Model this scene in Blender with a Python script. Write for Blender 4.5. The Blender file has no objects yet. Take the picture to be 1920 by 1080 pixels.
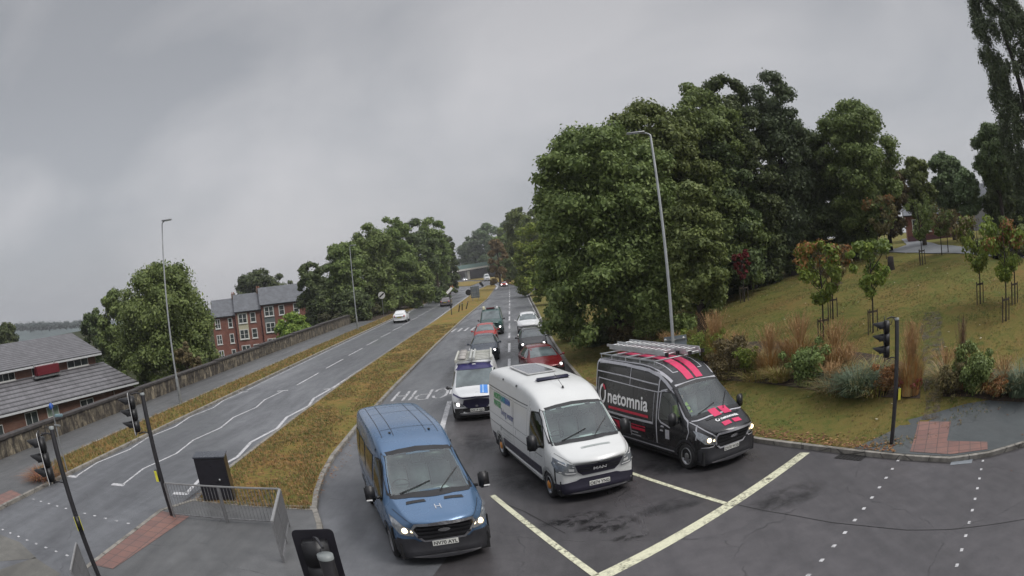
import bpy, bmesh, math, random
import numpy as np
from mathutils import Vector, Matrix, noise
from mathutils.bvhtree import BVHTree
from mathutils.geometry import delaunay_2d_cdt, tessellate_polygon
S = bpy.context.scene
COL = S.collection
PI = math.pi
rnd = random.Random(7)

# ---------------------------------------------------------------- camera (wide CCTV lens, about 101 degrees across)
CH = 5.612
PITCH, ROLL = 0.03174, -0.09944
LA, LB = 0.73722, 0.19530
fw = Vector((0, math.cos(PITCH), -math.sin(PITCH)))
up0 = Vector((0, math.sin(PITCH), math.cos(PITCH)))
c_, s_ = math.cos(ROLL), math.sin(ROLL)
rt = Vector((c_, 0, 0)) + s_*up0
upv = -s_*Vector((1, 0, 0)) + c_*up0
cd = bpy.data.cameras.new('camera')
cam = bpy.data.objects.new('camera', cd)
COL.objects.link(cam)
M = Matrix((rt, upv, -fw)).transposed().to_4x4()
M.translation = (0, 0, CH)
cam.matrix_world = M
cd.type = 'PANO'
cd.panorama_type = 'FISHEYE_LENS_POLYNOMIAL'
cd.sensor_width = 36.0
cd.fisheye_fov = math.radians(200)
k_ = 1.92/36.0
cd.fisheye_polynomial_k0 = 0
cd.fisheye_polynomial_k1 = -LA*k_
cd.fisheye_polynomial_k2 = 0
cd.fisheye_polynomial_k3 = -LB*k_**3
cd.fisheye_polynomial_k4 = 0
cd.clip_start = 0.05
cd.clip_end = 6000
S.camera = cam

# ---------------------------------------------------------------- world: overcast sky
W = bpy.data.worlds.new('World')
S.world = W
W.use_nodes = True
wt = W.node_tree
wn = wt.nodes
for n in list(wn):
    wn.remove(n)
def wnode(t, **k):
    n = wn.new(t)
    for a, b in k.items():
        setattr(n, a, b)
    return n
wout = wnode('ShaderNodeOutputWorld')
bg = wnode('ShaderNodeBackground')
sky = wnode('ShaderNodeTexSky', sky_type='NISHITA', sun_disc=False)
SUN_EL, SUN_ROT = math.radians(50), math.radians(115)
sky.sun_elevation = SUN_EL
sky.sun_rotation = SUN_ROT
sky.air_density = 1.0
sky.dust_density = 4.0
tc = wnode('ShaderNodeTexCoord')
mp = wnode('ShaderNodeMapping')
mp.inputs['Scale'].default_value = (1.0, 1.0, 1.5)
mp.inputs['Location'].default_value = (3.1, 0.4, 0.6)
nz = wnode('ShaderNodeTexNoise')
nz.inputs['Scale'].default_value = 1.7
nz.inputs['Detail'].default_value = 7
nz.inputs['Roughness'].default_value = 0.5
nz.inputs['Distortion'].default_value = 0.35
cr = wnode('ShaderNodeValToRGB')
cr.color_ramp.elements[0].position = 0.38
cr.color_ramp.elements[0].color = (3.05, 3.15, 3.36, 1)
cr.color_ramp.elements[1].position = 0.62
cr.color_ramp.elements[1].color = (4.52, 4.49, 4.64, 1)
gr = wnode('ShaderNodeSeparateXYZ')
grr = wnode('ShaderNodeMapRange')
gcv = wnode('ShaderNodeFloatCurve')
cc = gcv.mapping.curves[0]
cc.points[0].location = (0.0, 0.385); cc.points[1].location = (1.0, 1.0)
for px_, py_ in ((0.16, 0.39), (0.40, 0.325), (0.55, 0.33), (0.75, 0.75)): cc.points.new(px_, py_)
gcv.mapping.update()
grr.inputs['From Min'].default_value = 0.0
grr.inputs['From Max'].default_value = 1.0
grr.inputs['To Min'].default_value = 0.0
grr.inputs['To Max'].default_value = 3.0
mul = wnode('ShaderNodeVectorMath', operation='SCALE')
mix = wnode('ShaderNodeMix', data_type='RGBA')
mix.inputs[0].default_value = 0.93
wt.links.new(tc.outputs['Generated'], mp.inputs['Vector'])
wt.links.new(mp.outputs[0], nz.inputs['Vector'])
wt.links.new(nz.outputs[0], cr.inputs[0])
wt.links.new(tc.outputs['Generated'], gr.inputs[0])
wt.links.new(gr.outputs['Z'], gcv.inputs['Value'])
wt.links.new(gcv.outputs[0], grr.inputs['Value'])
wt.links.new(cr.outputs[0], mul.inputs[0])
wt.links.new(grr.outputs[0], mul.inputs['Scale'])
wt.links.new(sky.outputs[0], mix.inputs[6])
wt.links.new(mul.outputs[0], mix.inputs[7])
wt.links.new(mix.outputs[2], bg.inputs['Color'])
bg.inputs['Strength'].default_value = 0.078
wt.links.new(bg.outputs[0], wout.inputs[0])

sl = bpy.data.lights.new('sun', 'SUN')
sl.energy = 1.3
sl.angle = math.radians(25)
sl.color = (1, 0.97, 0.93)
so = bpy.data.objects.new('sun', sl)
COL.objects.link(so)
sd = Vector((math.sin(SUN_ROT)*math.cos(SUN_EL), math.cos(SUN_ROT)*math.cos(SUN_EL), math.sin(SUN_EL)))
so.rotation_euler = sd.to_track_quat('Z', 'Y').to_euler()
so.location = (0, 0, 50)
S.view_settings.view_transform = 'Standard'
S.view_settings.look = 'None'
S.view_settings.exposure = 0.62
S.view_settings.gamma = 1.0
S.view_settings.use_curve_mapping = False
S.cycles.max_bounces = 6
S.cycles.transparent_max_bounces = 8
S.cycles.sample_clamp_indirect = 4.0
S.cycles.use_denoising = True

# ---------------------------------------------------------------- survey helpers: where a line of sight of the photo's lens meets a height
def ray(px, py):
    X = (float(px)-960)/1000.0
    Y = (540-float(py))/1000.0
    r = math.hypot(X, Y)+1e-9
    th = LA*r+LB*r**3
    return fw*math.cos(th)+(X*rt+Y*upv)*(math.sin(th)/r)
def at_z(px, py, z=0.0):
    d = ray(px, py)
    return Vector((0, 0, CH))+d*((z-CH)/d.z)
def at_d(px, py, D):
    d = ray(px, py)
    return Vector((0, 0, CH))+d*(D/math.hypot(d.x, d.y))

# ---------------------------------------------------------------- object bookkeeping
def tag(o, label=None, cat=None, group=None, kind=None):
    if label: o['label'] = label
    if cat: o['category'] = cat
    if group: o['group'] = group
    if kind: o['kind'] = kind
    return o
def link(name, me, parent=None, mats=None):
    o = bpy.data.objects.new(name, me)
    COL.objects.link(o)
    if mats is not None:
        for m in (mats if isinstance(mats, (list, tuple)) else [mats]):
            me.materials.append(m)
    if parent is not None:
        o.parent = parent
    return o
def empty(name, loc=(0, 0, 0), rz=0.0, label=None, cat=None, group=None):
    o = bpy.data.objects.new(name, None)
    COL.objects.link(o)
    o.empty_display_size = 0.2
    o.location = loc
    o.rotation_euler = (0, 0, rz)
    return tag(o, label, cat, group)
def copy_tree(o, parent=None):
    c = o.copy()
    for k in ('label', 'group'):
        pass
    COL.objects.link(c)
    if parent is not None:
        c.parent = parent
    for ch in list(o.children):
        copy_tree(ch, c)
    return c

class MB:
    def __init__(self):
        self.v = []; self.f = []; self.m = []; self.sm = []
        self.X = Matrix.Identity(4)
        self.cur = 0; self.smooth = False
    def add(self, vs, fs):
        b = len(self.v)
        for p in vs:
            self.v.append(tuple(self.X @ Vector(p)))
        for f in fs:
            self.f.append([b+i for i in f]); self.m.append(self.cur); self.sm.append(self.smooth)
        return self
    def box(self, a, b, bev=0.0):
        x0, y0, z0 = a; x1, y1, z1 = b
        if bev <= 0:
            self.add([(x0,y0,z0),(x1,y0,z0),(x1,y1,z0),(x0,y1,z0),(x0,y0,z1),(x1,y0,z1),(x1,y1,z1),(x0,y1,z1)],
                     [(0,3,2,1),(4,5,6,7),(0,1,5,4),(1,2,6,5),(2,3,7,6),(3,0,4,7)])
        else:
            bm = bmesh.new()
            bmesh.ops.create_cube(bm, size=1)
            for v in bm.verts:
                v.co = Vector(((x0+x1)/2+v.co.x*(x1-x0), (y0+y1)/2+v.co.y*(y1-y0), (z0+z1)/2+v.co.z*(z1-z0)))
            bmesh.ops.bevel(bm, geom=bm.edges[:], offset=bev, segments=2, affect='EDGES')
            bm.verts.index_update()
            self.add([v.co.copy() for v in bm.verts], [[v.index for v in f.verts] for f in bm.faces])
            bm.free()
        return self
    def obox(self, c, s, rot=(0, 0, 0), bev=0.0):
        old = self.X.copy()
        from mathutils import Euler
        self.X = old @ Matrix.Translation(c) @ Euler(rot).to_matrix().to_4x4()
        self.box((-s[0]/2, -s[1]/2, -s[2]/2), (s[0]/2, s[1]/2, s[2]/2), bev)
        self.X = old
        return self
    def tube(self, pts, rad, n=8, cap=True):
        pts = [Vector(p) for p in pts]
        if not isinstance(rad, (list, tuple)):
            rad = [rad]*len(pts)
        vs = []; fs = []
        prev = None
        for i, p in enumerate(pts):
            if i == 0: t = pts[1]-p
            elif i == len(pts)-1: t = p-pts[i-1]
            else: t = (pts[i+1]-pts[i-1])
            t.normalize()
            a = prev if prev is not None else (Vector((0, 0, 1)) if abs(t.z) < 0.9 else Vector((1, 0, 0)))
            u = (a-t*a.dot(t)).normalized(); prev = u
            w = t.cross(u)
            for k in range(n):
                an = 2*PI*k/n
                vs.append(p+(u*math.cos(an)+w*math.sin(an))*rad[i])
        for i in range(len(pts)-1):
            for k in range(n):
                a = i*n+k; b = i*n+(k+1) % n
                fs.append((a, b, b+n, a+n))
        old = self.smooth
        self.smooth = n > 5
        self.add(vs, fs)
        self.smooth = False
        if cap:
            b = len(vs)
            self.add([vs[k] for k in range(n)][::-1], [list(range(n))])
            self.add([vs[b-n+k] for k in range(n)], [list(range(n))])
        self.smooth = old
        return self
    def lathe(self, prof, n=24, axis='z', smooth=True):
        """prof: list of (r, h)"""
        vs = []; fs = []
        for r, h in prof:
            for k in range(n):
                a = 2*PI*k/n
                x, y = r*math.cos(a), r*math.sin(a)
                vs.append((x, y, h) if axis == 'z' else ((h, x, y) if axis == 'x' else (y, h, x)))
        for i in range(len(prof)-1):
            for k in range(n):
                a = i*n+k; b = i*n+(k+1) % n
                fs.append((a, b, b+n, a+n))
        old = self.smooth; self.smooth = smooth
        self.add(vs, fs)
        self.smooth = old
        return self
    def poly(self, pts, z=None):
        pts = [(p[0], p[1], z if z is not None else p[2]) for p in pts]
        tri = tessellate_polygon([[Vector(p) for p in pts]])
        fs = []
        for t in tri:
            a, b, c = (Vector(pts[i]) for i in t)
            fs.append(t if (b-a).cross(c-a).z >= 0 else t[::-1])
        self.add(pts, fs)
        return self
    def prism(self, pts, z0, z1):
        n = len(pts)
        ar = sum(pts[i][0]*pts[(i+1) % n][1]-pts[(i+1) % n][0]*pts[i][1] for i in range(n))
        if ar < 0: pts = pts[::-1]
        self.poly(pts, z1)
        self.add([(x, y, z0) for x, y in [q[:2] for q in pts]]+[(x, y, z1) for x, y in [q[:2] for q in pts]],
                 [(i, (i+1) % n, n+(i+1) % n, n+i) for i in range(n)])
        return self
    def ext(self, pts, axis, a, b):
        """extrude 2D outline along an axis: axis 'x': pts are (y,z)"""
        n = len(pts)
        def P(u, v, w):
            return (w, u, v) if axis == 'x' else ((u, w, v) if axis == 'y' else (u, v, w))
        vs = [P(u, v, a) for u, v in pts]+[P(u, v, b) for u, v in pts]
        self.add(vs, [(i, (i+1) % n, n+(i+1) % n, n+i) for i in range(n)])
        tri = tessellate_polygon([[Vector((u, v, 0)) for u, v in pts]])
        self.add(vs, [tuple(t) for t in tri]+[tuple(i+n for i in t[::-1]) for t in tri])
        return self
    def build(self, name, mats, parent=None, fixn=False):
        me = bpy.data.meshes.new(name)
        me.from_pydata(self.v, [], self.f)
        for m in (mats if isinstance(mats, (list, tuple)) else [mats]):
            me.materials.append(m)
        me.polygons.foreach_set('material_index', self.m)
        me.polygons.foreach_set('use_smooth', self.sm)
        if fixn:
            bm = bmesh.new(); bm.from_mesh(me)
            bmesh.ops.remove_doubles(bm, verts=bm.verts, dist=1e-5)
            bmesh.ops.recalc_face_normals(bm, faces=bm.faces)
            bm.to_mesh(me); bm.free()
        me.update()
        o = bpy.data.objects.new(name, me)
        COL.objects.link(o)
        if parent is not None:
            o.parent = parent
        return o

# ---------------------------------------------------------------- materials
def lin(c):
    return tuple(((x/12.92) if x <= 0.04045 else ((x+0.055)/1.055)**2.4) for x in c)
class NT:
    def __init__(self, name):
        self.mat = bpy.data.materials.new(name)
        self.mat.use_nodes = True
        self.t = self.mat.node_tree
        self.b = self.t.nodes['Principled BSDF']
    def n(self, t, **k):
        x = self.t.nodes.new(t)
        for a, b in k.items():
            setattr(x, a, b)
        return x
    def l(self, a, b):
        self.t.links.new(a, b)
    def coord(self, kind='Object', scale=None):
        c = self.n('ShaderNodeTexCoord')
        o = c.outputs[kind]
        if scale is not None:
            m = self.n('ShaderNodeMapping')
            m.inputs['Scale'].default_value = scale
            self.l(o, m.inputs['Vector'])
            o = m.outputs[0]
        return o
    def noise(self, co, scale, detail=4, rough=0.55, dist=0.0):
        x = self.n('ShaderNodeTexNoise')
        x.inputs['Scale'].default_value = scale
        x.inputs['Detail'].default_value = detail
        x.inputs['Roughness'].default_value = rough
        x.inputs['Distortion'].default_value = dist
        self.l(co, x.inputs['Vector'])
        return x.outputs['Fac']
    def ramp(self, fac, stops):
        r = self.n('ShaderNodeValToRGB')
        e = r.color_ramp.elements
        e[0].position, e[0].color = stops[0][0], (*stops[0][1], 1)
        e[1].position, e[1].color = stops[-1][0], (*stops[-1][1], 1)
        for p, c in stops[1:-1]:
            x = e.new(p); x.color = (*c, 1)
        self.l(fac, r.inputs[0])
        return r.outputs[0]
    def rng(self, fac, a, b, c, d):
        m = self.n('ShaderNodeMapRange')
        for i, v in enumerate((a, b, c, d)):
            m.inputs[1+i].default_value = v
        self.l(fac, m.inputs[0])
        return m.outputs[0]
    def mixc(self, fac, a, b, mode='MIX'):
        m = self.n('ShaderNodeMix', data_type='RGBA', blend_type=mode)
        for s, v in ((m.inputs[0], fac), (m.inputs[6], a), (m.inputs[7], b)):
            if isinstance(v, bpy.types.NodeSocket): self.l(v, s)
            elif isinstance(v, (int, float)): s.default_value = v
            else: s.default_value = (*v, 1)
        return m.outputs[2]
    def mathn(self, op, a, b=0.0):
        m = self.n('ShaderNodeMath', operation=op)
        for s, v in ((m.inputs[0], a), (m.inputs[1], b)):
            if isinstance(v, bpy.types.NodeSocket): self.l(v, s)
            else: s.default_value = v
        return m.outputs[0]
    def bump(self, h, strength=0.3, dist=0.02):
        b = self.n('ShaderNodeBump')
        b.inputs['Strength'].default_value = strength
        b.inputs['Distance'].default_value = dist
        self.l(h, b.inputs['Height'])
        self.l(b.outputs[0], self.b.inputs['Normal'])
    def set(self, **k):
        names = dict(col='Base Color', rough='Roughness', metal='Metallic', spec='Specular IOR Level', coat='Coat Weight', coatr='Coat Roughness', trans='Transmission Weight', alpha='Alpha')
        for a, v in k.items():
            s = self.b.inputs[names[a]]
            if isinstance(v, bpy.types.NodeSocket): self.l(v, s)
            elif isinstance(v, (tuple, list)): s.default_value = (*v, 1)
            else: s.default_value = v
        return self
MAT = {}
def simple(name, col, rough=0.5, metal=0.0, coat=0.0, var=0.12, vs=6.0, spec=0.5, dirt=0.0):
    if name in MAT: return MAT[name]
    n = NT(name)
    co = n.coord()
    f = n.noise(co, vs, 3)
    c1 = tuple(x*(1-var) for x in col); c2 = tuple(min(1, x*(1+var)) for x in col)
    c = n.ramp(f, [(0.3, c1), (0.7, c2)])
    if dirt > 0:
        g = n.noise(co, 1.7, 5, 0.7)
        c = n.mixc(n.rng(g, 0.45, 0.75, 0, dirt), c, (0.10, 0.09, 0.075))
    n.set(col=c, rough=n.rng(n.noise(co, vs*1.7, 3), 0.3, 0.7, max(0.02, rough*0.85), min(1, rough*1.15)), metal=metal, coat=coat, spec=spec)
    n.b.inputs['Coat Roughness'].default_value = 0.06
    MAT[name] = n.mat
    return n.mat
def emis(name, col, strength, base=(0.8, 0.8, 0.8)):
    if name in MAT: return MAT[name]
    n = NT(name)
    n.set(col=base, rough=0.2)
    n.b.inputs['Emission Color'].default_value = (*col, 1)
    n.b.inputs['Emission Strength'].default_value = strength
    MAT[name] = n.mat
    return n.mat

def mat_asphalt(name, dark, light, wet=0.5, streak=0.0):
    n = NT(name)
    co = n.coord()
    fine = n.noise(co, 38, 3, 0.7)
    mid = n.noise(co, 2.2, 5, 0.6)
    big = n.noise(n.coord(scale=(0.9, 0.16, 1)), 0.55, 5, 0.6, 0.3)
    c = n.ramp(mid, [(0.32, dark), (0.68, light)])
    agg = n.noise(co, 95, 2, 0.6)
    c = n.mixc(n.rng(fine, 0.35, 0.75, 0.0, 0.5), c, tuple(x*1.7 for x in light))
    c = n.mixc(n.rng(agg, 0.60, 0.72, 0.0, 0.6), c, tuple(min(1, x*3.2) for x in light))
    c = n.mixc(n.rng(big, 0.4, 0.65, 0.0, 0.55), c, tuple(x*0.6 for x in dark))
    crk = n.n('ShaderNodeTexVoronoi', feature='DISTANCE_TO_EDGE')
    crk.inputs['Scale'].default_value = 0.22
    dco = n.n('ShaderNodeMix', data_type='RGBA', blend_type='ADD')
    dco.inputs[0].default_value = 0.6
    nn = n.n('ShaderNodeTexNoise'); nn.inputs['Scale'].default_value = 1.4; nn.inputs['Detail'].default_value = 5
    n.l(co, nn.inputs['Vector']); n.l(co, dco.inputs[6]); n.l(nn.outputs['Color'], dco.inputs[7])
    n.l(dco.outputs[2], crk.inputs['Vector'])
    ck = n.rng(crk.outputs[0], 0.0, 0.007, 0.55, 0.0)
    ck = n.mathn('MULTIPLY', ck, n.rng(mid, 0.45, 0.55, 0, 1))
    c = n.mixc(ck, c, tuple(x*0.35 for x in dark))
    r = n.rng(big, 0.35, 0.62, 0.62-wet*0.42, 0.72-wet*0.2)
    n.set(col=c, rough=r, spec=0.5)
    n.bump(n.mathn('ADD', fine, n.mathn('MULTIPLY', ck, -1.5)), 0.35, 0.012)
    MAT[name] = n.mat
    return n.mat
def mat_grass(name, cols, scale=1.0):
    n = NT(name)
    co = n.coord()
    a = n.noise(co, 0.45*scale, 6, 0.65, 0.4)
    b = n.noise(n.coord(scale=(1, 1, 1)), 9*scale, 4, 0.7)
    f = n.noise(co, 45, 3, 0.75)
    c = n.ramp(a, [(0.30, cols[0]), (0.43, cols[1]), (0.55, cols[2]), (0.70, cols[3])])
    c = n.mixc(n.rng(b, 0.40, 0.72, 0, 0.75), c, cols[4])
    c = n.mixc(n.rng(f, 0.40, 0.62, 0.0, 0.45), c, tuple(x*0.40 for x in cols[1]))
    p2 = n.noise(co, 1.6*scale+0.6, 5, 0.7, 0.8)
    c = n.mixc(n.rng(p2, 0.50, 0.66, 0, 0.7), c, tuple(x*0.8 for x in cols[3]))
    c = n.mixc(n.rng(p2, 0.30, 0.42, 0.6, 0), c, tuple(x*0.75 for x in cols[0]))
    n.set(col=c, rough=0.9, spec=0.15)
    n.bump(f, 0.9, 0.05)
    MAT[name] = n.mat
    return n.mat
def mat_leaf(name, a, b, c3, rough=0.55, tr=0.25):
    """foliage: three leaf hues chosen leaf by leaf, larger drifts of hue over the crown"""
    n = NT(name)
    at = n.n('ShaderNodeAttribute', attribute_name='tint')
    co = n.coord()
    big = n.noise(co, 0.35, 3, 0.5)
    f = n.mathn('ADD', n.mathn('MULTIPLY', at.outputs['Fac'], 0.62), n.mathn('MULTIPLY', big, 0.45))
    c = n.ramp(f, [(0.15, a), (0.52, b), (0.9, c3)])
    oi = n.n('ShaderNodeObjectInfo')
    hs = n.n('ShaderNodeHueSaturation')
    n.l(n.rng(oi.outputs['Random'], 0, 1, 0.485, 0.51), hs.inputs['Hue'])
    n.l(n.rng(oi.outputs['Random'], 0, 1, 0.85, 1.15), hs.inputs['Value'])
    n.l(c, hs.inputs['Color'])
    n.set(col=hs.outputs[0], rough=rough, spec=0.3)
    tb = n.n('ShaderNodeBsdfTranslucent')
    n.l(hs.outputs[0], tb.inputs['Color'])
    ms = n.n('ShaderNodeMixShader'); ms.inputs[0].default_value = tr
    n.l(n.b.outputs[0], ms.inputs[1]); n.l(tb.outputs[0], ms.inputs[2])
    n.l(ms.outputs[0], n.t.nodes['Material Output'].inputs[0])
    MAT[name] = n.mat
    return n.mat
def mat_brick(name, c1, c2, mortar, scale=1.0, bw=0.225, bh=0.075):
    n = NT(name)
    co = n.n('ShaderNodeTexCoord').outputs['UV']
    br = n.n('ShaderNodeTexBrick')
    br.inputs['Color1'].default_value = (*c1, 1); br.inputs['Color2'].default_value = (*c2, 1); br.inputs['Mortar'].default_value = (*mortar, 1)
    br.inputs['Scale'].default_value = 1.0
    br.inputs['Brick Width'].default_value = bw; br.inputs['Row Height'].default_value = bh
    br.inputs['Mortar Size'].default_value = 0.008
    n.l(co, br.inputs['Vector'])
    g = n.noise(n.coord(), 0.8, 5, 0.65)
    c = n.mixc(n.rng(g, 0.4, 0.7, 0, 0.5), br.outputs['Color'], tuple(x*0.5 for x in c1))
    n.set(col=c, rough=0.85, spec=0.2)
    n.bump(br.outputs['Fac'], -0.2, 0.01)
    MAT[name] = n.mat
    return n.mat
def paint(name, col, flake=0.0, rough=0.28, dirt=0.25):
    n = NT(name)
    co = n.coord()
    f = n.noise(co, 1.6, 4, 0.6)
    c = n.ramp(f, [(0.3, tuple(x*0.92 for x in col)), (0.7, col)])
    sp = n.n('ShaderNodeSeparateXYZ'); n.l(co, sp.inputs[0])
    d = n.mathn('MULTIPLY', n.rng(sp.outputs['Z'], 0.2, 1.1, 1.0, 0.0), n.rng(n.noise(co, 3.5, 5, 0.7), 0.35, 0.7, 0.1, 1.0))
    c = n.mixc(n.mathn('MULTIPLY', d, dirt), c, (0.09, 0.08, 0.07))
    drop = n.noise(co, 60, 2, 0.5)
    n.set(col=c, rough=n.rng(f, 0.3, 0.7, rough*0.8, rough*1.25), metal=flake, coat=0.35)
    n.b.inputs['Coat Roughness'].default_value = 0.08
    n.bump(drop, 0.06, 0.004)
    MAT[name] = n.mat
    return n.mat
def mat_glass(name='window_glass', tint=(0.70, 0.82, 0.79), refl=0.095):
    n = NT(name)
    tr = n.n('ShaderNodeBsdfTransparent'); tr.inputs[0].default_value = (*tint, 1)
    gl = n.n('ShaderNodeBsdfGlossy'); gl.inputs['Roughness'].default_value = 0.03
    gl.inputs['Color'].default_value = (0.9, 0.95, 0.95, 1)
    fr = n.n('ShaderNodeFresnel'); fr.inputs[0].default_value = 1.5
    co = n.coord()
    m = n.n('ShaderNodeMath', operation='ADD'); m.inputs[1].default_value = refl
    n.l(fr.outputs[0], m.inputs[0])
    ms = n.n('ShaderNodeMixShader')
    n.l(m.outputs[0], ms.inputs[0]); n.l(tr.outputs[0], ms.inputs[1]); n.l(gl.outputs[0], ms.inputs[2])
    n.l(ms.outputs[0], n.t.nodes['Material Output'].inputs[0])
    MAT[name] = n.mat
    return n.mat
asph_l = mat_asphalt('asphalt_grey', (0.076, 0.079, 0.086), (0.126, 0.130, 0.139), 0.8)
asph_r = mat_asphalt('asphalt_dark', (0.035, 0.033, 0.035), (0.069, 0.065, 0.068), 0.9)
asph_p = mat_asphalt('asphalt_path', (0.068, 0.070, 0.072), (0.112, 0.113, 0.114), 0.55)
carglass = simple('car_glass', (0.10, 0.125, 0.13), 0.07, var=0.5, vs=1.6, spec=0.9)  # pale base colour stands in for sky reflected in the car windows
GC = [(0.34, 0.185, 0.068), (0.27, 0.180, 0.055), (0.20, 0.180, 0.045), (0.115, 0.155, 0.032), (0.36, 0.22, 0.08)]
grass_m = mat_grass('grass_dry', GC, 1.0)
grass_b = mat_grass('grass_bank', [(0.24, 0.150, 0.055), (0.19, 0.158, 0.048), (0.150, 0.155, 0.040), (0.085, 0.135, 0.028), (0.24, 0.185, 0.055)], 0.55)
soil = simple('soil', (0.045, 0.030, 0.020), 0.95, var=0.4, vs=9)
def mat_kerb():
    n = NT('kerb_concrete'); co = n.coord()
    f = n.noise(co, 4, 4, 0.6)
    v = n.n('ShaderNodeTexVoronoi', feature='DISTANCE_TO_EDGE'); v.inputs['Scale'].default_value = 0.95; n.l(co, v.inputs['Vector'])
    c = n.ramp(f, [(0.3, (0.17, 0.16, 0.145)), (0.7, (0.31, 0.29, 0.255))])
    c = n.mixc(n.rng(v.outputs[0], 0.0, 0.022, 0.9, 0.0), c, (0.03, 0.028, 0.026))
    c = n.mixc(n.rng(n.noise(co, 1.7, 5, 0.7), 0.45, 0.7, 0, 0.65), c, (0.085, 0.078, 0.062))
    n.set(col=c, rough=0.75)
    return n.mat
kerb_m = mat_kerb()
black_p = simple('black_plastic', (0.014, 0.014, 0.016), 0.45, var=0.2)
trim_p = simple('trim_plastic', (0.022, 0.022, 0.026), 0.5, var=0.2)
rubber = simple('tyre_rubber', (0.016, 0.016, 0.017), 0.75, var=0.25)
galv = simple('galvanised_steel', (0.36, 0.375, 0.38), 0.42, metal=0.75, var=0.12, vs=3)
railm = simple('rail_grey_paint', (0.20, 0.20, 0.205), 0.5, metal=0.3, var=0.2)
blackpaint = simple('black_post_paint', (0.018, 0.017, 0.020), 0.38, var=0.25, coat=0.3)
whitep = simple('white_plastic', (0.72, 0.72, 0.71), 0.35, var=0.05)
chrome = simple('chrome', (0.55, 0.56, 0.58), 0.15, metal=1.0, var=0.05)
alloy = simple('wheel_silver', (0.42, 0.43, 0.45), 0.3, metal=0.85, var=0.1)
bark = simple('bark', (0.055, 0.042, 0.030), 0.9, var=0.35, vs=12)
barkd = simple('bark_dark', (0.026, 0.020, 0.018), 0.9, var=0.35, vs=12)
glass = mat_glass()
glass_side = mat_glass('side_glass', (0.28, 0.31, 0.32), 0.06)
darkglass = simple('dark_glass', (0.018, 0.022, 0.024), 0.06, var=0.3, vs=2, spec=0.8)
seatm = simple('seat_fabric', (0.20, 0.205, 0.21), 0.9)
yellow_m = simple('yellow_box', (0.65, 0.62, 0.06), 0.4)
plate_m = simple('plate_white', (0.70, 0.70, 0.66), 0.35, var=0.04)
lamp_on = emis('lamp_warm_on', (1.0, 0.76, 0.42), 2.2)
lamp_w = emis('lamp_white_on', (1.0, 0.93, 0.90), 2.6)
lens = simple('lamp_lens', (0.30, 0.32, 0.34), 0.08, metal=0.4, coat=1.0, var=0.3, vs=14)
lens_clear = mat_glass('lens_glass', (0.85, 0.88, 0.9), 0.1)
# ================================================================ GROUND, ROADS, MARKINGS
KR = [(60, -6.0), (30, 2.5), (20, 6.0), (15.5, 8.2), (12.6, 9.75), (11.2, 10.4), (10.1, 11.25), (9.2, 12.7), (8.0, 14.9), (6.5, 17.6), (5.2, 20.6), (4.1, 24.0),
      (3.2, 28.0), (2.7, 32.5), (2.5, 38.0), (2.4, 48.0), (2.4, 62), (2.6, 86), (2.7, 110), (2.9, 130), (4.5, 142), (9, 147), (30, 152), (400, 170)]
KRn = np.array(KR[:20], float)
def kerb_dist(x, y):
    best = 1e9
    for i in range(len(KRn)-1):
        ax, ay = KRn[i]; bx, by = KRn[i+1]
        dx, dy = bx-ax, by-ay
        t = max(0, min(1, ((x-ax)*dx+(y-ay)*dy)/(dx*dx+dy*dy)))
        d = math.hypot(x-ax-t*dx, y-ay-t*dy)
        if d < best: best = d
    return best
def bank_z(x, y):
    d = kerb_dist(x, y)
    e = max(0.0, d-1.6)
    e = e*e/(e+2.0)
    return 0.11+5.1*(1-math.exp(-e/17.0))+0.08*noise.noise((x*0.25, y*0.25, 0))*min(1, e)
def bank_hit(px, py):
    d = ray(px, py)
    o = Vector((0, 0, CH))
    t = 6.0
    while t < 160:
        q = o+d*t
        if q.z <= bank_z(q.x, q.y):
            lo, hi = t-0.5, t
            for _ in range(12):
                m = (lo+hi)/2; q = o+d*m
                if q.z <= bank_z(q.x, q.y): hi = m
                else: lo = m
            q = o+d*hi
            return Vector((q.x, q.y, bank_z(q.x, q.y)))
        t += 0.5
    q = o+d*60
    return Vector((q.x, q.y, bank_z(q.x, q.y)))
def sstep(a, b, x):
    t = max(0, min(1, (x-a)/(b-a)))
    return t*t*(3-2*t)
def ground_z(x, y):
    edge = -22.5-8*sstep(92, 112, y)
    z = -0.06
    dn = sstep(0, 3.5, edge-x)
    low = 3.7+2.6*sstep(60, 100, y)*sstep(-30, -40, x)
    low *= 1-sstep(150, 230, y)*0.8
    z -= dn*low
    z -= 55*sstep(-160, -900, x)
    if x < -300:
        z += 0
    return z
xs = [-3500, -2000, -1200, -800, -500, -300, -200, -150, -120, -100, -85, -70, -60, -52, -46, -42, -38, -35, -33, -31.5, -30.5, -29, -27.5, -26, -25.2, -24.4, -23.6, -23, -22.5, -20, -15, 0, 30, 100, 300, 1000, 3500]
ys = [-400, -100, -20, 0, 10, 20, 30, 40, 50, 60, 70, 80, 88, 92, 96, 100, 105, 112, 120, 135, 150, 180, 230, 300, 400, 600, 1000, 2000, 3500]
g = MB(); g.smooth = True
g.add([(x, y, ground_z(x, y)) for y in ys for x in xs],
      [(j*len(xs)+i, j*len(xs)+i+1, (j+1)*len(xs)+i+1, (j+1)*len(xs)+i) for j in range(len(ys)-1) for i in range(len(xs)-1)])
gnd = g.build('ground', mat_grass('ground_rough', [(0.05, 0.035, 0.015), (0.035, 0.04, 0.010), (0.026, 0.040, 0.009), (0.02, 0.035, 0.008), (0.05, 0.04, 0.014)], 0.3))
tag(gnd, kind='structure')

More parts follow.
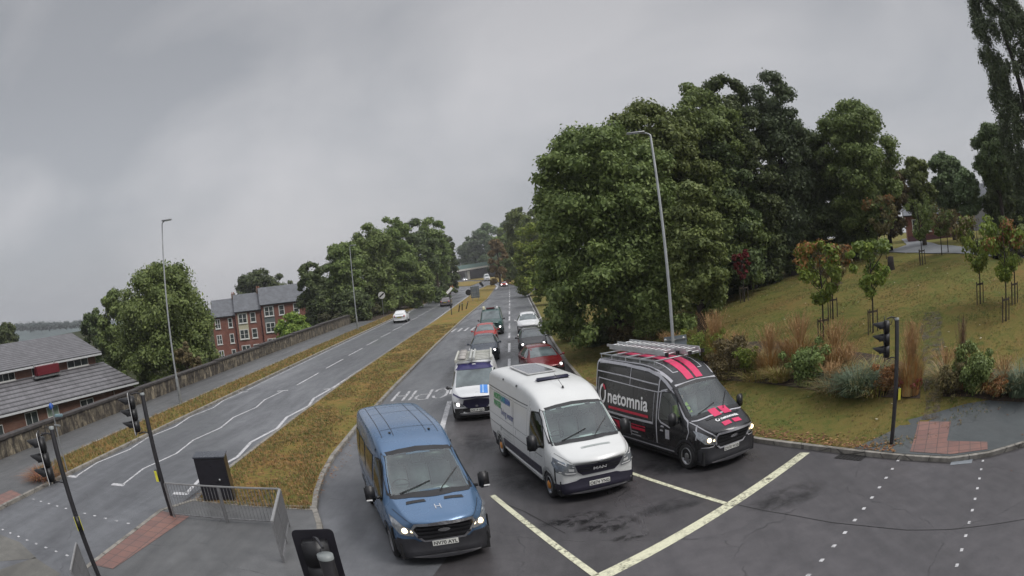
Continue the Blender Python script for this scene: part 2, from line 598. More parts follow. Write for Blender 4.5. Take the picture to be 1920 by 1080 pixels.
MED_R = [(-5.42, 15.52), (-5.75, 17.0), (-6.05, 18.9), (-6.28, 21.2), (-6.4, 25.5), (-6.42, 36), (-6.25, 55), (-6.05, 67), (-5.7, 86), (-5.0, 108), (-4.45, 126), (-4.25, 170), (-4.3, 205), (-5.2, 222)]
MED_L = [(-7.6, 222), (-8.8, 190), (-9.15, 146), (-9.25, 116), (-9.3, 86), (-9.75, 60), (-10.0, 40), (-9.95, 28), (-9.8, 18), (-9.5, 15.52)]
a = MB(); a.poly([(-16.4, -60), (-9.9, -60), (-9.9, 15), (-9.9, 40), (-9.2, 86), (-9.2, 150), (-8.5, 222), (-14, 330), (-40, 470), (-60, 470), (-24, 330), (-19.5, 240), (-16.4, 150)], 0.0)
tag(a.build('road_left', asph_l), kind='structure')
a = MB(); a.poly([(-9.9, -60), (60, -60)]+KR[:18]+[(2.7, 110), (2.9, 130), (4.5, 142), (9, 147), (30, 152), (30, 166), (9, 166), (2, 185), (-2, 225), (-9, 300), (-26, 400), (-48, 400), (-26, 300), (-14, 250), (-9.2, 222), (-9.2, 150), (-9.2, 86), (-9.9, 40), (-9.9, 15)], -0.005)
tag(a.build('road_right', asph_r), kind='structure')
# worn, wetter, paler surface of the approach lanes
a = MB(); a.poly([(-9.0, 10.0), (-2.2, 10.6), (-1.15, 16.0), (-2.4, 21), (-3.1, 27), (2.3, 40), (2.3, 62), (2.5, 130), (2.0, 185), (-2, 225), (-9, 300), (-14, 300), (-9.1, 222), (-9.15, 150), (-9.15, 86), (-9.8, 40), (-9.8, 15)], 0.0)
tag(a.build('road_approach', asph_l), kind='structure')

def offset_in(pts, w):
    n = len(pts); out = []
    ar = sum(pts[i][0]*pts[(i+1) % n][1]-pts[(i+1) % n][0]*pts[i][1] for i in range(n))
    sg = 1 if ar > 0 else -1
    for i in range(n):
        p0, p1, p2 = Vector(pts[i-1]), Vector(pts[i]), Vector(pts[(i+1) % n])
        d1 = (p1-p0).normalized(); d2 = (p2-p1).normalized()
        n1 = Vector((-d1.y, d1.x))*sg; n2 = Vector((-d2.y, d2.x))*sg
        m = (n1+n2)
        if m.length < 1e-4: m = n1
        m.normalize()
        k = w/max(0.35, m.dot(n1))
        out.append((p1.x+m.x*k, p1.y+m.y*k))
    return out
def kerbed(name, pts, top, mtop, hk=0.12, w=0.15, kname=None):
    inn = offset_in(pts, w)
    k = MB()
    n = len(pts)
    vs = [(x, y, -0.05) for x, y in pts]+[(x, y, hk-0.02) for x, y in pts]+[(x*0.93+ix*0.07, y*0.93+iy*0.07, hk) for (x, y), (ix, iy) in zip(pts, inn)]+[(x, y, hk) for x, y in inn]+[(x, y, 0.02) for x, y in inn]
    fs = []
    for r in range(4):
        for i in range(n):
            fs.append((r*n+i, r*n+(i+1) % n, (r+1)*n+(i+1) % n, (r+1)*n+i))
    k.add(vs, fs)
    tag(k.build(kname or name+'_kerb', kerb_m, fixn=True), kind='structure')
    t = MB(); t.poly(inn, top)
    o = t.build(name, mtop)
    tag(o, kind='structure')
    return o
kerbed('median_grass', MED_R+MED_L, 0.10, grass_m)
kerbed('traffic_island', [(-3.0, -12), (-3.2, 3), (-3.75, 9), (-4.35, 12), (-4.95, 14.3), (-5.40, 15.5), (-9.5, 15.5), (-10.15, 14.2), (-10.05, 9.4), (-10.0, 2), (-10, -12)], 0.105, asph_p)
# left verge and footway
kerbed('verge_left', [(-16.4, 15.2), (-16.4, 150), (-17.2, 190), (-20.2, 240), (-22.2, 240), (-19, 190), (-18.7, 150), (-18.7, 18.2), (-17.5, 15.5)], 0.10, grass_m)
a = MB(); a.poly([(-16.55, -40), (-16.55, 15.0), (-17.5, 15.35), (-18.72, 18.1), (-18.72, 95), (-21.95, 95), (-21.95, -40)], 0.09)
tag(a.build('footway_left', asph_p), kind='structure')
a = MB(); a.box((-16.55, -40, -0.05), (-16.4, 15.0, 0.11)); tag(a.build('footway_kerb', kerb_m), kind='structure')
a = MB(); a.poly([(-18.72, 95), (-18.72, 150), (-19, 190), (-22, 240), (-31, 250), (-30, 150), (-29, 112), (-21.95, 95)], 0.09)
tag(a.build('woodland_floor', soil), kind='structure')
# kerb along the right
k = MB(); n = len(KR)-4
inn = []
for i in range(n):
    p0 = Vector(KR[max(0, i-1)]); p1 = Vector(KR[i]); p2 = Vector(KR[i+1])
    t = (p2-p0).normalized(); inn.append((p1.x+t.y*0.15, p1.y-t.x*0.15))
low = lambda x, y: 0.105 if 9.3 < x < 11.4 and y < 13.0 else 0.12
k.add([(x, y, -0.05) for x, y in KR[:n]]+[(x, y, low(x, y)) for x, y in KR[:n]]+[(x, y, low(x, y)) for x, y in inn]+[(x, y, 0.0) for x, y in inn],
      [(r*n+i, r*n+i+1, (r+1)*n+i+1, (r+1)*n+i) for r in range(3) for i in range(n-1)])
tag(k.build('kerb_right', kerb_m, fixn=True), kind='structure')
# the grass bank: constrained triangulation between kerb and far edge
bnd = inn+[(9.5, 149), (60, 152), (160, 150), (160, -30), (62, -30)]
pts2 = [Vector(p) for p in bnd]
ne = len(pts2)
edges = [(i, (i+1) % ne) for i in range(ne)]
rb = random.Random(3)
def inside(x, y):
    c = False; j = ne-1
    for i in range(ne):
        xi, yi = bnd[i]; xj, yj = bnd[j]
        if (yi > y) != (yj > y) and x < (xj-xi)*(y-yi)/(yj-yi)+xi: c = not c
        j = i
    return c
for (x0, x1, y0, y1, st) in ((2, 32, 6, 50, 0.75), (32, 62, -20, 62, 2.0), (2, 32, 50, 148, 2.2), (32, 62, 62, 148, 5), (62, 158, -28, 148, 8)):
    x = x0
    while x < x1:
        y = y0
        while y < y1:
            qx, qy = x+rb.uniform(-.2, .2)*st, y+rb.uniform(-.2, .2)*st
            if inside(qx, qy) and kerb_dist(qx, qy) > 0.35: pts2.append(Vector((qx, qy)))
            y += st
        x += st
vo, eo, fo, *_ = delaunay_2d_cdt(pts2, edges, [], 1, 1e-4)
b = MB(); b.smooth = True
ff = []
for f in fo:
    p0, p1, p2 = (vo[i] for i in f[:3])
    ff.append(tuple(f) if (p1-p0).cross(p2-p0) > 0 else tuple(f)[::-1])
b.add([(v.x, v.y, bank_z(v.x, v.y)-(0.10 if (v.x > 8.0 and v.y < 15.3-(v.x-8.3)*0.40) else 0.0)) for v in vo], ff)
tag(b.build('bank_grass', grass_b), kind='structure')
a = MB(); a.poly([(9, 166), (2.2, 185), (-1.8, 225), (-8.5, 300), (-25, 400), (60, 400), (60, 166)], 0.10)
tag(a.build('far_verge', grass_m), kind='structure')
a = MB(); a.poly([(-13.5, 238), (-12, 300), (-20, 340), (-30, 345), (-24, 300), (-18.5, 250)], 0.10)
tag(a.build('far_median', grass_m), kind='structure')

def drape(name, pts, mat, lift, st=0.4, kind='structure'):
    P = [Vector(p) for p in pts]; m = len(P); ed = [(i, (i+1) % m) for i in range(m)]
    dense = []
    for i in range(m):
        A, B = P[i], P[(i+1) % m]; q = max(1, int((B-A).length/st))
        for j in range(q): dense.append(A+(B-A)*(j/q))
    m = len(dense); ed = [(i, (i+1) % m) for i in range(m)]
    xs_ = [p.x for p in P]; ys_ = [p.y for p in P]
    allp = list(dense)
    x = min(xs_)
    while x < max(xs_):
        y = min(ys_)
        while y < max(ys_):
            allp.append(Vector((x, y))); y += st
        x += st
    vo, eo, fo, *_ = delaunay_2d_cdt(allp, ed, [list(range(m))], 1, 1e-4)
    q = MB(); q.smooth = True
    ff = []
    for f in fo:
        a_, b_, c_2 = (vo[i] for i in f[:3])
        ff.append(tuple(f) if (b_-a_).cross(c_2-a_) > 0 else tuple(f)[::-1])
    q.add([(v.x, v.y, bank_z(v.x, v.y)+lift) for v in vo], ff)
    return tag(q.build(name, mat), kind=kind)
def bp(px, py):
    q = bank_hit(px, py); return (q.x, q.y)
# footway at the crossing, its tactile paving, the worn track and the drive on top
pave_d = mat_asphalt('asphalt_new', (0.050, 0.058, 0.060), (0.075, 0.083, 0.086), 0.3)
drape('footway_right', [(8.45, 14.5)]+[q for q in inn[1:8]][::-1]+[(33, 5.5), (24.5, 9.2), (18.5, 11.8), (14.4, 12.9), bp(1700, 788)], pave_d, 0.004)
def mat_tactile(name, col, rot=0.0):
    n = NT(name)
    co = n.coord()
    if rot:
        mm = n.n('ShaderNodeMapping'); mm.inputs['Rotation'].default_value = (0, 0, rot); n.l(co, mm.inputs[0]); co = mm.outputs[0]
    v = n.n('ShaderNodeTexVoronoi'); v.inputs['Scale'].default_value = 15; v.inputs['Randomness'].default_value = 0
    n.l(co, v.inputs['Vector'])
    br = n.n('ShaderNodeTexBrick'); br.offset = 0.0
    br.inputs['Color1'].default_value = (*col, 1); br.inputs['Color2'].default_value = (col[0]*.8, col[1]*.8, col[2]*.85, 1)
    br.inputs['Mortar'].default_value = (0.07, 0.055, 0.05, 1); br.inputs['Brick Width'].default_value = 0.4; br.inputs['Row Height'].default_value = 0.4
    br.inputs['Mortar Size'].default_value = 0.012; br.inputs['Scale'].default_value = 1
    n.l(co, br.inputs['Vector'])
    c = n.mixc(n.rng(n.noise(co, 2, 5, 0.7), 0.4, 0.7, 0, 0.5), br.outputs[0], (0.12, 0.09, 0.085))
    n.set(col=c, rough=0.5)
    n.bump(n.rng(v.outputs['Distance'], 0.0, 0.4, 1, 0), 0.4, 0.01)
    MAT[name] = n.mat
    return n.mat
tact = mat_tactile('tactile_red', (0.24, 0.125, 0.098))
tact2 = mat_tactile('tactile_red_turned', (0.25, 0.135, 0.11), 0.70)
drape('tactile_paving', [bp(1722, 791), bp(1783, 791), bp(1775, 827), bp(1851, 829), (11.35, 10.62), (10.3, 11.45), (9.55, 12.75)], tact2, 0.012, 0.3)
for pts in ([(-10.0, 9.5), (-9.2, 9.6), (-9.0, 12.6), (-8.9, 14.0), (-10.1, 14.1)],):
    a = MB(); a.poly(pts, 0.112); tag(a.build('tactile_paving', tact), kind='structure')
a = MB(); a.poly([(-16.56, 9.7), (-16.56, 12.8), (-17.5, 12.9), (-17.7, 9.7)], 0.096); tag(a.build('tactile_paving', tact), kind='structure')
def mat_track():
    n = NT('muddy_track')
    co = n.coord()
    f = n.noise(co, 3.0, 6, 0.75, 0.5)
    n.set(col=n.ramp(n.noise(co, 6, 5, 0.7), [(0.35, (0.060, 0.046, 0.034)), (0.65, (0.13, 0.105, 0.080))]), rough=0.6)
    tr = n.n('ShaderNodeBsdfTransparent'); ms = n.n('ShaderNodeMixShader')
    n.l(n.rng(f, 0.40, 0.58, 0.35, 1), ms.inputs[0]); n.l(n.b.outputs[0], ms.inputs[1]); n.l(tr.outputs[0], ms.inputs[2])
    n.l(ms.outputs[0], n.t.nodes['Material Output'].inputs[0])
    return n.mat
trackm = mat_track()
lt = [bp(x, y) for x, y in ((1728, 788), (1736, 765), (1735, 740), (1727, 712), (1733, 690), (1728, 668), (1733, 645), (1724, 622), (1730, 600), (1735, 585))]
rt_ = [bp(x, y) for x, y in ((1760, 585), (1768, 600), (1764, 622), (1772, 645), (1768, 668), (1778, 690), (1774, 712), (1768, 740), (1762, 765), (1764, 788))]
drape('worn_track', lt+rt_, trackm, 0.02, 0.25)
drape('drive', [bp(1560, 470), bp(1680, 474), bp(1760, 476), bp(1860, 482), bp(2000, 492), bp(2000, 480), bp(1860, 470), bp(1800, 463), bp(1760, 460), bp(1700, 448), bp(1690, 449), bp(1700, 460), bp(1680, 467)], simple('wet_drive', (0.17, 0.18, 0.19), 0.5, var=0.1, vs=0.8), 0.05, 2.0)
bed = [bp(x, y) for x, y in ((1170, 690), (1230, 700), (1300, 712), (1400, 716), (1450, 722), (1520, 732), (1600, 742), (1725, 748), (1728, 690), (1660, 670), (1560, 655), (1450, 640), (1300, 650), (1200, 655))]
drape('planting_bed', bed, soil, 0.02, 0.4)
drape('planting_bed', [bp(x, y) for x, y in ((1768, 745), (1860, 752), (1990, 756), (1990, 700), (1900, 695), (1800, 690), (1765, 700))], soil, 0.02, 0.4)

# ---- markings
def mat_mark(name, col, wear):
    n = NT(name)
    co = n.coord()
    f = n.noise(co, 7, 6, 0.75)
    g2 = n.noise(co, 1.1, 4, 0.6)
    n.set(col=n.ramp(n.noise(co, 25, 3), [(0.3, tuple(x*0.8 for x in col)), (0.7, col)]), rough=0.5)
    w = n.mathn('MULTIPLY', n.rng(f, 0.46, 0.60, 0, 1), n.rng(g2, 0.40, 0.62, 0.1, 1))
    w = n.mathn('MULTIPLY', w, wear)
    tr = n.n('ShaderNodeBsdfTransparent')
    ms = n.n('ShaderNodeMixShader')
    n.l(w, ms.inputs[0]); n.l(n.b.outputs[0], ms.inputs[1]); n.l(tr.outputs[0], ms.inputs[2])
    n.l(ms.outputs[0], n.t.nodes['Material Output'].inputs[0])
    return n.mat
mk_w = mat_mark('marking_white', (0.60, 0.60, 0.61), 0.85)
mk_y = mat_mark('marking_cream', (0.72, 0.71, 0.52), 0.8)
mk_f = mat_mark('marking_worn', (0.50, 0.50, 0.51), 0.95)
MZ = 0.005
def strip(mb, pts, w):
    P = [Vector(p[:2]) for p in pts]
    L = []; R = []
    for i, p in enumerate(P):
        t = (P[min(i+1, len(P)-1)]-P[max(i-1, 0)]).normalized()
        nn = Vector((-t.y, t.x))*w/2
        L.append((p.x+nn.x, p.y+nn.y, MZ)); R.append((p.x-nn.x, p.y-nn.y, MZ))
    n = len(P)
    mb.add(R+L, [(i, i+1, n+i+1, n+i) for i in range(n-1)])
def marking(name, strips, mat):
    mb = MB()
    for pts, w in strips: strip(mb, pts, w)
    return tag(mb.build(name, mat), kind='structure')
marking('stop_line', [([(0.6, 10.5), (7.3, 15.62)], 0.32)], mk_y)
marking('lane_line', [([(-1.0, 16.6), (0.98, 10.95)], 0.15), ([(2.2, 18.0), (4.22, 13.42)], 0.13)], mk_y)
dash = [([(-0.6, y), (-0.58, y+ln)], 0.16) for y, ln in ((38.6, 4.6), (46.6, 5.4), (55.6, 4.6), (63.8, 6.0), (73.4, 6.0), (83.0, 6), (92, 6), (101, 6), (110, 6), (119, 6), (128, 6), (137, 6), (146, 6), (156, 6), (166, 6), (176, 6))]
dash += [([(-3.02, 24.5), (-3.2, 30.6)], 0.2), ([(-3.28, 32.4), (-3.35, 38)], 0.2), ([(-3.35, 41), (-3.35, 46)], 0.2), ([(-3.35, 50), (-3.3, 55)], 0.2)]
marking('lane_dashes', dash, mk_w)
hat = [([(-6.0+i*0.62, 66.2), (-5.8+i*0.62, 69.6)], 0.22) for i in range(5)]
marking('taper_marks', hat, mk_w)
def zig(xc, amp, ys_, flip=1):
    pts = []
    for i, y in enumerate(ys_):
        pts.append((xc+(amp if (i % 2) else -amp)*flip, y))
    return pts
yz = [16.3, 18.3, 21.1, 23.5, 26.1, 28.5, 31.2, 33.4, 36.2]
for nm, xc, m_, w, fl in (('zigzag_right', -10.33, mk_w, 0.15, -1), ('zigzag_centre', -13.33, mk_w, 0.10, -1), ('zigzag_left', -16.12, mk_w, 0.10, -1)):
    # short run / long run alternate as on the road
    P = [(xc-0.14*fl, yz[0]), (xc+0.16*fl, yz[1]+0.2), (xc-0.16*fl, yz[2]), (xc+0.16*fl, yz[3]), (xc-0.16*fl, yz[4]), (xc+0.16*fl, yz[5]), (xc-0.16*fl, yz[6]), (xc+0.16*fl, yz[7]), (xc-0.02*fl, yz[8])]
    marking(nm, [(P, w), ([(xc-0.35, yz[0]-0.15), (xc+0.25, yz[0]-0.05)], 0.28), ([(xc-0.35, yz[8]+0.05), (xc+0.3, yz[8]+0.3)], 0.22)], m_)
marking('edge_line', [([(-10.25, 36.4), (-9.95, 50), (-9.6, 70), (-9.5, 86), (-9.45, 116), (-9.4, 150), (-9.2, 190), (-8.3, 222)], 0.2)], mk_w)
marking('edge_line', [([(-16.1, 37), (-16.15, 60), (-16.15, 150)], 0.12)], mk_f)
marking('centre_dashes', [([(-13.05, y), (-13.0+0.004*(y-38), y+5.0)], 0.12) for y in [38.4+7.25*i for i in range(24)]], mk_w)
marking('kerb_edge_line', [([(2.2, 62), (2.35, 86), (2.5, 130)], 0.1)], mk_f)
marking('far_edge_line', [([(-4.0, 178), (-4.0, 206), (-4.9, 224), (-7.0, 226)], 0.5)], mk_w)
dots = MB()
for i in range(13):
    t = i/10.0
    cx, cy = 9.1-4.6*t, 12.75-3.95*t
    strip(dots, [(cx-0.05, cy-0.05), (cx+0.04, cy+0.03)], 0.09)
    cx, cy = 10.9-3.9*(i/9.0), 10.35-3.65*(i/9.0)
    strip(dots, [(cx-0.05, cy-0.05), (cx+0.04, cy+0.03)], 0.08)
for i in range(11):
    strip(dots, [(-15.95+0.515*i, 12.9), (-15.83+0.515*i, 12.9)], 0.09)
    strip(dots, [(-15.9+0.515*i, 9.72), (-15.78+0.515*i, 9.7)], 0.09)
tag(dots.build('crossing_studs', mk_w), kind='structure')
# lane lettering C P I H, laid for drivers coming towards the camera
def glyph(ch):
    if ch == 'C': return [[(0.88, 0.72), (0.80, 0.9), (0.55, 1.0), (0.3, 0.95), (0.1, 0.75), (0.05, 0.5), (0.1, 0.25), (0.3, 0.05), (0.55, 0.0), (0.80, 0.1), (0.88, 0.28)]]
    if ch == 'P': return [[(0.12, 0), (0.12, 1.0)], [(0.12, 1.0), (0.6, 1.0), (0.85, 0.9), (0.9, 0.74), (0.85, 0.58), (0.6, 0.48), (0.12, 0.48)]]
    if ch == 'I': return [[(0.3, 0), (0.3, 1)]]
    return [[(0.1, 0), (0.1, 1)], [(0.85, 0), (0.85, 1)], [(0.1, 0.5), (0.85, 0.5)]]
tx = MB()
x0 = -3.45
for ch, wd in (('C', 0.80), ('P', 0.80), ('I', 0.36), ('H', 0.75)):
    for line in glyph(ch):
        strip(tx, [(x0-u*wd*0.92, 34.1-v*2.6) for u, v in line], 0.13)
    x0 -= wd
tag(tx.build('lane_lettering', mk_f), kind='structure')
# repaired patches and a drain
patch = mat_asphalt('asphalt_patch', (0.04, 0.042, 0.045), (0.07, 0.07, 0.075), 0.7)
for pts in ([(-15.9, 7.2), (-13.2, 7.6), (-12.0, 8.9), (-13.4, 9.4), (-16.2, 9.2)], [(-12.9, 6.4), (-11.0, 7.0), (-10.6, 8.6), (-12.1, 8.9)]):
    a = MB(); a.poly(pts, 0.0045); tag(a.build('road_patch', mat_asphalt('asphalt_patch', (0.085, 0.083, 0.075), (0.14, 0.135, 0.12), 0.5)), kind='structure')
a = MB(); a.poly([(7.75, 14.5), (8.25, 13.65), (8.6, 13.85), (8.1, 14.7)], 0.004)
dr = a.build('drain_grate', simple('cast_iron', (0.03, 0.028, 0.028), 0.5, metal=0.5))
dm = MB()
dm.X = Matrix.Translation((8.17, 14.17, 0)) @ Matrix.Rotation(-1.04, 4, 'Z')
for i in range(7): dm.box((-0.42+i*0.13, -0.2, 0.004), (-0.37+i*0.13, 0.2, 0.012))
dmo = dm.build('grate_bars', MAT['cast_iron'], dr)
tag(dr, 'dark cast iron drain grate at the kerb before the crossing', 'drain')
a = MB(); a.poly([(10.0, 11.05), (10.55, 10.55), (10.95, 10.9), (10.4, 11.4)], 0.006)
tag(a.build('dropped_kerb_slab', simple('pale_slab', (0.2, 0.22, 0.24), 0.5)), kind='structure')
# fallen leaves: on the kerbside verge, the median and the bank
def leaf_litter(name, pts, cols, size, label):
    vs = []; fs = []; ti = []
    r = random.Random(11)
    mb = MB()
    for (x, y, z) in pts:
        s = size*r.uniform(0.5, 1.2); a_ = r.uniform(0, 2*PI)
        dx, dy = math.cos(a_)*s, math.sin(a_)*s
        t1, t2 = r.uniform(0, .03), r.uniform(0, .03)
        mb.cur = r.randrange(len(cols))
        mb.add([(x-dx, y-dy, z+t1), (x+dy*.6, y-dx*.6, z+0.004), (x+dx, y+dy, z+t2), (x-dy*.6, y+dx*.6, z+0.004)], [(0, 1, 2, 3)])
    o = mb.build(name, cols)
    return tag(o, label, 'leaf litter', kind='stuff')
lc = [simple('leaf_brown', (0.16, 0.075, 0.025), 0.7, var=0.4), simple('leaf_tan', (0.28, 0.16, 0.06), 0.7, var=0.3), simple('leaf_rust', (0.13, 0.045, 0.018), 0.7, var=0.4)]
P = []
r = random.Random(5)
for i in range(len(KR)-8):
    for _ in range(220 if KR[i+3][1] < 30 else 60):
        A = Vector(KR[i+3]); B = Vector(KR[i+4]); t = r.random()
        q = A+(B-A)*t; nn = Vector(((B-A).y, -(B-A).x)).normalized()
        if nn.dot(Vector((1, 0.6))) < 0: nn = -nn
        d = 0.2+abs(r.gauss(0, 0.38))
        x, y = q.x+nn.x*d, q.y+nn.y*d
        if 9.3 < x < 13.5 and y < 13.5: continue
        P.append((x, y, bank_z(x, y)+0.01))
for _ in range(420):
    x, y = r.uniform(4, 34), r.uniform(8, 50)
    if kerb_dist(x, y) > 0.5 and x > 3+max(0, (26-y)*0.45): P.append((x, y, bank_z(x, y)+0.012))
P2 = []
for _ in range(150):
    x, y = r.uniform(9, 34), r.uniform(14, 44)
    if kerb_dist(x, y) > 1.5: P2.append((x, y, bank_z(x, y)+0.02))
leaf_litter('pale_leaves', P2, [simple('leaf_pale', (0.55, 0.50, 0.36), 0.6, var=0.2)], 0.075, 'scattered pale fallen leaves on the mown bank')
leaf_litter('fallen_leaves', P, lc, 0.065, 'brown and tan fallen leaves strewn along the right kerb and over the bank')
P = []
for _ in range(900):
    y = 15.3+abs(r.gauss(0, 4)); x = r.uniform(-9.6, -5.6)
    P.append((x, y, 0.11))
leaf_litter('fallen_leaves', P, lc, 0.05, 'brown fallen leaves over the near end of the central reservation')
# grass blades so the turf edges read as grass
def turf(name, spots, mats, h, label, seed=1, w=0.009):
    r = random.Random(seed); mb = MB()
    for (x, y, z) in spots:
        mb.cur = r.randrange(len(mats))
        for _ in range(5):
            a_ = r.uniform(0, 2*PI); hh = h*r.uniform(0.4, 1.2); l_ = hh*r.uniform(0.2, 0.8)
            bx, by = x+r.uniform(-.06, .06), y+r.uniform(-.06, .06)
            cx, cy = math.cos(a_), math.sin(a_)
            mb.add([(bx-cy*w, by+cx*w, z), (bx+cy*w, by-cx*w, z), (bx+cx*l_, by+cy*l_, z+hh)], [(0, 1, 2)])
    return tag(mb.build(name, mats), label, 'grass', kind='stuff')
tm = [simple('blade_green', (0.070, 0.110, 0.024), 0.7, var=0.3), simple('blade_olive', (0.14, 0.125, 0.030), 0.7, var=0.3), simple('blade_straw', (0.34, 0.23, 0.10), 0.7, var=0.3), simple('blade_rust', (0.27, 0.145, 0.062), 0.7, var=0.3)]
r = random.Random(9)
sp = []
for _ in range(24000):
    y = 15.4+(r.random()**1.6)*60
    xr = np.interp(y, [p[1] for p in MED_R], [p[0] for p in MED_R])-0.22
    xl = np.interp(y, [p[1] for p in MED_L[::-1]], [p[0] for p in MED_L[::-1]])+0.22
    x = r.uniform(xl, xr)
    if noise.noise((x*0.8, y*0.4, 1.0)) < r.uniform(-0.5, 0.3): continue
    sp.append((x, y, 0.10))
turf('reservation_grass', sp, tm, 0.085, 'short straw and green grass on the central reservation', 2)
sp = []
for _ in range(9000):
    y = 15.6+(r.random()**1.4)*110
    sp.append((r.uniform(-18.5, -16.6), y, 0.10))
turf('verge_grass', sp, tm, 0.16, 'rough grass on the strip between the left road and footway', 3)
sp = []
for _ in range(42000):
    x, y = r.uniform(2.8, 26), r.uniform(10, 45)
    d = kerb_dist(x, y)
    if d < 0.3 or not inside(x, y) or (9.2 < x < 24 and y < 13.5-(x-9)*0.2): continue
    if noise.noise((x*0.5, y*0.5, 4.0)) < r.uniform(-0.45, 0.4): continue
    sp.append((x, y, bank_z(x, y)))
turf('bank_turf', sp, tm[:2]+[tm[1]]+[tm[2]], 0.07, 'mown grass covering the bank on the right', 4)

# junction surface beyond the stop line, cracks, oil and damp stains, ironwork
a = MB(); a.poly([(0.4, 10.2), (7.45, 15.6), (9.15, 12.6), (10.05, 11.1), (11.1, 10.3), (12.5, 9.6), (19, 6.2), (30, 1.8), (58, -7), (58, -55), (-2.4, -55), (-2.4, 3), (-2.1, 9.9)], -0.001)
tag(a.build('road_junction', mat_asphalt('asphalt_mid', (0.052, 0.050, 0.054), (0.092, 0.087, 0.092), 0.8)), kind='structure')
crackm = simple('crack_black', (0.012, 0.011, 0.012), 0.8)
def gp(px, py):
    q = at_z(px, py, 0.0); return (q.x, q.y)
marking('road_crack', [([gp(x, y) for x, y in ((1380, 946), (1430, 957), (1490, 967), (1560, 980), (1620, 986), (1700, 994), (1780, 993), (1850, 985), (1925, 973))], 0.02), ([gp(x, y) for x, y in ((925, 935), (985, 960), (1060, 1000))], 0.015)], crackm)
def mat_stain(name, col, lo=0.45, hi=0.60, sc=2.5, mx=0.8):
    n = NT(name); co = n.coord()
    f = n.noise(co, sc, 5, 0.7, 0.6)
    gc = n.n('ShaderNodeTexCoord'); v = n.n('ShaderNodeVectorMath', operation='DISTANCE'); v.inputs[1].default_value = (0.5, 0.5, 0.5)
    n.l(gc.outputs['Generated'], v.inputs[0])
    w = n.mathn('MULTIPLY', n.rng(f, lo, hi, 0, mx), n.rng(v.outputs['Value'], 0.25, 0.5, 1, 0))
    n.set(col=col, rough=0.25)
    tr = n.n('ShaderNodeBsdfTransparent'); ms = n.n('ShaderNodeMixShader')
    n.l(w, ms.inputs[0]); n.l(tr.outputs[0], ms.inputs[1]); n.l(n.b.outputs[0], ms.inputs[2]); n.l(ms.outputs[0], n.t.nodes['Material Output'].inputs[0])
    return n.mat
oil = mat_stain('oil_stain', (0.012, 0.011, 0.012)); damp = mat_stain('damp_patch', (0.03, 0.03, 0.032), 0.35, 0.7, 1.2, 0.7)
for (px, py, w, h) in ((1140, 985, 1.6, 1.2), (1185, 1005, 1.0, 0.5), (1270, 945, 2.2, 1.0), (1080, 975, 1.8, 1.0), (1480, 930, 2.5, 1.5), (900, 830, 1.6, 4.0), (1250, 870, 2.2, 2.5), (960, 900, 1.5, 3.5), (800, 960, 1.4, 3.0), (760, 900, 1.0, 4.0), (860, 700, 2.0, 9), (880, 640, 2.0, 12), (960, 650, 1.4, 14)):
    x, y = gp(px, py); a = MB(); a.poly([(-w/2, -h/2), (w/2, -h/2), (w/2, h/2), (-w/2, h/2)], 0.0035)
    o_ = a.build('road_stain', oil if w < 1.9 and h < 1.5 else damp); o_.location = (x, y, 0); o_.rotation_euler.z = 0.3 if y < 25 else 0.0; tag(o_, kind='structure')
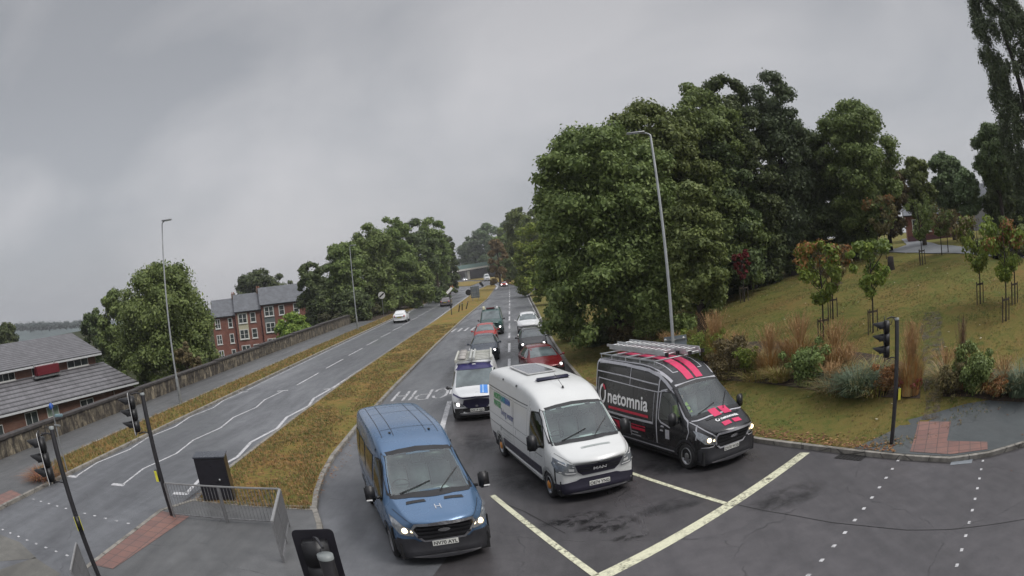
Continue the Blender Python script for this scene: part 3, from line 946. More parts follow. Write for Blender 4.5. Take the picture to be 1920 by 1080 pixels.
# ================================================================ VEHICLES  (local frame: front at y=0 looking to -y, x to the picture's right, z up)
def ip(prof, s):
    return float(np.interp(s, [p[0] for p in prof], [p[1] for p in prof]))
class Body:
    """a car or van shell lofted from side, plan and height profiles; panels, glass, lamps and lettering are laid on to it"""
    def __init__(self, L, st, top, sh, wsh, wtop, zb, wmul=None, bow=0.22, crown=0.04, rear_bow=0.05, tuck=0.05):
        self.L = L
        bm = bmesh.new()
        rings = []
        for s in st:
            zt, zs, w, wt_, b0 = ip(top, s), ip(sh, s), ip(wsh, s), ip(wtop, s), ip(zb, s)
            zs = min(zs, zt-0.03)
            h = zt-zs
            pr = [(0, b0), (w*0.80, b0), (w-tuck, b0+0.02), (w-tuck*0.3, b0+0.14), (w, b0+(zs-b0)*0.45), (w, b0+(zs-b0)*0.78), (w-0.012, zs),
                  (w+(wt_-w)*0.45-0.0, zs+h*0.42), (wt_, zs+h*0.78), (wt_-0.035, zs+h*0.93), (wt_-0.13, zt-0.006), (wt_*0.5, zt+crown*0.7), (0, zt+crown)]
            ring = []
            for x, z in pr: ring.append((x, z))
            full = ring+[(-x, z) for x, z in ring[-2:0:-1]]
            vs = []
            for x, z in full:
                k = (abs(x)/max(w, .1))**3
                fr = max(0, 1-s/1.9)
                rr = max(0, 1-(L-s)/0.5)
                vs.append(bm.verts.new((x, s+bow*k*fr-rear_bow*k*rr, z)))
            rings.append(vs)
        n = len(rings[0])
        for i in range(len(rings)-1):
            for k in range(n):
                bm.faces.new((rings[i][k], rings[i+1][k], rings[i+1][(k+1) % n], rings[i][(k+1) % n]))
        m = n//2
        for R_, flip in ((rings[0], 0), (rings[-1], 1)):
            for k in range(m):
                q = [R_[k], R_[k+1], R_[(n-k-1) % n], R_[(n-k) % n]]
                if len(set(q)) < 3: continue
                u = []
                for v in q:
                    if v not in u: u.append(v)
                try: bm.faces.new(u if not flip else u[::-1])
                except Exception: pass
        bmesh.ops.recalc_face_normals(bm, faces=bm.faces)
        for lv in range(3):
            if lv < 2 or True:
                pass
        me = bpy.data.meshes.new('tmp_shell')
        bm.to_mesh(me); bm.free()
        o = bpy.data.objects.new('tmp_shell', me); COL.objects.link(o)
        sub = o.modifiers.new('s', 'SUBSURF'); sub.levels = 3; sub.render_levels = 3
        dg = bpy.context.evaluated_depsgraph_get()
        ev = o.evaluated_get(dg)
        self.me = bpy.data.meshes.new_from_object(ev)
        bpy.data.objects.remove(o)
        self.bm = bmesh.new(); self.bm.from_mesh(self.me)
        self.bvh = BVHTree.FromBMesh(self.bm)
    D = {'front': (Vector((0, 1, 0)), lambda u, v: Vector((u, -3, v))), 'back': (Vector((0, -1, 0)), lambda u, v: Vector((-u, 20, v))),
         'left': (Vector((1, 0, 0)), lambda u, v: Vector((-4, u, v))), 'right': (Vector((-1, 0, 0)), lambda u, v: Vector((4, u, v))),
         'top': (Vector((0, 0, -1)), lambda u, v: Vector((u, v, 6)))}
    def hit(self, side, u, v):
        d, f = self.D[side]
        q = self.bvh.ray_cast(f(u, v), d)
        return (q[0], q[1]) if q[0] is not None else (None, None)
    def lay(self, side, V2, F, off):
        """project flat vertices on to the shell"""
        out = []; last = None
        for u, v in V2:
            p, n = self.hit(side, u, v)
            if p is None:
                g0 = {'front': Vector((u, 0.3, v)), 'back': Vector((-u, self.L-0.2, v)), 'left': Vector((-1, u, v)), 'right': Vector((1, u, v)), 'top': Vector((u, v, 1.5))}[side]
                p, n = self.bvh.find_nearest(g0)[:2]
            out.append(p-self.D[side][0]*off*0.6+n*off*0.6)
        return out, F
    def grid_poly(self, pts, step):
        P = [Vector(p) for p in pts]; dense = []
        for i in range(len(P)):
            A, B = P[i], P[(i+1) % len(P)]; q = max(1, int((B-A).length/step))
            for j in range(q): dense.append(A+(B-A)*(j/q))
        m = len(dense); ed = [(i, (i+1) % m) for i in range(m)]
        allp = list(dense)
        x0, x1 = min(p.x for p in P), max(p.x for p in P); y0, y1 = min(p.y for p in P), max(p.y for p in P)
        nx, ny = max(1, int((x1-x0)/step)), max(1, int((y1-y0)/step))
        if nx > 1 and ny > 1:
            for i in range(1, nx):
                for j in range(1, ny):
                    allp.append(Vector((x0+(x1-x0)*i/nx, y0+(y1-y0)*j/ny)))
        vo, eo, fo, *_ = delaunay_2d_cdt(allp, ed, [list(range(m))], 1, 1e-5)
        return [(v.x, v.y) for v in vo], [tuple(f) for f in fo]
    def patch(self, mb, side, pts, off=0.008, step=0.12, thick=0.0):
        V2, F = self.grid_poly(pts, step)
        V, F = self.lay(side, V2, F, off)
        d = self.D[side][0]
        a, b_, c2 = (V[i] for i in F[0][:3])
        if (b_-a).cross(c2-a).dot(d) > 0: F = [f[::-1] for f in F]
        old = mb.smooth; mb.smooth = True
        mb.add(V, F); mb.smooth = old
        if thick > 0:
            n = len(pts)
            E = {}
            for f in F:
                for i in range(len(f)):
                    e = (f[i], f[(i+1) % len(f)])
                    E[e] = 1
            B = [e for e in E if (e[1], e[0]) not in E]
            vs = []; fs = []
            for e in B:
                k = len(vs)
                vs += [V[e[0]], V[e[1]], V[e[1]]+d*thick, V[e[0]]+d*thick]
                fs.append((k, k+3, k+2, k+1))
            mb.add(vs, fs)
    def line(self, mb, side, pts, w, off=0.006, step=0.1):
        P = [Vector(p) for p in pts]; Q = []
        for i in range(len(P)-1):
            q = max(1, int((P[i+1]-P[i]).length/step))
            for j in range(q): Q.append(P[i]+(P[i+1]-P[i])*(j/q))
        Q.append(P[-1])
        L2 = []
        for i, p in enumerate(Q):
            t = (Q[min(i+1, len(Q)-1)]-Q[max(i-1, 0)]).normalized(); nn = Vector((-t.y, t.x))*w/2
            L2 += [(p+nn)[:], (p-nn)[:]]
        F = [(2*i, 2*i+1, 2*i+3, 2*i+2) for i in range(len(Q)-1)]
        V, F = self.lay(side, L2, F, off)
        d = self.D[side][0]
        a, b_, c2 = (V[i] for i in F[0][:3])
        if (b_-a).cross(c2-a).dot(d) > 0: F = [f[::-1] for f in F]
        mb.add(V, F)
    def text(self, mb, side, txt, u0, v0, h, rot=0.0, off=0.010, flipu=False, wscale=1.0, bold=0.0, align='LEFT'):
        cu = bpy.data.curves.new('tmp_txt', 'FONT'); cu.body = txt; cu.size = h*1.38; cu.offset = bold; cu.align_x = align; cu.resolution_u = 3
        o = bpy.data.objects.new('tmp_txt', cu); COL.objects.link(o)
        me = bpy.data.meshes.new_from_object(o.evaluated_get(bpy.context.evaluated_depsgraph_get()))
        V2 = []
        ca, sa = math.cos(rot), math.sin(rot)
        for v in me.vertices:
            x, y = v.co.x*wscale, v.co.y
            x, y = x*ca-y*sa, x*sa+y*ca
            V2.append((u0+(-x if flipu else x), v0+y))
        F = [tuple(p.vertices) for p in me.polygons]
        bpy.data.objects.remove(o); bpy.data.curves.remove(cu); bpy.data.meshes.remove(me)
        if not F: return
        V, F = self.lay(side, V2, F, off)
        d = self.D[side][0]
        F = [f if (V[f[1]]-V[f[0]]).cross(V[f[2]]-V[f[0]]).dot(d) < 0 else f[::-1] for f in F]
        mb.add(V, F)
    def cut(self, side, pts, nsign=True):
        """open the shell where a window is, so one sees in"""
        d = self.D[side][0]
        P = pts
        def ins(x, y):
            c = False; j = len(P)-1
            for i in range(len(P)):
                xi, yi = P[i]; xj, yj = P[j]
                if (yi > y) != (yj > y) and x < (xj-xi)*(y-yi)/(yj-yi)+xi: c = not c
                j = i
            return c
        dl = []
        for f in self.bm.faces:
            c = f.calc_center_median()
            u, v = {'front': (c.x, c.z), 'back': (-c.x, c.z), 'left': (c.y, c.z), 'right': (c.y, c.z), 'top': (c.x, c.y)}[side]
            if f.normal.dot(d) < -0.12 and ins(u, v): dl.append(f)
        bmesh.ops.delete(self.bm, geom=dl, context='FACES')
    def cut_arch(self, s, r, z=0.0):
        dl = [f for f in self.bm.faces if math.hypot(f.calc_center_median().y-s, f.calc_center_median().z-z) < r and abs(f.calc_center_median().x) > 0.45]
        bmesh.ops.delete(self.bm, geom=dl, context='FACES')
    def finish(self, name, mat, parent):
        me = bpy.data.meshes.new(name)
        self.bm.to_mesh(me); self.bm.free()
        me.polygons.foreach_set('use_smooth', [True]*len(me.polygons))
        o = link(name, me, parent, [mat, trim_p])
        me.polygons.foreach_set('material_index', [1 if p.center.z < 0.315 else 0 for p in me.polygons])
        return o
def inset(pts, k):
    cx = sum(p[0] for p in pts)/len(pts); cy = sum(p[1] for p in pts)/len(pts)
    out = []
    for x, y in pts:
        d = math.hypot(x-cx, y-cy)
        out.append((x+(cx-x)/d*k*1.2, y+(cy-y)/d*k*1.2))
    return out
_wheels = {}
def wheel(parent, x, y, r, w=0.2, style='steel', side=1, rimmat=None):
    """one wheel: tyre with rounded shoulders, rim as its part"""
    key = (r, w, style, side)
    if key not in _wheels:
        t = MB()
        ri = r*0.66
        t.lathe([(ri, -w/2+.01), (r*0.9, -w/2), (r*0.985, -w*0.36), (r, -w*0.2), (r, w*0.2), (r*0.985, w*0.36), (r*0.9, w/2), (ri, w/2-.01)], 30, 'x')
        rm = MB(); o_ = side*w/2
        rm.lathe([(ri, o_*0.5), (ri*1.01, o_*0.92), (ri*0.93, o_*0.98), (ri*0.88, o_*0.55), (ri*0.55, o_*0.45)], 26, 'x')
        if style == 'steel':
            rm.lathe([(ri*0.9, o_*0.5), (ri*0.62, o_*0.62), (ri*0.5, o_*0.55), (ri*0.34, o_*0.85), (ri*0.2, o_*0.9), (0.001, o_*0.92)], 22, 'x')
            for k in range(8):
                a_ = k*PI/4
                rm.cur = 1
                rm.tube([(o_*0.62, math.cos(a_)*ri*0.74, math.sin(a_)*ri*0.74), (o_*0.69, math.cos(a_)*ri*0.74, math.sin(a_)*ri*0.74)], ri*0.10, 8)
                rm.cur = 0
        else:
            rm.cur = 1
            rm.lathe([(ri*0.9, o_*0.35), (0.001, o_*0.3)], 20, 'x')
            rm.cur = 0
            for k in range(5):
                a_ = k*2*PI/5+0.3
                for da in (-0.16, 0.16):
                    rm.tube([(o_*0.8, math.cos(a_)*ri*0.12, math.sin(a_)*ri*0.12), (o_*0.86, math.cos(a_+da)*ri*0.9, math.sin(a_+da)*ri*0.9)], ri*0.075, 6)
            rm.lathe([(ri*0.2, o_*0.6), (ri*0.2, o_*0.95), (0.001, o_*1.0)], 14, 'x')
        a_ = t.build('wheel', rubber); b_ = rm.build('rim', [rimmat or alloy, black_p])
        _wheels[key] = (a_.data, b_.data)
        bpy.data.objects.remove(a_); bpy.data.objects.remove(b_)
    tm_, rm_ = _wheels[key]
    o = bpy.data.objects.new('wheel', tm_); COL.objects.link(o); o.parent = parent; o.location = (x, y, r)
    q = bpy.data.objects.new('rim', rm_); COL.objects.link(q); q.parent = o
    return o
def arch(parent, B, s, r, w, mat):
    m = MB()
    for sd, sx in (('left', -1), ('right', 1)):
        pts = []
        for k in range(15):
            a_ = PI*k/14*1.16-0.25
            pts.append((s-math.cos(a_)*(r+0.02), r*0.86+math.sin(a_)*(r+0.02)))
        pts = [(u, max(v, 0.24)) for u, v in pts]
        B.line(m, sd, pts, 0.07, 0.012, 0.06)
    return m
def mirror_(parent, x, y, z, sx, size=(0.17, 0.13, 0.26), mat=None, name='wing_mirror', lens_col=None):
    m = MB(); m.smooth = True
    hw, hd, hh = size
    m.obox((x+sx*hw*0.72, y, z), (hw, hd, hh), (0, 0, sx*0.12), 0.035)
    m.smooth = False
    m.tube([(x-sx*0.06, y+0.05, z-hh*0.3), (x+sx*0.03, y+0.02, z-hh*0.3)], 0.035, 6)
    o = m.build(name, mat or black_p, parent)
    if lens_col:
        k = MB(); k.obox((x+sx*hw*0.9, y-hd*0.52, z-hh*0.36), (hw*0.6, 0.02, 0.035), (0, 0, 0), 0.008)
        k.build('indicator', lens_col, o)
    return o
def interior(parent, w, s0, s1, zf, zd, seats=3):
    m = MB()
    m.box((-w, s0+0.55, zf), (w, s1, zf+0.03))
    m.box((-w, s1, zf), (w, s1+0.03, zd+0.75))
    m.build('cab_floor', trim_p, parent)
    m = MB(); m.smooth = True
    m.obox((0, s0+0.42, zd-0.16), (2*w, 0.62, 0.26), (0.12, 0, 0), 0.06)
    m.smooth = False
    m.build('dashboard', simple('dash_grey', (0.16, 0.165, 0.17), 0.7), parent)
    for k in range(seats):
        x = -w*0.58+k*(w*1.16/(seats-1))
        q = MB(); q.smooth = True
        q.obox((x, s1-0.42, zd-0.34), (0.48, 0.5, 0.14), (0, 0, 0), 0.05)
        q.obox((x, s1-0.16, zd+0.02), (0.46, 0.13, 0.66), (-0.18, 0, 0), 0.05)
        q.obox((x, s1-0.10, zd+0.46), (0.26, 0.10, 0.18), (-0.1, 0, 0), 0.04)
        q.build('seat', seatm, parent)
    q = MB(); q.smooth = True
    sx = -w*0.56
    q.X = Matrix.Translation((sx, s0+0.85, zd+0.02)) @ Matrix.Rotation(-1.0, 4, 'X')
    pts = [(0.19*math.cos(a_*PI/8), 0.19*math.sin(a_*PI/8), 0) for a_ in range(17)]
    q.tube(pts, 0.016, 6, cap=False); q.tube([(-.18, 0, 0), (.18, 0, 0)], 0.018, 6)
    q.build('steering_wheel', black_p, parent)

VST = [0.0, 0.10, 0.26, 0.5, 0.8, 1.02, 1.3, 1.6, 1.86, 2.05, 2.35, 2.8, 3.4, 4.2, 5.0, 5.5, 5.8]
def transit(root, L, roof, paintm, H3=False, bodyname='body'):
    st = VST[:-2]+[L-0.35, L-0.08, L]
    if H3: top = [(0, 0.98), (0.10, 1.08), (0.3, 1.17), (0.7, 1.31), (1.02, 1.43), (1.88, 2.10), (2.1, 2.28), (2.4, 2.44), (2.8, 2.57), (3.4, 2.63), (L-.3, 2.63), (L, 2.56)]
    else: top = [(0, 0.98), (0.10, 1.08), (0.3, 1.17), (0.7, 1.31), (1.02, 1.43), (1.88, 2.08), (2.2, 2.22), (2.6, 2.33), (3.3, 2.40), (L-.3, 2.40), (L, 2.34)]
    B = Body(L, st, top,
             sh=[(0, 0.72), (0.26, 0.92), (0.6, 1.08), (1.02, 1.20), (1.5, 1.24), (L, 1.24)],
             wsh=[(0, 0.74), (0.10, 0.86), (0.26, 0.94), (0.5, 0.99), (1.0, 1.02), (L-0.4, 1.02), (L, 0.97)],
             wtop=[(0, 0.62), (0.3, 0.74), (1.0, 0.86), (1.3, 0.86), (1.88, 0.80), (2.4, 0.84), (3.2, 0.88), (L, 0.86)],
             zb=[(0, 0.22), (0.3, 0.20), (0.6, 0.24), (L-.5, 0.30), (L, 0.40)], bow=0.30, crown=0.045)
    return B
def wipers(parent, B, y0, z0):
    m = MB()
    for (a, b_) in (((-0.62, 0), (0.05, 0.16)), ((0.18, 0.0), (0.68, 0.30))):
        pts = []
        for k in range(7):
            u = a[0]+(b_[0]-a[0])*k/6; v = z0+a[1]+(b_[1]-a[1])*k/6
            p, n = B.hit('front', u, v)
            if p is not None: pts.append(p+n*0.03)
        if len(pts) > 2: m.tube(pts, 0.011, 5)
    return m.build('wiper', black_p, parent)
def van_common(root, B, L, wheels_at, r=0.35, ws=None, vstyle='ford'):
    pass

WS_T = [(-0.80, 1.40), (-0.40, 1.44), (0, 1.45), (0.40, 1.44), (0.80, 1.40), (0.755, 1.75), (0.69, 2.035), (0.35, 2.07), (0, 2.08), (-0.35, 2.07), (-0.69, 2.035), (-0.755, 1.75)]
SW_T = [(1.22, 1.26), (1.42, 1.24), (2.28, 1.24), (2.30, 1.42), (2.26, 1.92), (1.92, 1.94), (1.72, 1.84)]
def build_transit(px, L, roof, col, plate, label, H3=False, warm=True):
    x, y, a_ = px
    root = empty('panel_van', (x, y, 0), a_, label, 'van')
    pm = col
    B = transit(root, L, roof, pm, H3)
    # glass and frits first, on the closed shell
    m = MB(); B.patch(m, 'front', WS_T, 0.012, 0.09); ws_mesh = m
    fr = MB()
    W2 = inset(WS_T, -0.035)
    loop = W2+[W2[0]]
    B.line(fr, 'front', loop, 0.075, 0.009, 0.08)
    sw = []
    for sd in ('left', 'right'):
        q = MB(); B.patch(q, sd, SW_T, 0.012, 0.12); sw.append(q)
        B.line(fr, sd, SW_T+[SW_T[0]], 0.06, 0.009, 0.08)
    # grille, bumper, lamps, vents
    bump = MB()
    B.patch(bump, 'front', [(-0.90, 0.17), (0.90, 0.17), (0.93, 0.50), (0.90, 0.66), (0.60, 0.64), (0.50, 0.56), (0, 0.54), (-0.50, 0.56), (-0.60, 0.64), (-0.90, 0.66), (-0.93, 0.50)], 0.030, 0.09, 0.05)
    for sd in ('left', 'right'):
        B.patch(bump, sd, [(0.22, 0.24), (0.52, 0.24), (0.55, 0.6), (0.22, 0.62)], 0.026, 0.1, 0.04)
        q = MB(); B.patch(q, sd, [(1.5, 0.34), (L-1.75, 0.34), (L-1.75, 0.52), (1.5, 0.52)], 0.015, 0.3, 0.03); q.build('sill_moulding', trim_p, root)
        q = MB(); B.patch(q, sd, [(L-0.78, 0.34), (L-0.1, 0.42), (L-0.1, 0.62), (L-0.72, 0.62)], 0.015, 0.3, 0.03); q.build('rear_corner_bumper', trim_p, root)
    gr_ = MB()
    gp = [(-0.52, 0.68), (-0.40, 0.57), (0.40, 0.57), (0.52, 0.68), (0.62, 0.90), (0.55, 1.01), (0, 1.035), (-0.55, 1.01), (-0.62, 0.90)]
    B.patch(gr_, 'front', gp, 0.020, 0.08, 0.05)
    surr = MB(); B.line(surr, 'front', gp+[gp[0]], 0.045, 0.038, 0.07)
    bars = MB()
    for v in (0.68, 0.79, 0.90):
        B.patch(bars, 'front', [(-0.53, v-0.024), (0.53, v-0.024), (0.53, v+0.024), (-0.53, v+0.024)], 0.045, 0.1, 0.03)
    badge = MB()
    B.patch(badge, 'front', [(0.125*math.cos(t*PI/8), 0.845+0.055*math.sin(t*PI/8)) for t in range(16)], 0.062, 0.06, 0.02)
    HL = [(0.56, 0.80), (0.60, 0.70), (0.84, 0.76), (0.94, 0.90), (0.95, 1.10), (0.88, 1.06), (0.74, 0.94), (0.60, 0.90)]
    lamps = []
    for sx in (-1, 1):
        q = MB(); pts = [(sx*u, v) for u, v in HL]
        if sx < 0: pts = pts[::-1]
        B.patch(q, 'front', pts, 0.016, 0.07); lamps.append((q, sx))
    bon = MB()
    for sx in (-1, 1):
        for (u0, u1, v0_, v1) in ((0.18, 0.58, 0.62, 0.70),):
            pts = [(sx*u0, v0_), (sx*u1, v0_+0.035), (sx*(u1-0.02), v1+0.035), (sx*(u0+0.02), v1)]
            B.patch(bon, 'top', pts, 0.010, 0.1)
    B.line(bon, 'front', [(-0.80, 1.385), (-0.4, 1.405), (0, 1.415), (0.4, 1.405), (0.80, 1.385)], 0.055, 0.008, 0.1)
    seams = MB()
    for sd in ('left', 'right'):
        B.line(seams, sd, [(1.16, 0.45), (1.14, 0.9), (1.2, 1.22)], 0.012, 0.004, 0.1)
        B.line(seams, sd, [(2.38, 0.4), (2.40, 1.25), (2.36, 1.98)], 0.012, 0.004, 0.1)
        B.line(seams, sd, [(2.42, 1.02), (L-0.15, 1.02)], 0.020, 0.004, 0.2)
        if sd == 'right' or True:
            B.line(seams, sd, [(3.72, 0.4), (3.72, 2.1)], 0.010, 0.004, 0.1)
    B.line(seams, 'front', [(-0.86, 1.20), (-0.62, 1.03), (-0.5, 1.005), (0, 1.02), (0.5, 1.005), (0.62, 1.03), (0.86, 1.20)], 0.012, 0.006, 0.08)
    for u in (-0.62, -0.36, 0.36, 0.62):
        B.line(seams, 'top', [(u, 2.5), (u, L-0.4)], 0.014, 0.003, 0.3)
    for v in (2.9, L-1.5, L-0.75):
        B.line(seams, 'top', [(-0.74, v), (0.74, v)], 0.014, 0.003, 0.15)
    wp = wipers(root, B, 1.1, 1.42)
    ar = []
    for s_ in (1.02, L-1.20): ar.append(arch(root, B, s_, r_w+0.06, 0.1, trim_p))
    # open the shell
    B.cut('front', inset(WS_T, 0.02)); B.cut('left', inset(SW_T, 0.02)); B.cut('right', inset(SW_T, 0.02))
    for s_ in (1.02, L-1.20): B.cut_arch(s_, r_w+0.035, r_w*0.9)
    body = B  # finish after liveries
    parts = dict(ws=ws_mesh, fr=fr, sw=sw, bump=bump, gr=gr_, surr=surr, bars=bars, badge=badge, lamps=lamps, bon=bon, seams=seams, arch=ar)
    return root, B, parts
r_w = 0.365
def finish_transit(root, B, P, L, pm, plate, warm=True, lit=(1, 1), surr_m=None, lampshape=True):
    P['ws'].build('windscreen', glass, root)
    P['fr'].build('window_seal', black_p, root)
    for q in P['sw']: q.build('side_window', glass_side, root)
    bo = P['bump'].build('bumper', trim_p, root)
    g_ = P['gr'].build('grille', black_p, root)
    P['bars'].build('grille_bar', trim_p, g_)
    P['surr'].build('grille_surround', surr_m or chrome, g_)
    P['badge'].build('badge', chrome, g_)
    P['bon'].build('bonnet_vent', black_p, root)
    P['seams'].build('panel_gap', simple('gap_dark', (0.012, 0.012, 0.014), 0.8), root)
    for m_ in P['arch']: m_.build('wheel_arch', trim_p, root)
    for q, sx in P['lamps']:
        h = q.build('headlight', lens, root)
        if lit[0 if sx < 0 else 1]:
            k = MB(); k.smooth = True
            p, n = B.hit('front', sx*0.76, 0.855)
            c0 = Vector((sx*0.75, p.y-0.035 if p else 0.25, 0.855))
            k.X = Matrix.Translation(c0)
            k.lathe([(0.001, -0.03), (0.04, -0.022), (0.062, 0.0), (0.065, 0.03)], 16, 'y')
            k.build('lit_bulb', lamp_on if warm else lamp_w, h)
            k = MB(); k.smooth = True; k.X = Matrix.Translation(c0+Vector((-sx*0.13, -0.03, -0.02)))
            k.lathe([(0.001, -0.02), (0.028, -0.012), (0.038, 0.02)], 12, 'y'); k.build('reflector_bulb', lamp_on if warm else lamp_w, h)
        else:
            k = MB(); k.smooth = True
            p, n = B.hit('front', sx*0.75, 0.855)
            k.X = Matrix.Translation((sx*0.75, (p.y if p else 0.25)-0.02, 0.855))
            k.lathe([(0.001, -0.02), (0.05, -0.01), (0.075, 0.02)], 16, 'y'); k.build('reflector', chrome, h)
    plate_obj(root, B, plate, 0.50)
    body = B.finish('body', pm, root)
    u = MB(); u.box((-0.90, 0.35, 0.17), (0.90, L-0.3, 0.55))
    for s_ in (1.02, L-1.2):
        u.box((-0.98, s_-0.46, 0.30), (-0.62, s_+0.46, 0.86)); u.box((0.62, s_-0.46, 0.30), (0.98, s_+0.46, 0.86))
    uo = u.build('underbody', simple('underbody_dark', (0.008, 0.008, 0.009), 0.9), root)
    interior(root, 0.84, 0.95, 2.35, 0.6, 1.36)
    for sx in (-1, 1):
        q = MB(); q.smooth = True; q.obox((sx*0.38, 1.96, 1.95), (0.44, 0.03, 0.15), (0.7, 0, 0), 0.01); q.build('sun_visor', simple('visor_cream', (0.55, 0.56, 0.50), 0.7), root)
    q = MB(); q.obox((0.30, 1.28, 1.352), (0.30, 0.21, 0.012), (0.12, 0, 0.3)); q.build('paper', whitep, root)
    for s_ in (1.02, L-1.20):
        for sx in (-1, 1): wheel(root, sx*0.90, s_, r_w, 0.215, 'steel', sx)
def plate_obj(root, B, text, z, y=None, side='front', w=0.52, col=None):
    p, n = B.hit('front', 0, z)
    y0 = (p.y if p is not None else 0.0)-0.045
    m = MB(); m.X = Matrix.Translation((0, y0, z)); m.box((-w/2, -0.006, -0.06), (w/2, 0.008, 0.06), 0.004)
    o = m.build('number_plate', col or plate_m, root)
    if text:
        cu = bpy.data.curves.new('tmp_txt', 'FONT'); cu.body = text; cu.size = 0.112; cu.align_x = 'CENTER'; cu.offset = 0.0025; cu.space_character = 1.02
        t = bpy.data.objects.new('tmp_txt', cu); COL.objects.link(t)
        me = bpy.data.meshes.new_from_object(t.evaluated_get(bpy.context.evaluated_depsgraph_get()))
        bpy.data.objects.remove(t)
        wmax = max(v.co.x for v in me.vertices); k = min(1.0, (w/2-0.02)/wmax)
        for v in me.vertices:
            v.co = Vector((v.co.x*k, y0-0.0085, z+(v.co.y-0.04)))
        bm = bmesh.new(); bm.from_mesh(me)
        for f in bm.faces:
            if f.normal.y > 0: f.normal_flip()
        bm.to_mesh(me); bm.free()
        tt = bpy.data.objects.new('plate_lettering', me); COL.objects.link(tt); tt.parent = o
        me.materials.clear(); me.materials.append(simple('plate_black', (0.01, 0.01, 0.01), 0.5))
    return o

# ---- blue van (near lane)
blue_m = paint('paint_steel_blue', (0.090, 0.165, 0.285), 0.30, 0.26, 0.3)
L = 6.05
root, B, P = build_transit((-1.672, 12.0, 0.315), L, 'H2', blue_m, 'NV70 AYL', 'steel blue panel van at the front of the queue beside the grassy reservation, headlights lit')
wl = simple('window_tint', (0.012, 0.013, 0.016), 0.12, var=0.3, spec=0.8)
bw = MB()
for sd in ('left', 'right'):
    for (a0, a1) in ((2.55, 3.62), (3.82, 4.85), (4.98, 5.85)):
        B.patch(bw, sd, [(a0, 1.30), (a1, 1.30), (a1, 1.92), (a0, 1.92)], 0.010, 0.15)
bwo = bw.build('rear_side_window', wl, root)
em = MB()
p_, n_ = B.hit('top', 0.02, 0.42)
B.line(em, 'top', [(-0.05, 0.36), (-0.05, 0.50)], 0.018, 0.008); B.line(em, 'top', [(0.05, 0.36), (0.05, 0.50)], 0.018, 0.008); B.line(em, 'top', [(-0.05, 0.43), (0.05, 0.43)], 0.018, 0.008)
em.build('bonnet_emblem', chrome, root)
an = MB(); an.smooth = True
for u, v in ((-0.42, 2.65), (0.45, 2.62)):
    q, n_ = B.hit('top', u, v); an.obox((u, v, q.z+0.015), (0.05, 0.09, 0.03), (0, 0, 0), 0.01)
an.build('roof_fitting', black_p, root)
mirror_(root, -1.04, 1.38, 1.38, -1, (0.22, 0.12, 0.36), lens_col=whitep); mirror_(root, 1.04, 1.38, 1.38, 1, (0.22, 0.12, 0.36), lens_col=whitep)
finish_transit(root, B, P, L, blue_m, 'NV70 AYL')

# ---- black liveried van (far lane)
blk = paint('paint_black', (0.020, 0.020, 0.023), 0.2, 0.25, 0.5)
root, B, P = build_transit((5.299, 16.03, 0.373), 6.1, 'H3', blk, 'BV70 WMX', 'black van lettered in white with pink roof stripes and silver outlines, nearest the grass bank', H3=True)
L = 6.1
sil = simple('decal_silver', (0.42, 0.42, 0.45), 0.4); pink = simple('decal_pink', (0.62, 0.035, 0.12), 0.4, var=0.08); red_d = simple('decal_red', (0.50, 0.02, 0.05), 0.4, var=0.08); wht = simple('decal_white', (0.8, 0.8, 0.8), 0.4, var=0.03)
o = MB()
for sd in ('left', 'right'):
    B.line(o, sd, [(L-0.10, 0.7), (L-0.14, 1.4), (L-0.16, 2.5)], 0.055)
    B.line(o, sd, [(L-0.16, 2.52), (4.2, 2.52), (3.0, 2.47), (2.5, 2.36), (2.2, 2.2), (1.95, 2.03)], 0.075, 0.012)
    B.line(o, sd, [(L-0.2, 2.22), (4.2, 2.20), (2.5, 2.12)], 0.035)
    B.line(o, sd, [(L-0.3, 2.02), (4.2, 1.98), (2.5, 1.93), (2.2, 1.98), (1.95, 1.92)], 0.028)
    B.line(o, sd, [(L-0.3, 2.02), (L-0.3, 1.10)], 0.028)
    B.line(o, sd, [(L-0.2, 1.06), (3.9, 1.04), (2.62, 1.06)], 0.065)
    B.line(o, sd, [(L-0.5, 0.93), (3.9, 0.90)], 0.03); B.line(o, sd, [(3.86, 0.92), (3.80, 0.45)], 0.03)
    B.line(o, sd, [(3.9, 2.46), (3.92, 2.0)], 0.03); B.line(o, sd, [(2.62, 1.06), (2.62, 1.9)], 0.02)
    B.line(o, sd, [(2.42, 0.45), (2.44, 1.2), (2.46, 2.2), (2.44, 2.32)], 0.05)
    B.line(o, sd, [(2.34, 1.22), (2.33, 1.98), (2.1, 2.02)], 0.04); B.line(o, sd, [(2.34, 1.24), (2.20, 1.14), (1.75, 1.06)], 0.05)
    B.line(o, sd, [(1.95, 2.02), (1.6, 1.72), (1.2, 1.38), (1.05, 1.30)], 0.035)
    B.line(o, sd, [(1.05, 1.30), (0.9, 1.05), (1.0, 0.8)], 0.03); B.line(o, sd, [(0.62, 0.66), (0.62, 1.0), (0.75, 1.22)], 0.035)
    B.line(o, sd, [(1.55, 0.42), (L-1.8, 0.42)], 0.035, 0.022)
B.line(o, 'top', [(-0.70, 2.05), (-0.78, 2.8), (-0.80, 4.0), (-0.80, L-0.3)], 0.07); B.line(o, 'top', [(0.70, 2.05), (0.78, 2.8), (0.80, 4.0), (0.80, L-0.3)], 0.07)
for sx in (-1, 1):
    B.line(o, 'top', [(sx*0.52, 3.2), (sx*0.50, 2.3), (sx*0.34, 2.28)], 0.03)
B.line(o, 'front', [(-0.70, 2.11), (0, 2.15), (0.70, 2.11)], 0.045)
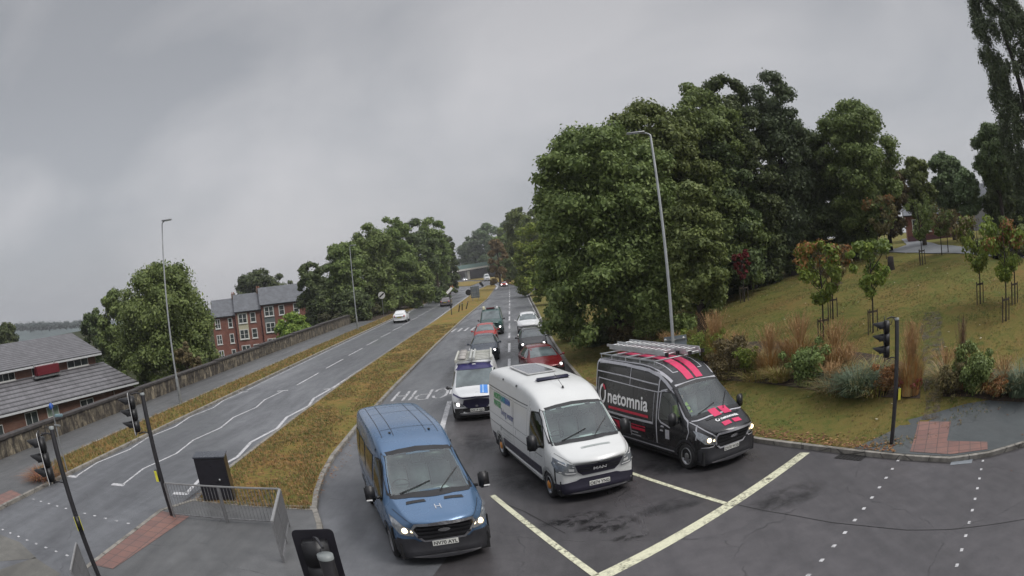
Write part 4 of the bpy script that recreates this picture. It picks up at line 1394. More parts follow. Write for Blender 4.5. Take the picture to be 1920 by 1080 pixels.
B.line(o, 'front', [(-0.90, 0.66), (-0.62, 0.66), (-0.56, 0.74), (-0.58, 0.92), (-0.78, 1.1), (-0.9, 1.28)], 0.028, 0.03); B.line(o, 'front', [(0.90, 0.66), (0.62, 0.66), (0.56, 0.74), (0.58, 0.92), (0.78, 1.1), (0.9, 1.28)], 0.028, 0.03)
B.line(o, 'front', [(-0.86, 1.30), (-0.4, 1.36), (0, 1.37), (0.4, 1.36), (0.86, 1.30)], 0.02, 0.012)
o.build('silver_outline', sil, root)
o = MB()
for u0, u1 in ((-0.30, -0.04), (0.05, 0.31)):
    B.patch(o, 'top', [(u0*0.9, 1.95), (u1*0.9, 1.95), (u1, 2.6), (u1, 5.7), (u0, 5.7), (u0, 2.6)], 0.010, 0.2)
    B.patch(o, 'top', [(u0*1.0, 0.20), (u1*1.0, 0.20), (u1, 0.36), (u0, 0.36)], 0.010, 0.08)
    B.patch(o, 'top', [(u0, 0.66), (u1, 0.66), (u1, 1.0), (u0, 1.0)], 0.012, 0.08)
o.build('pink_stripe', pink, root)
o = MB()
B.text(o, 'left', 'netomnia', 5.20, 1.34, 0.42, 0.0, 0.010, True, 1.05, 0.012)
B.text(o, 'top', 'netomnia', -0.22, 0.45, 0.11, 0, 0.012, False, 1.05, 0.006)
# ring emblem: a white ring open at the upper right, where a pink arc closes it
ring = [(5.50+0.0+0.17*math.cos(t), 1.56+0.26*math.sin(t)) for t in np.linspace(0.5*PI, 2.15*PI, 20)]
ring = [(11.0-u if False else u, v) for u, v in ring]
B.line(o, 'left', [(5.50-(u-5.50), v) for u, v in ring][::-1], 0.085, 0.012, 0.04)
B.line(o, 'top', [(-0.32+0.05*math.cos(t), 0.50+0.05*math.sin(t)) for t in np.linspace(0.5*PI, 2.15*PI, 12)], 0.03, 0.012, 0.03)
B.text(o, 'right', 'netomnia', 2.75, 1.34, 0.42, 0, 0.010, False, 1.05, 0.012)
o.build('lettering', wht, root)
o = MB()
B.line(o, 'left', [(5.50-0.17*math.cos(t), 1.56+0.26*math.sin(t)) for t in np.linspace(0.18*PI, 0.5*PI, 6)], 0.085, 0.014, 0.04)
B.line(o, 'left', [(5.12, 1.20), (2.86, 1.20)], 0.075, 0.010)
B.patch(o, 'left', [(3.02, 0.74), (3.78, 0.74), (3.78, 0.82), (3.02, 0.82)], 0.012, 0.2); B.patch(o, 'left', [(3.02, 0.86), (3.78, 0.86), (3.78, 0.89), (3.02, 0.89)], 0.012, 0.2)
B.patch(o, 'left', [(4.45, 0.86), (4.95, 0.86), (4.60, 0.50), (4.28, 0.50)], 0.012, 0.15)
o.build('pink_lettering', red_d, root)
o = MB()
B.line(o, 'left', [(3.78, 0.66), (3.42, 0.66)], 0.028, 0.010); B.line(o, 'left', [(3.78, 0.57), (3.28, 0.57)], 0.028, 0.010)
B.patch(o, 'left', [(1.78, 0.72), (1.98, 0.72), (1.98, 0.98), (1.78, 0.98)], 0.012, 0.1)
for q in ((2.12, 1.02), (2.16, 0.9)): B.patch(o, 'left', [(q[0]-0.09, q[1]), (q[0]+0.09, q[1]), (q[0]+0.06, q[1]+0.05), (q[0]-0.06, q[1]+0.05)], 0.014, 0.1)
o.build('door_sticker', sil, root)
mirror_(root, -1.04, 1.38, 1.36, -1, (0.22, 0.12, 0.36)); mirror_(root, 1.04, 1.38, 1.36, 1, (0.22, 0.12, 0.36))
rk = MB()
for v in (2.75, 3.5, 4.3, 5.1, 5.75):
    rk.tube([(-0.80, v, 2.62), (-0.80, v, 2.72), (0.80, v, 2.72), (0.80, v, 2.62)], 0.022, 6)
for u in (-0.78, 0.78): rk.tube([(u, 2.7, 2.72), (u, 5.85, 2.72)], 0.02, 6)
rk.build('roof_rack', galv, root)
finish_transit(root, B, P, L, blk, 'DV70 WXB', surr_m=sil)
black_root = root
def ladder(parent_m, x, z, y0, y1, w, label):
    e = empty('extension_ladder', (0, 0, 0), 0, label, 'ladder', 'ladders on the roof of the black van')
    e.matrix_world = parent_m
    for dz in (0, 0.075):
        s_ = MB()
        for u in (-w/2, w/2): s_.box((x+u-0.02, y0+dz*2, z+dz), (x+u+0.02, y1+dz*2, z+dz+0.072))
        s_.build('stile', simple('ladder_aluminium', (0.55, 0.56, 0.57), 0.35, metal=0.6), e)
        g_ = MB(); yy = y0+0.15
        while yy < y1:
            g_.tube([(x-w/2, yy+dz*2, z+dz+0.03), (x+w/2, yy+dz*2, z+dz+0.03)], 0.015, 6); yy += 0.27
        g_.build('rung', MAT['ladder_aluminium'], e)
    f_ = MB()
    for u in (-w/2, w/2): f_.box((x+u-0.03, y0-0.06, z-0.01), (x+u+0.03, y0+0.05, z+0.09))
    f_.build('rubber_foot', black_p, e)
    return e
bpy.context.view_layer.update()
bmx = black_root.matrix_world.copy()
ladder(bmx, 0.45, 2.76, 2.45, 6.35, 0.46, 'aluminium extension ladder strapped on the far side of the black van roof')
ladder(bmx, -0.02, 2.75, 3.0, 6.25, 0.38, 'shorter aluminium ladder lying beside the longer one on the black van roof')

# the driver of the black van
def skin_body(name, pts, edges, radii, mat, parent=None, sub=2):
    me = bpy.data.meshes.new(name); me.from_pydata(pts, edges, [])
    o = bpy.data.objects.new('tmp_skin', me); COL.objects.link(o)
    sk = o.modifiers.new('k', 'SKIN')
    for i, v in enumerate(me.skin_vertices[0].data):
        v.radius = (radii[i], radii[i]) if not isinstance(radii[i], tuple) else radii[i]; v.use_root = (i == 0)
    sb = o.modifiers.new('s', 'SUBSURF'); sb.levels = sub
    mm = bpy.data.meshes.new_from_object(o.evaluated_get(bpy.context.evaluated_depsgraph_get()))
    bpy.data.objects.remove(o)
    mm.polygons.foreach_set('use_smooth', [True]*len(mm.polygons))
    mm.materials.clear(); mm.materials.append(mat)
    q = bpy.data.objects.new(name, mm); COL.objects.link(q)
    if parent: q.parent = parent
    return q
skin_m = simple('skin', (0.42, 0.24, 0.17), 0.5, var=0.08)
hiviz = simple('hi_vis_yellow', (0.42, 0.62, 0.04), 0.6, var=0.1)
def seated_person(mat, x, y, z, top, label, hair=(0.03, 0.02, 0.015)):
    e = empty('person', (0, 0, 0), 0, label, 'person'); e.matrix_world = mat @ Matrix.Translation((x, y, z))
    pts = [(0, 0, 0), (0, 0.02, 0.22), (0, 0.03, 0.42), (0, 0.01, 0.55), (0, -0.01, 0.62), (0, -0.02, 0.72), (0, -0.02, 0.80),
           (-0.19, 0.02, 0.44), (-0.25, -0.10, 0.22), (-0.17, -0.36, 0.20), (-0.14, -0.44, 0.22), (0.19, 0.02, 0.44), (0.25, -0.10, 0.22), (0.17, -0.36, 0.20), (0.14, -0.44, 0.22),
           (-0.10, -0.05, 0.0), (-0.13, -0.42, 0.05), (-0.14, -0.50, -0.32), (0.10, -0.05, 0.0), (0.13, -0.42, 0.05), (0.14, -0.50, -0.32)]
    ed = [(0, 1), (1, 2), (2, 3), (3, 4), (4, 5), (5, 6), (2, 7), (7, 8), (8, 9), (9, 10), (2, 11), (11, 12), (12, 13), (13, 14), (0, 15), (15, 16), (16, 17), (0, 18), (18, 19), (19, 20)]
    rd = [(0.16, 0.11), (0.15, 0.11), (0.15, 0.10), (0.055, 0.055), (0.07, 0.08), (0.085, 0.10), (0.055, 0.07), 0.06, 0.048, 0.036, 0.034, 0.06, 0.048, 0.036, 0.034, 0.085, 0.068, 0.05, 0.085, 0.068, 0.05]
    skin_body('body', pts, ed, rd, skin_m, e)
    cp = pts[:3]+[(0, 0.02, 0.50), (-0.19, 0.02, 0.44), (-0.25, -0.10, 0.22), (-0.19, -0.30, 0.20), (0.19, 0.02, 0.44), (0.25, -0.10, 0.22), (0.19, -0.30, 0.20)]
    skin_body('jacket', cp, [(0, 1), (1, 2), (2, 3), (2, 4), (4, 5), (5, 6), (2, 7), (7, 8), (8, 9)], [(0.175, 0.125), (0.165, 0.125), (0.165, 0.115), 0.07, 0.075, 0.062, 0.05, 0.075, 0.062, 0.05], top, e)
    h = MB(); h.smooth = True; h.X = Matrix.Translation((0, 0.01, 0.735)) @ Matrix.Diagonal((1, 1.12, 1, 1))
    h.lathe([(0.098, 0.0), (0.102, 0.05), (0.085, 0.10), (0.04, 0.132), (0.001, 0.138)], 16); h.build('hair', simple('hair_dark', hair, 0.7), e)
    f_ = MB(); f_.smooth = True
    f_.tube([(0, -0.105, 0.70), (0, -0.135, 0.665)], [0.010, 0.016], 6)
    for sx in (-1, 1): f_.tube([(sx*0.095, 0.0, 0.67), (sx*0.105, 0.01, 0.71)], [0.012, 0.016], 6)
    f_.build('nose_and_ears', skin_m, e)
    k_ = MB()
    for sx in (-1, 1): k_.obox((sx*0.034, -0.103, 0.712), (0.024, 0.006, 0.010))
    k_.obox((0, -0.108, 0.638), (0.045, 0.006, 0.009)); k_.build('eyes_and_mouth', simple('face_dark', (0.08, 0.03, 0.025), 0.6), e)
    hm = MB(); hm.smooth = True
    for sx in (-1, 1):
        hm.obox((sx*0.14, -0.47, 0.225), (0.075, 0.085, 0.032), (0, 0, 0), 0.012)
        for k in range(4): hm.tube([(sx*0.14-0.03+k*0.02, -0.50, 0.24), (sx*0.14-0.03+k*0.02, -0.545, 0.235), (sx*0.14-0.03+k*0.02, -0.56, 0.205)], [0.010, 0.009, 0.008], 6)
        hm.tube([(sx*0.14-sx*0.035, -0.45, 0.22), (sx*0.14-sx*0.065, -0.49, 0.21)], [0.011, 0.009], 6)
    hm.build('hands', skin_m, e)
    return e
seated_person(bmx, -0.48, 2.02, 1.08, hiviz, 'driver in a yellow green high visibility jacket at the wheel of the black van')

# ---- white high roof van (middle lane)
wm = paint('paint_white', (0.66, 0.67, 0.66), 0.0, 0.32, 0.35)
L = 6.9
root = empty('panel_van', (1.641, 15.31, 0), 0.262, 'white high roof van with solar panel and green lettering, between the blue and black vans', 'van')
st = VST[:-2]+[L-0.35, L-0.08, L]
B = Body(L, st, [(0, 1.0), (0.08, 1.12), (0.3, 1.20), (0.7, 1.33), (1.0, 1.44), (1.78, 2.10), (2.05, 2.27), (2.4, 2.42), (2.9, 2.53), (3.5, 2.57), (L-.3, 2.57), (L, 2.5)],
         sh=[(0, 0.75), (0.26, 0.98), (0.6, 1.12), (1.02, 1.22), (1.5, 1.26), (L, 1.26)],
         wsh=[(0, 0.80), (0.10, 0.90), (0.26, 0.96), (0.5, 1.0), (1.0, 1.02), (L-0.4, 1.02), (L, 0.98)],
         wtop=[(0, 0.68), (0.3, 0.80), (1.0, 0.90), (1.3, 0.89), (1.78, 0.83), (2.4, 0.87), (3.2, 0.90), (L, 0.88)],
         zb=[(0, 0.24), (0.3, 0.22), (0.6, 0.26), (L-.5, 0.32), (L, 0.42)], bow=0.24, crown=0.035)
WS_M = [(-0.84, 1.40), (-0.42, 1.44), (0, 1.45), (0.42, 1.44), (0.84, 1.40), (0.795, 1.78), (0.75, 2.06), (0.38, 2.10), (0, 2.11), (-0.38, 2.10), (-0.75, 2.06), (-0.795, 1.78)]
SW_M = [(1.20, 1.28), (1.42, 1.26), (2.30, 1.26), (2.32, 1.5), (2.30, 1.98), (1.90, 2.0), (1.68, 1.86)]
m = MB(); B.patch(m, 'front', WS_M, 0.012, 0.09); m.build('windscreen', glass, root)
fr = MB(); W2 = inset(WS_M, -0.03); B.line(fr, 'front', W2+[W2[0]], 0.065, 0.009, 0.08)
for sd in ('left', 'right'):
    q = MB(); B.patch(q, sd, SW_M, 0.012, 0.12); q.build('side_window', glass_side, root)
    B.line(fr, sd, SW_M+[SW_M[0]], 0.06, 0.009, 0.08)
fr.build('window_seal', black_p, root)
nav = simple('bumper_dark', (0.020, 0.018, 0.034), 0.45)
bp_ = MB()
B.patch(bp_, 'front', [(-0.97, 0.18), (0.97, 0.18), (1.0, 0.50), (0.88, 0.52), (0.56, 0.56), (0.45, 0.60), (-0.45, 0.60), (-0.56, 0.56), (-0.88, 0.52), (-1.0, 0.50)], 0.026, 0.09, 0.05)
for sd in ('left', 'right'):
    B.patch(bp_, sd, [(0.24, 0.24), (0.56, 0.24), (0.56, 0.50), (0.24, 0.50)], 0.024, 0.1, 0.04)
    q = MB(); B.patch(q, sd, [(1.46, 0.50), (L-1.85, 0.50), (L-1.85, 0.72), (1.46, 0.72)], 0.018, 0.3, 0.03); q.build('sill_moulding', nav, root)
    q = MB(); B.patch(q, sd, [(L-0.85, 0.40), (L-0.1, 0.44), (L-0.1, 0.66), (L-0.8, 0.66)], 0.015, 0.3, 0.03); q.build('rear_corner_bumper', nav, root)
bp_.build('bumper', nav, root)
sk_ = MB()
for sd in ('left', 'right'): B.patch(sk_, sd, [(1.5, 0.34), (L-1.9, 0.34), (L-1.9, 0.44), (1.5, 0.44)], 0.020, 0.3, 0.03)
sk_.build('side_step', whitep, root)
g_ = MB(); gp = [(-0.52, 0.78), (-0.40, 0.68), (0.40, 0.68), (0.52, 0.78), (0.60, 0.99), (0.14, 0.955), (-0.14, 0.955), (-0.60, 0.99)]
B.patch(g_, 'front', gp, 0.018, 0.08, 0.04); gro = g_.build('grille', nav, root)
g_ = MB()
for v in (0.80, 0.88): B.patch(g_, 'front', [(-0.50, v-0.012), (0.50, v-0.012), (0.50, v+0.012), (-0.50, v+0.012)], 0.035, 0.1, 0.02)
g_.build('grille_bar', black_p, gro)
lt_ = MB(); B.text(lt_, 'front', 'MAN', 0, 0.80, 0.085, 0, 0.055, False, 1.3, 0.004, 'CENTER')
B.line(lt_, 'front', [(-0.08, 1.0), (-0.03, 1.045), (0.03, 1.045), (0.08, 1.0), (0.03, 0.985), (-0.03, 0.985), (-0.08, 1.0)], 0.018, 0.03, 0.03)
lt_.build('grille_lettering', chrome, gro)
HLm = [(0.56, 0.72), (0.84, 0.75), (0.96, 0.80), (0.99, 1.00), (0.95, 1.14), (0.86, 1.08), (0.60, 0.99)]
for sx in (-1, 1):
    pts = [(sx*u, v) for u, v in HLm]
    if sx < 0: pts = pts[::-1]
    q = MB(); B.patch(q, 'front', pts, 0.016, 0.07); h = q.build('headlight', lens, root)
    q = MB(); B.line(q, 'front', [(sx*0.58, 0.77), (sx*0.78, 0.79), (sx*0.92, 0.83)], 0.03, 0.03); B.line(q, 'front', [(sx*0.62, 0.95), (sx*0.80, 1.0), (sx*0.90, 1.06)], 0.02, 0.03)
    B.patch(q, 'front', [(sx*0.62, 0.83), (sx*0.74, 0.85), (sx*0.74, 0.92), (sx*0.62, 0.90)], 0.03, 0.05)
    q.build('reflector', whitep, h)
bn = MB()
B.line(bn, 'top', [(-0.30, 0.48), (0.42, 0.48), (0.42, 0.54), (-0.30, 0.54), (-0.30, 0.48)], 0.012, 0.006)
B.line(bn, 'top', [(-0.28, 0.51), (0.40, 0.51)], 0.03, 0.005)
B.line(bn, 'front', [(-0.84, 1.385), (-0.4, 1.405), (0, 1.415), (0.4, 1.405), (0.84, 1.385)], 0.05, 0.008, 0.1)
bn.build('bonnet_lettering', simple('grey_text', (0.35, 0.38, 0.37), 0.5), root)
se = MB()
for sd in ('left', 'right'):
    B.line(se, sd, [(1.14, 0.45), (1.12, 0.9), (1.18, 1.24)], 0.012, 0.004); B.line(se, sd, [(2.40, 0.4), (2.42, 1.25), (2.38, 2.05)], 0.012, 0.004)
    B.line(se, sd, [(1.3, 1.02), (L-0.15, 1.02)], 0.02, 0.004); B.line(se, sd, [(2.6, 2.08), (L-0.15, 2.08)], 0.028, 0.004); B.line(se, sd, [(3.9, 0.5), (3.9, 2.1)], 0.01, 0.004)
    B.line(se, sd, [(2.6, 1.28), (3.85, 1.28), (3.85, 2.0), (2.6, 2.0), (2.6, 1.28)], 0.01, 0.004); B.line(se, sd, [(4.0, 1.28), (6.6, 1.28), (6.6, 2.0), (4.0, 2.0), (4.0, 1.28)], 0.01, 0.004)
B.line(se, 'front', [(-0.9, 1.22), (-0.62, 1.01), (-0.3, 0.975), (0, 1.0), (0.3, 0.975), (0.62, 1.01), (0.9, 1.22)], 0.012, 0.006, 0.08)
se.build('panel_gap', simple('gap_grey', (0.13, 0.135, 0.135), 0.8), root)
ch_ = MB()
for v in (3.6, 5.0): B.patch(ch_, 'left', [(v, 2.42), (v+0.12, 2.42), (v+0.12, 2.47), (v, 2.47)], 0.012, 0.1)
ch_.build('roof_clip', black_p, root)
grn = simple('decal_green', (0.05, 0.32, 0.10), 0.4); tea = simple('decal_teal', (0.02, 0.25, 0.30), 0.4); blu = simple('decal_blue', (0.03, 0.12, 0.40), 0.4); nvy = simple('decal_navy', (0.04, 0.06, 0.22), 0.4)
for s_, u_, v_, m_, nm_ in (('NORTH', 6.05, 1.80, grn, 'lettering_green'), ('UMB', 5.25, 1.80, tea, 'lettering_teal'), ('RIAN', 4.78, 1.80, blu, 'lettering_blue'), ('WATER', 6.05, 1.58, grn, 'lettering_green'), ('living water', 5.18, 1.42, nvy, 'lettering_navy')):
    q = MB(); B.text(q, 'left', s_, u_, v_, 0.17 if m_ is not nvy else 0.20, 0, 0.010, True, 1.05, 0.010 if m_ is not nvy else 0.002); q.build(nm_, m_, root)
q = MB()
for k in range(3): B.line(q, 'left', [(5.1, 0.98-k*0.10), (4.2, 0.98-k*0.10)], 0.02, 0.008)
B.patch(q, 'left', [(5.25, 0.9), (5.32, 0.9), (5.34, 1.08), (5.22, 1.08)], 0.01, 0.1)
q.build('small_lettering', MAT['grey_text'], root)
wipers(root, B, 1.1, 1.42)
vis = MB(); vis.smooth = True
for sx in (-1, 1): vis.obox((sx*0.42, 1.92, 1.96), (0.46, 0.03, 0.16), (0.7, 0, 0), 0.01)
vis.build('sun_visor', simple('visor_cream', (0.55, 0.56, 0.50), 0.7), root)
for s_ in (0.98, L-1.32):
    arch(root, B, s_, 0.42, 0.1, wm).build('wheel_arch', simple('arch_grey', (0.34, 0.35, 0.35), 0.5), root)
B.cut('front', inset(WS_M, 0.02)); B.cut('left', inset(SW_M, 0.02)); B.cut('right', inset(SW_M, 0.02))
for s_ in (0.98, L-1.32): B.cut_arch(s_, 0.40, 0.32)
sp_ = MB()
qz = B.hit('top', 0, 5.0)[0].z
sp_.box((-0.40, 4.15, qz+0.01), (0.42, 6.05, qz+0.045), 0.008)
spo = sp_.build('solar_panel', simple('panel_frame', (0.5, 0.5, 0.5), 0.4), root)
sc_ = MB()
for i in range(6):
    sc_.box((-0.35, 4.22+i*0.295, qz+0.046), (0.37, 4.22+i*0.295+0.28, qz+0.05))
sc_.build('solar_cell', simple('solar_blue', (0.03, 0.035, 0.06), 0.15, coat=1), spo)
v_ = MB(); v_.smooth = True
qz = B.hit('top', 0, 3.2)[0].z
v_.obox((0.0, 3.2, qz+0.03), (0.92, 0.20, 0.09), (0, 0, 0), 0.04); v_.build('roof_light_bar', simple('bar_dark', (0.02, 0.02, 0.05), 0.3), root)
an = MB(); qz = B.hit('top', 0, 2.45)[0].z
an.lathe([(0.001, 0.0)], 3) if False else None
an.tube([(0, 2.40, qz), (0, 2.42, qz+0.05)], [0.035, 0.02], 8); an.tube([(0, 2.42, qz+0.04), (-0.02, 2.95, qz+0.30)], 0.006, 5); an.build('aerial', black_p, root)
mirror_(root, -1.04, 1.42, 1.38, -1, (0.24, 0.14, 0.40)); mirror_(root, 1.04, 1.42, 1.38, 1, (0.24, 0.14, 0.40))
plate_obj(root, B, 'OE74 YNG', 0.44)
B.finish('body', wm, root)
u = MB(); u.box((-0.92, 0.35, 0.18), (0.92, L-0.3, 0.58))
for s_ in (0.98, L-1.32):
    u.box((-0.98, s_-0.46, 0.32), (-0.62, s_+0.46, 0.9)); u.box((0.62, s_-0.46, 0.32), (0.98, s_+0.46, 0.9))
u.build('underbody', MAT['underbody_dark'], root)
interior(root, 0.86, 0.92, 2.35, 0.6, 1.36)
orange_hub = simple('hub_orange', (0.55, 0.22, 0.04), 0.5)
for s_ in (0.98, L-1.32):
    for sx in (-1, 1):
        w_ = wheel(root, sx*0.90, s_, 0.355, 0.22, 'steel', sx)
        hb = MB(); hb.smooth = True; hb.lathe([(0.12, sx*0.10), (0.09, sx*0.125), (0.001, sx*0.13)], 14, 'x'); hb.build('hub', orange_hub, w_)
def split_clusters(o, gap):
    """break a mesh whose pieces lie apart into one object per piece"""
    me = o.data; nv = len(me.vertices)
    par = list(range(nv))
    def find(i):
        while par[i] != i:
            par[i] = par[par[i]]; i = par[i]
        return i
    for e in me.edges:
        a_, b_ = find(e.vertices[0]), find(e.vertices[1])
        if a_ != b_: par[a_] = b_
    comp = {}
    for i in range(nv): comp.setdefault(find(i), []).append(i)
    C_ = []
    for k, vs in comp.items():
        c = np.array([me.vertices[i].co[:] for i in vs]); C_.append([c.min(0), c.max(0), [k]])
    ch = True
    while ch:
        ch = False
        for i in range(len(C_)):
            for j in range(i+1, len(C_)):
                if (np.maximum(C_[i][0]-C_[j][1], C_[j][0]-C_[i][1]) < gap).all():
                    C_[i] = [np.minimum(C_[i][0], C_[j][0]), np.maximum(C_[i][1], C_[j][1]), C_[i][2]+C_[j][2]]
                    del C_[j]; ch = True; break
            if ch: break
    if len(C_) < 2: return [o]
    out = []
    cl = {}
    for n, c in enumerate(C_):
        for k in c[2]: cl[k] = n
    for n in range(len(C_)):
        ids = {}; vs = []; fs = []; sm = []; mi = []
        for p in me.polygons:
            if cl[find(p.vertices[0])] != n: continue
            f = []
            for i in p.vertices:
                if i not in ids: ids[i] = len(vs); vs.append(me.vertices[i].co[:])
                f.append(ids[i])
            fs.append(f); sm.append(p.use_smooth); mi.append(p.material_index)
        if not fs: continue
        m2 = bpy.data.meshes.new(o.name.split('.')[0]); m2.from_pydata(vs, [], fs)
        for m_ in me.materials: m2.materials.append(m_)
        m2.polygons.foreach_set('use_smooth', sm); m2.polygons.foreach_set('material_index', mi)
        q = bpy.data.objects.new(o.name.split('.')[0], m2); COL.objects.link(q); q.parent = o.parent
        q.matrix_local = o.matrix_local.copy(); out.append(q)
    kids = list(o.children)
    for k in kids:
        k.parent = out[0]
    bpy.data.objects.remove(o)
    return out
# ---------------------------------------------------------------- cars and smaller vans in the queue and beyond
CST = [0, 0.08, 0.22, 0.45, 0.75, 1.05, 1.3, 1.6, 1.9, 2.2, 2.7, 3.2]
def car(loc, yaw, L, W, top, sh, wt_, pm, label, cat='car', kind='hatch', ws=None, sw=None, lit='both', plate='', rf=0.32, fax=0.85, rax=None, glassm=None, rear=False, mirm=None, group=None, name='parked_car', grille='low', coll=True, style='alloy'):
    root = empty(name, loc, yaw, label, cat, group)
    rax = rax or L-0.85
    st = [s for s in CST if s < L-1.2]+[L-1.1, L-0.7, L-0.4, L-0.15, L-0.04, L]
    B = Body(L, st, top, sh, [(0, W*0.74), (0.08, W*0.84), (0.22, W*0.92), (0.5, W*0.98), (1.0, W), (L-0.6, W), (L-0.2, W*0.93), (L, W*0.84)],
             wt_, [(0, 0.26), (0.3, 0.20), (0.6, 0.20), (L-0.5, 0.22), (L, 0.32)], bow=0.26, crown=0.03, rear_bow=0.12)
    gm = glassm or carglass
    q = MB(); B.patch(q, 'front', ws, 0.010, 0.12); q.build('windscreen', gm, root)
    for sd in ('left', 'right'):
        for k, poly in enumerate(sw):
            q = MB(); B.patch(q, sd, poly, 0.010, 0.14); q.build('side_window', gm, root)
    bz = ip(top, 0.1)
    q = MB(); B.patch(q, 'front', [(-W*.42, 0.22), (W*.42, 0.22), (W*.5, 0.36), (W*.34, 0.46), (-W*.34, 0.46), (-W*.5, 0.36)], 0.012, 0.1); go = q.build('air_intake', black_p, root)
    if not rear:
        q = MB(); B.patch(q, 'front', [(-W*.42, 0.52), (W*.42, 0.52), (W*.46, 0.64), (-W*.46, 0.64)], 0.014, 0.1); g2 = q.build('grille', black_p, root)
        q = MB(); B.line(q, 'front', [(-W*.42, 0.58), (W*.42, 0.58)], 0.02, 0.024); B.line(q, 'front', [(-0.05, 0.58), (0.05, 0.58)], 0.07, 0.028); q.build('grille_bar', chrome, g2)
        for sx in (-1, 1):
            pts = [(sx*W*.50, 0.56), (sx*W*.80, 0.58), (sx*W*.90, 0.70), (sx*W*.86, 0.76), (sx*W*.55, 0.68)]
            if sx < 0: pts = pts[::-1]
            q = MB(); B.patch(q, 'front', pts, 0.014, 0.07); h = q.build('headlight', lens, root)
            on = lit == 'both' or (lit == 'left' and sx < 0) or (lit == 'right' and sx > 0)
            if on:
                bs = 2.6 if loc[1] > 150 else 1.0  # distant bulbs enlarged to stand in for headlight bloom
                k_ = MB(); k_.smooth = True; p, n_ = B.hit('front', sx*W*.72, 0.66)
                k_.X = Matrix.Translation((sx*W*.72, p.y-0.02, 0.66)); k_.lathe([(0.001, -0.03), (0.05*bs, -0.02), (0.075*bs, 0.02)], 12, 'y'); k_.build('lit_bulb', lamp_w, h)
        plate_obj(root, B, plate, 0.42)
    mirror_(root, -W-0.01, ip([(0, 1.0)], 0)+0.30 if False else 1.30, sh[-1][1]+0.06, -1, (0.15, 0.10, 0.13), mirm or pm, 'wing_mirror'); mirror_(root, W+0.01, 1.30, sh[-1][1]+0.06, 1, (0.15, 0.10, 0.13), mirm or pm, 'wing_mirror')
    # rear face
    q = MB(); B.patch(q, 'back', [(-W*.62, ip(sh, L)+0.08), (W*.62, ip(sh, L)+0.08), (W*.52, ip(top, L-0.45)-0.06), (-W*.52, ip(top, L-0.45)-0.06)], 0.012, 0.14); q.build('rear_window', gm, root)
    for sx in (-1, 1):
        pts = [(sx*W*.58, 0.72), (sx*W*.80, 0.72), (sx*W*.80, 0.94), (sx*W*.62, 0.94)]
        if sx < 0: pts = pts[::-1]
        q = MB(); B.patch(q, 'back', pts, 0.012, 0.1)
        q.build('tail_light', simple('tail_red', (0.30, 0.01, 0.01), 0.2, var=0.1, coat=1), root)
    q = MB(); B.patch(q, 'back', [(-0.26, 0.62), (0.26, 0.62), (0.26, 0.73), (-0.26, 0.73)], 0.014, 0.1); q.build('number_plate', simple('plate_yellow', (0.60, 0.50, 0.06), 0.4, var=0.04), root)
    se_ = MB()
    for sd in ('left', 'right'):
        for s_ in (1.15, 2.25, 3.15): B.line(se_, sd, [(s_, 0.35), (s_, sh[-1][1]-0.02)], 0.012, 0.004)
    se_.build('panel_gap', MAT['gap_dark'], root)
    for s_ in (fax, rax):
        for o_ in split_clusters(arch(root, B, s_, rf+0.03, 0.1, black_p).build('wheel_arch', black_p if kind == 'suv' else pm, root), 0.2): pass
        B.cut_arch(s_, rf+0.035, rf*0.92)
    B.finish('body', pm, root)
    u = MB(); u.box((-W*.88, 0.25, 0.14), (W*.88, L-0.25, 0.5))
    for s_ in (fax, rax):
        u.box((-W*.96, s_-rf-.06, 0.26), (-W*.62, s_+rf+.06, 0.74)); u.box((W*.62, s_-rf-.06, 0.26), (W*.96, s_+rf+.06, 0.74))
    u.build('underbody', MAT['underbody_dark'], root)
    for s_ in (fax, rax):
        for sx in (-1, 1): wheel(root, sx*(W-0.11), s_, rf, 0.20, style, sx)
    return root, B
HATCH = [(0, 0.60), (0.08, 0.70), (0.3, 0.79), (0.7, 0.90), (1.08, 0.99), (1.85, 1.38), (2.2, 1.46), (2.9, 1.47)]
SH = [(0, 0.48), (0.22, 0.62), (0.6, 0.76), (1.05, 0.88), (1.6, 0.92), (4.3, 0.96)]
WT = [(0, 0.5), (0.3, 0.6), (1.0, 0.74), (1.3, 0.72), (1.85, 0.62), (2.4, 0.64), (3.4, 0.60)]
def hw(L, z, sw_=0.0): return HATCH[:-1]+[(L-1.2, 1.46), (L-0.75, 1.38), (L-0.3, 1.02), (L, 0.80)]
WSH = [(-0.68, 0.99), (-0.34, 1.02), (0, 1.03), (0.34, 1.02), (0.68, 0.99), (0.56, 1.37), (0.28, 1.395), (0, 1.40), (-0.28, 1.395), (-0.56, 1.37)]
SWH = [[(1.35, 0.98), (2.22, 0.99), (2.20, 1.36), (1.95, 1.36)], [(2.30, 0.99), (3.1, 1.01), (3.0, 1.34), (2.28, 1.37)]]
slate = paint('paint_slate', (0.075, 0.095, 0.125), 0.4, 0.25)
redp = paint('paint_red', (0.38, 0.030, 0.025), 0.1, 0.25)
dred = paint('paint_dark_red', (0.16, 0.010, 0.014), 0.2, 0.22)
blkc = paint('paint_black_car', (0.018, 0.019, 0.022), 0.2, 0.2)
car((-2.05, 42.75, 0), 0.0, 4.3, 0.88, hw(4.3, 0), SH, WT, slate, 'slate grey hatchback directly behind the white and blue van, headlight lit', ws=WSH, sw=SWH, plate='NL66 KPO')
car((-2.28, 51.7, 0), 0.0, 4.1, 0.87, hw(4.1, 0), SH, WT, redp, 'bright red hatchback between the slate car and the green van', ws=WSH, sw=SWH, plate='NK15 RVD')
car((1.38, 33.9, 0), 0.14, 4.4, 0.90, hw(4.4, 0), SH, WT, dred, 'dark red car behind the white van solar panel, in the right hand lane', ws=WSH, sw=SWH, plate='NJ18 TYC')
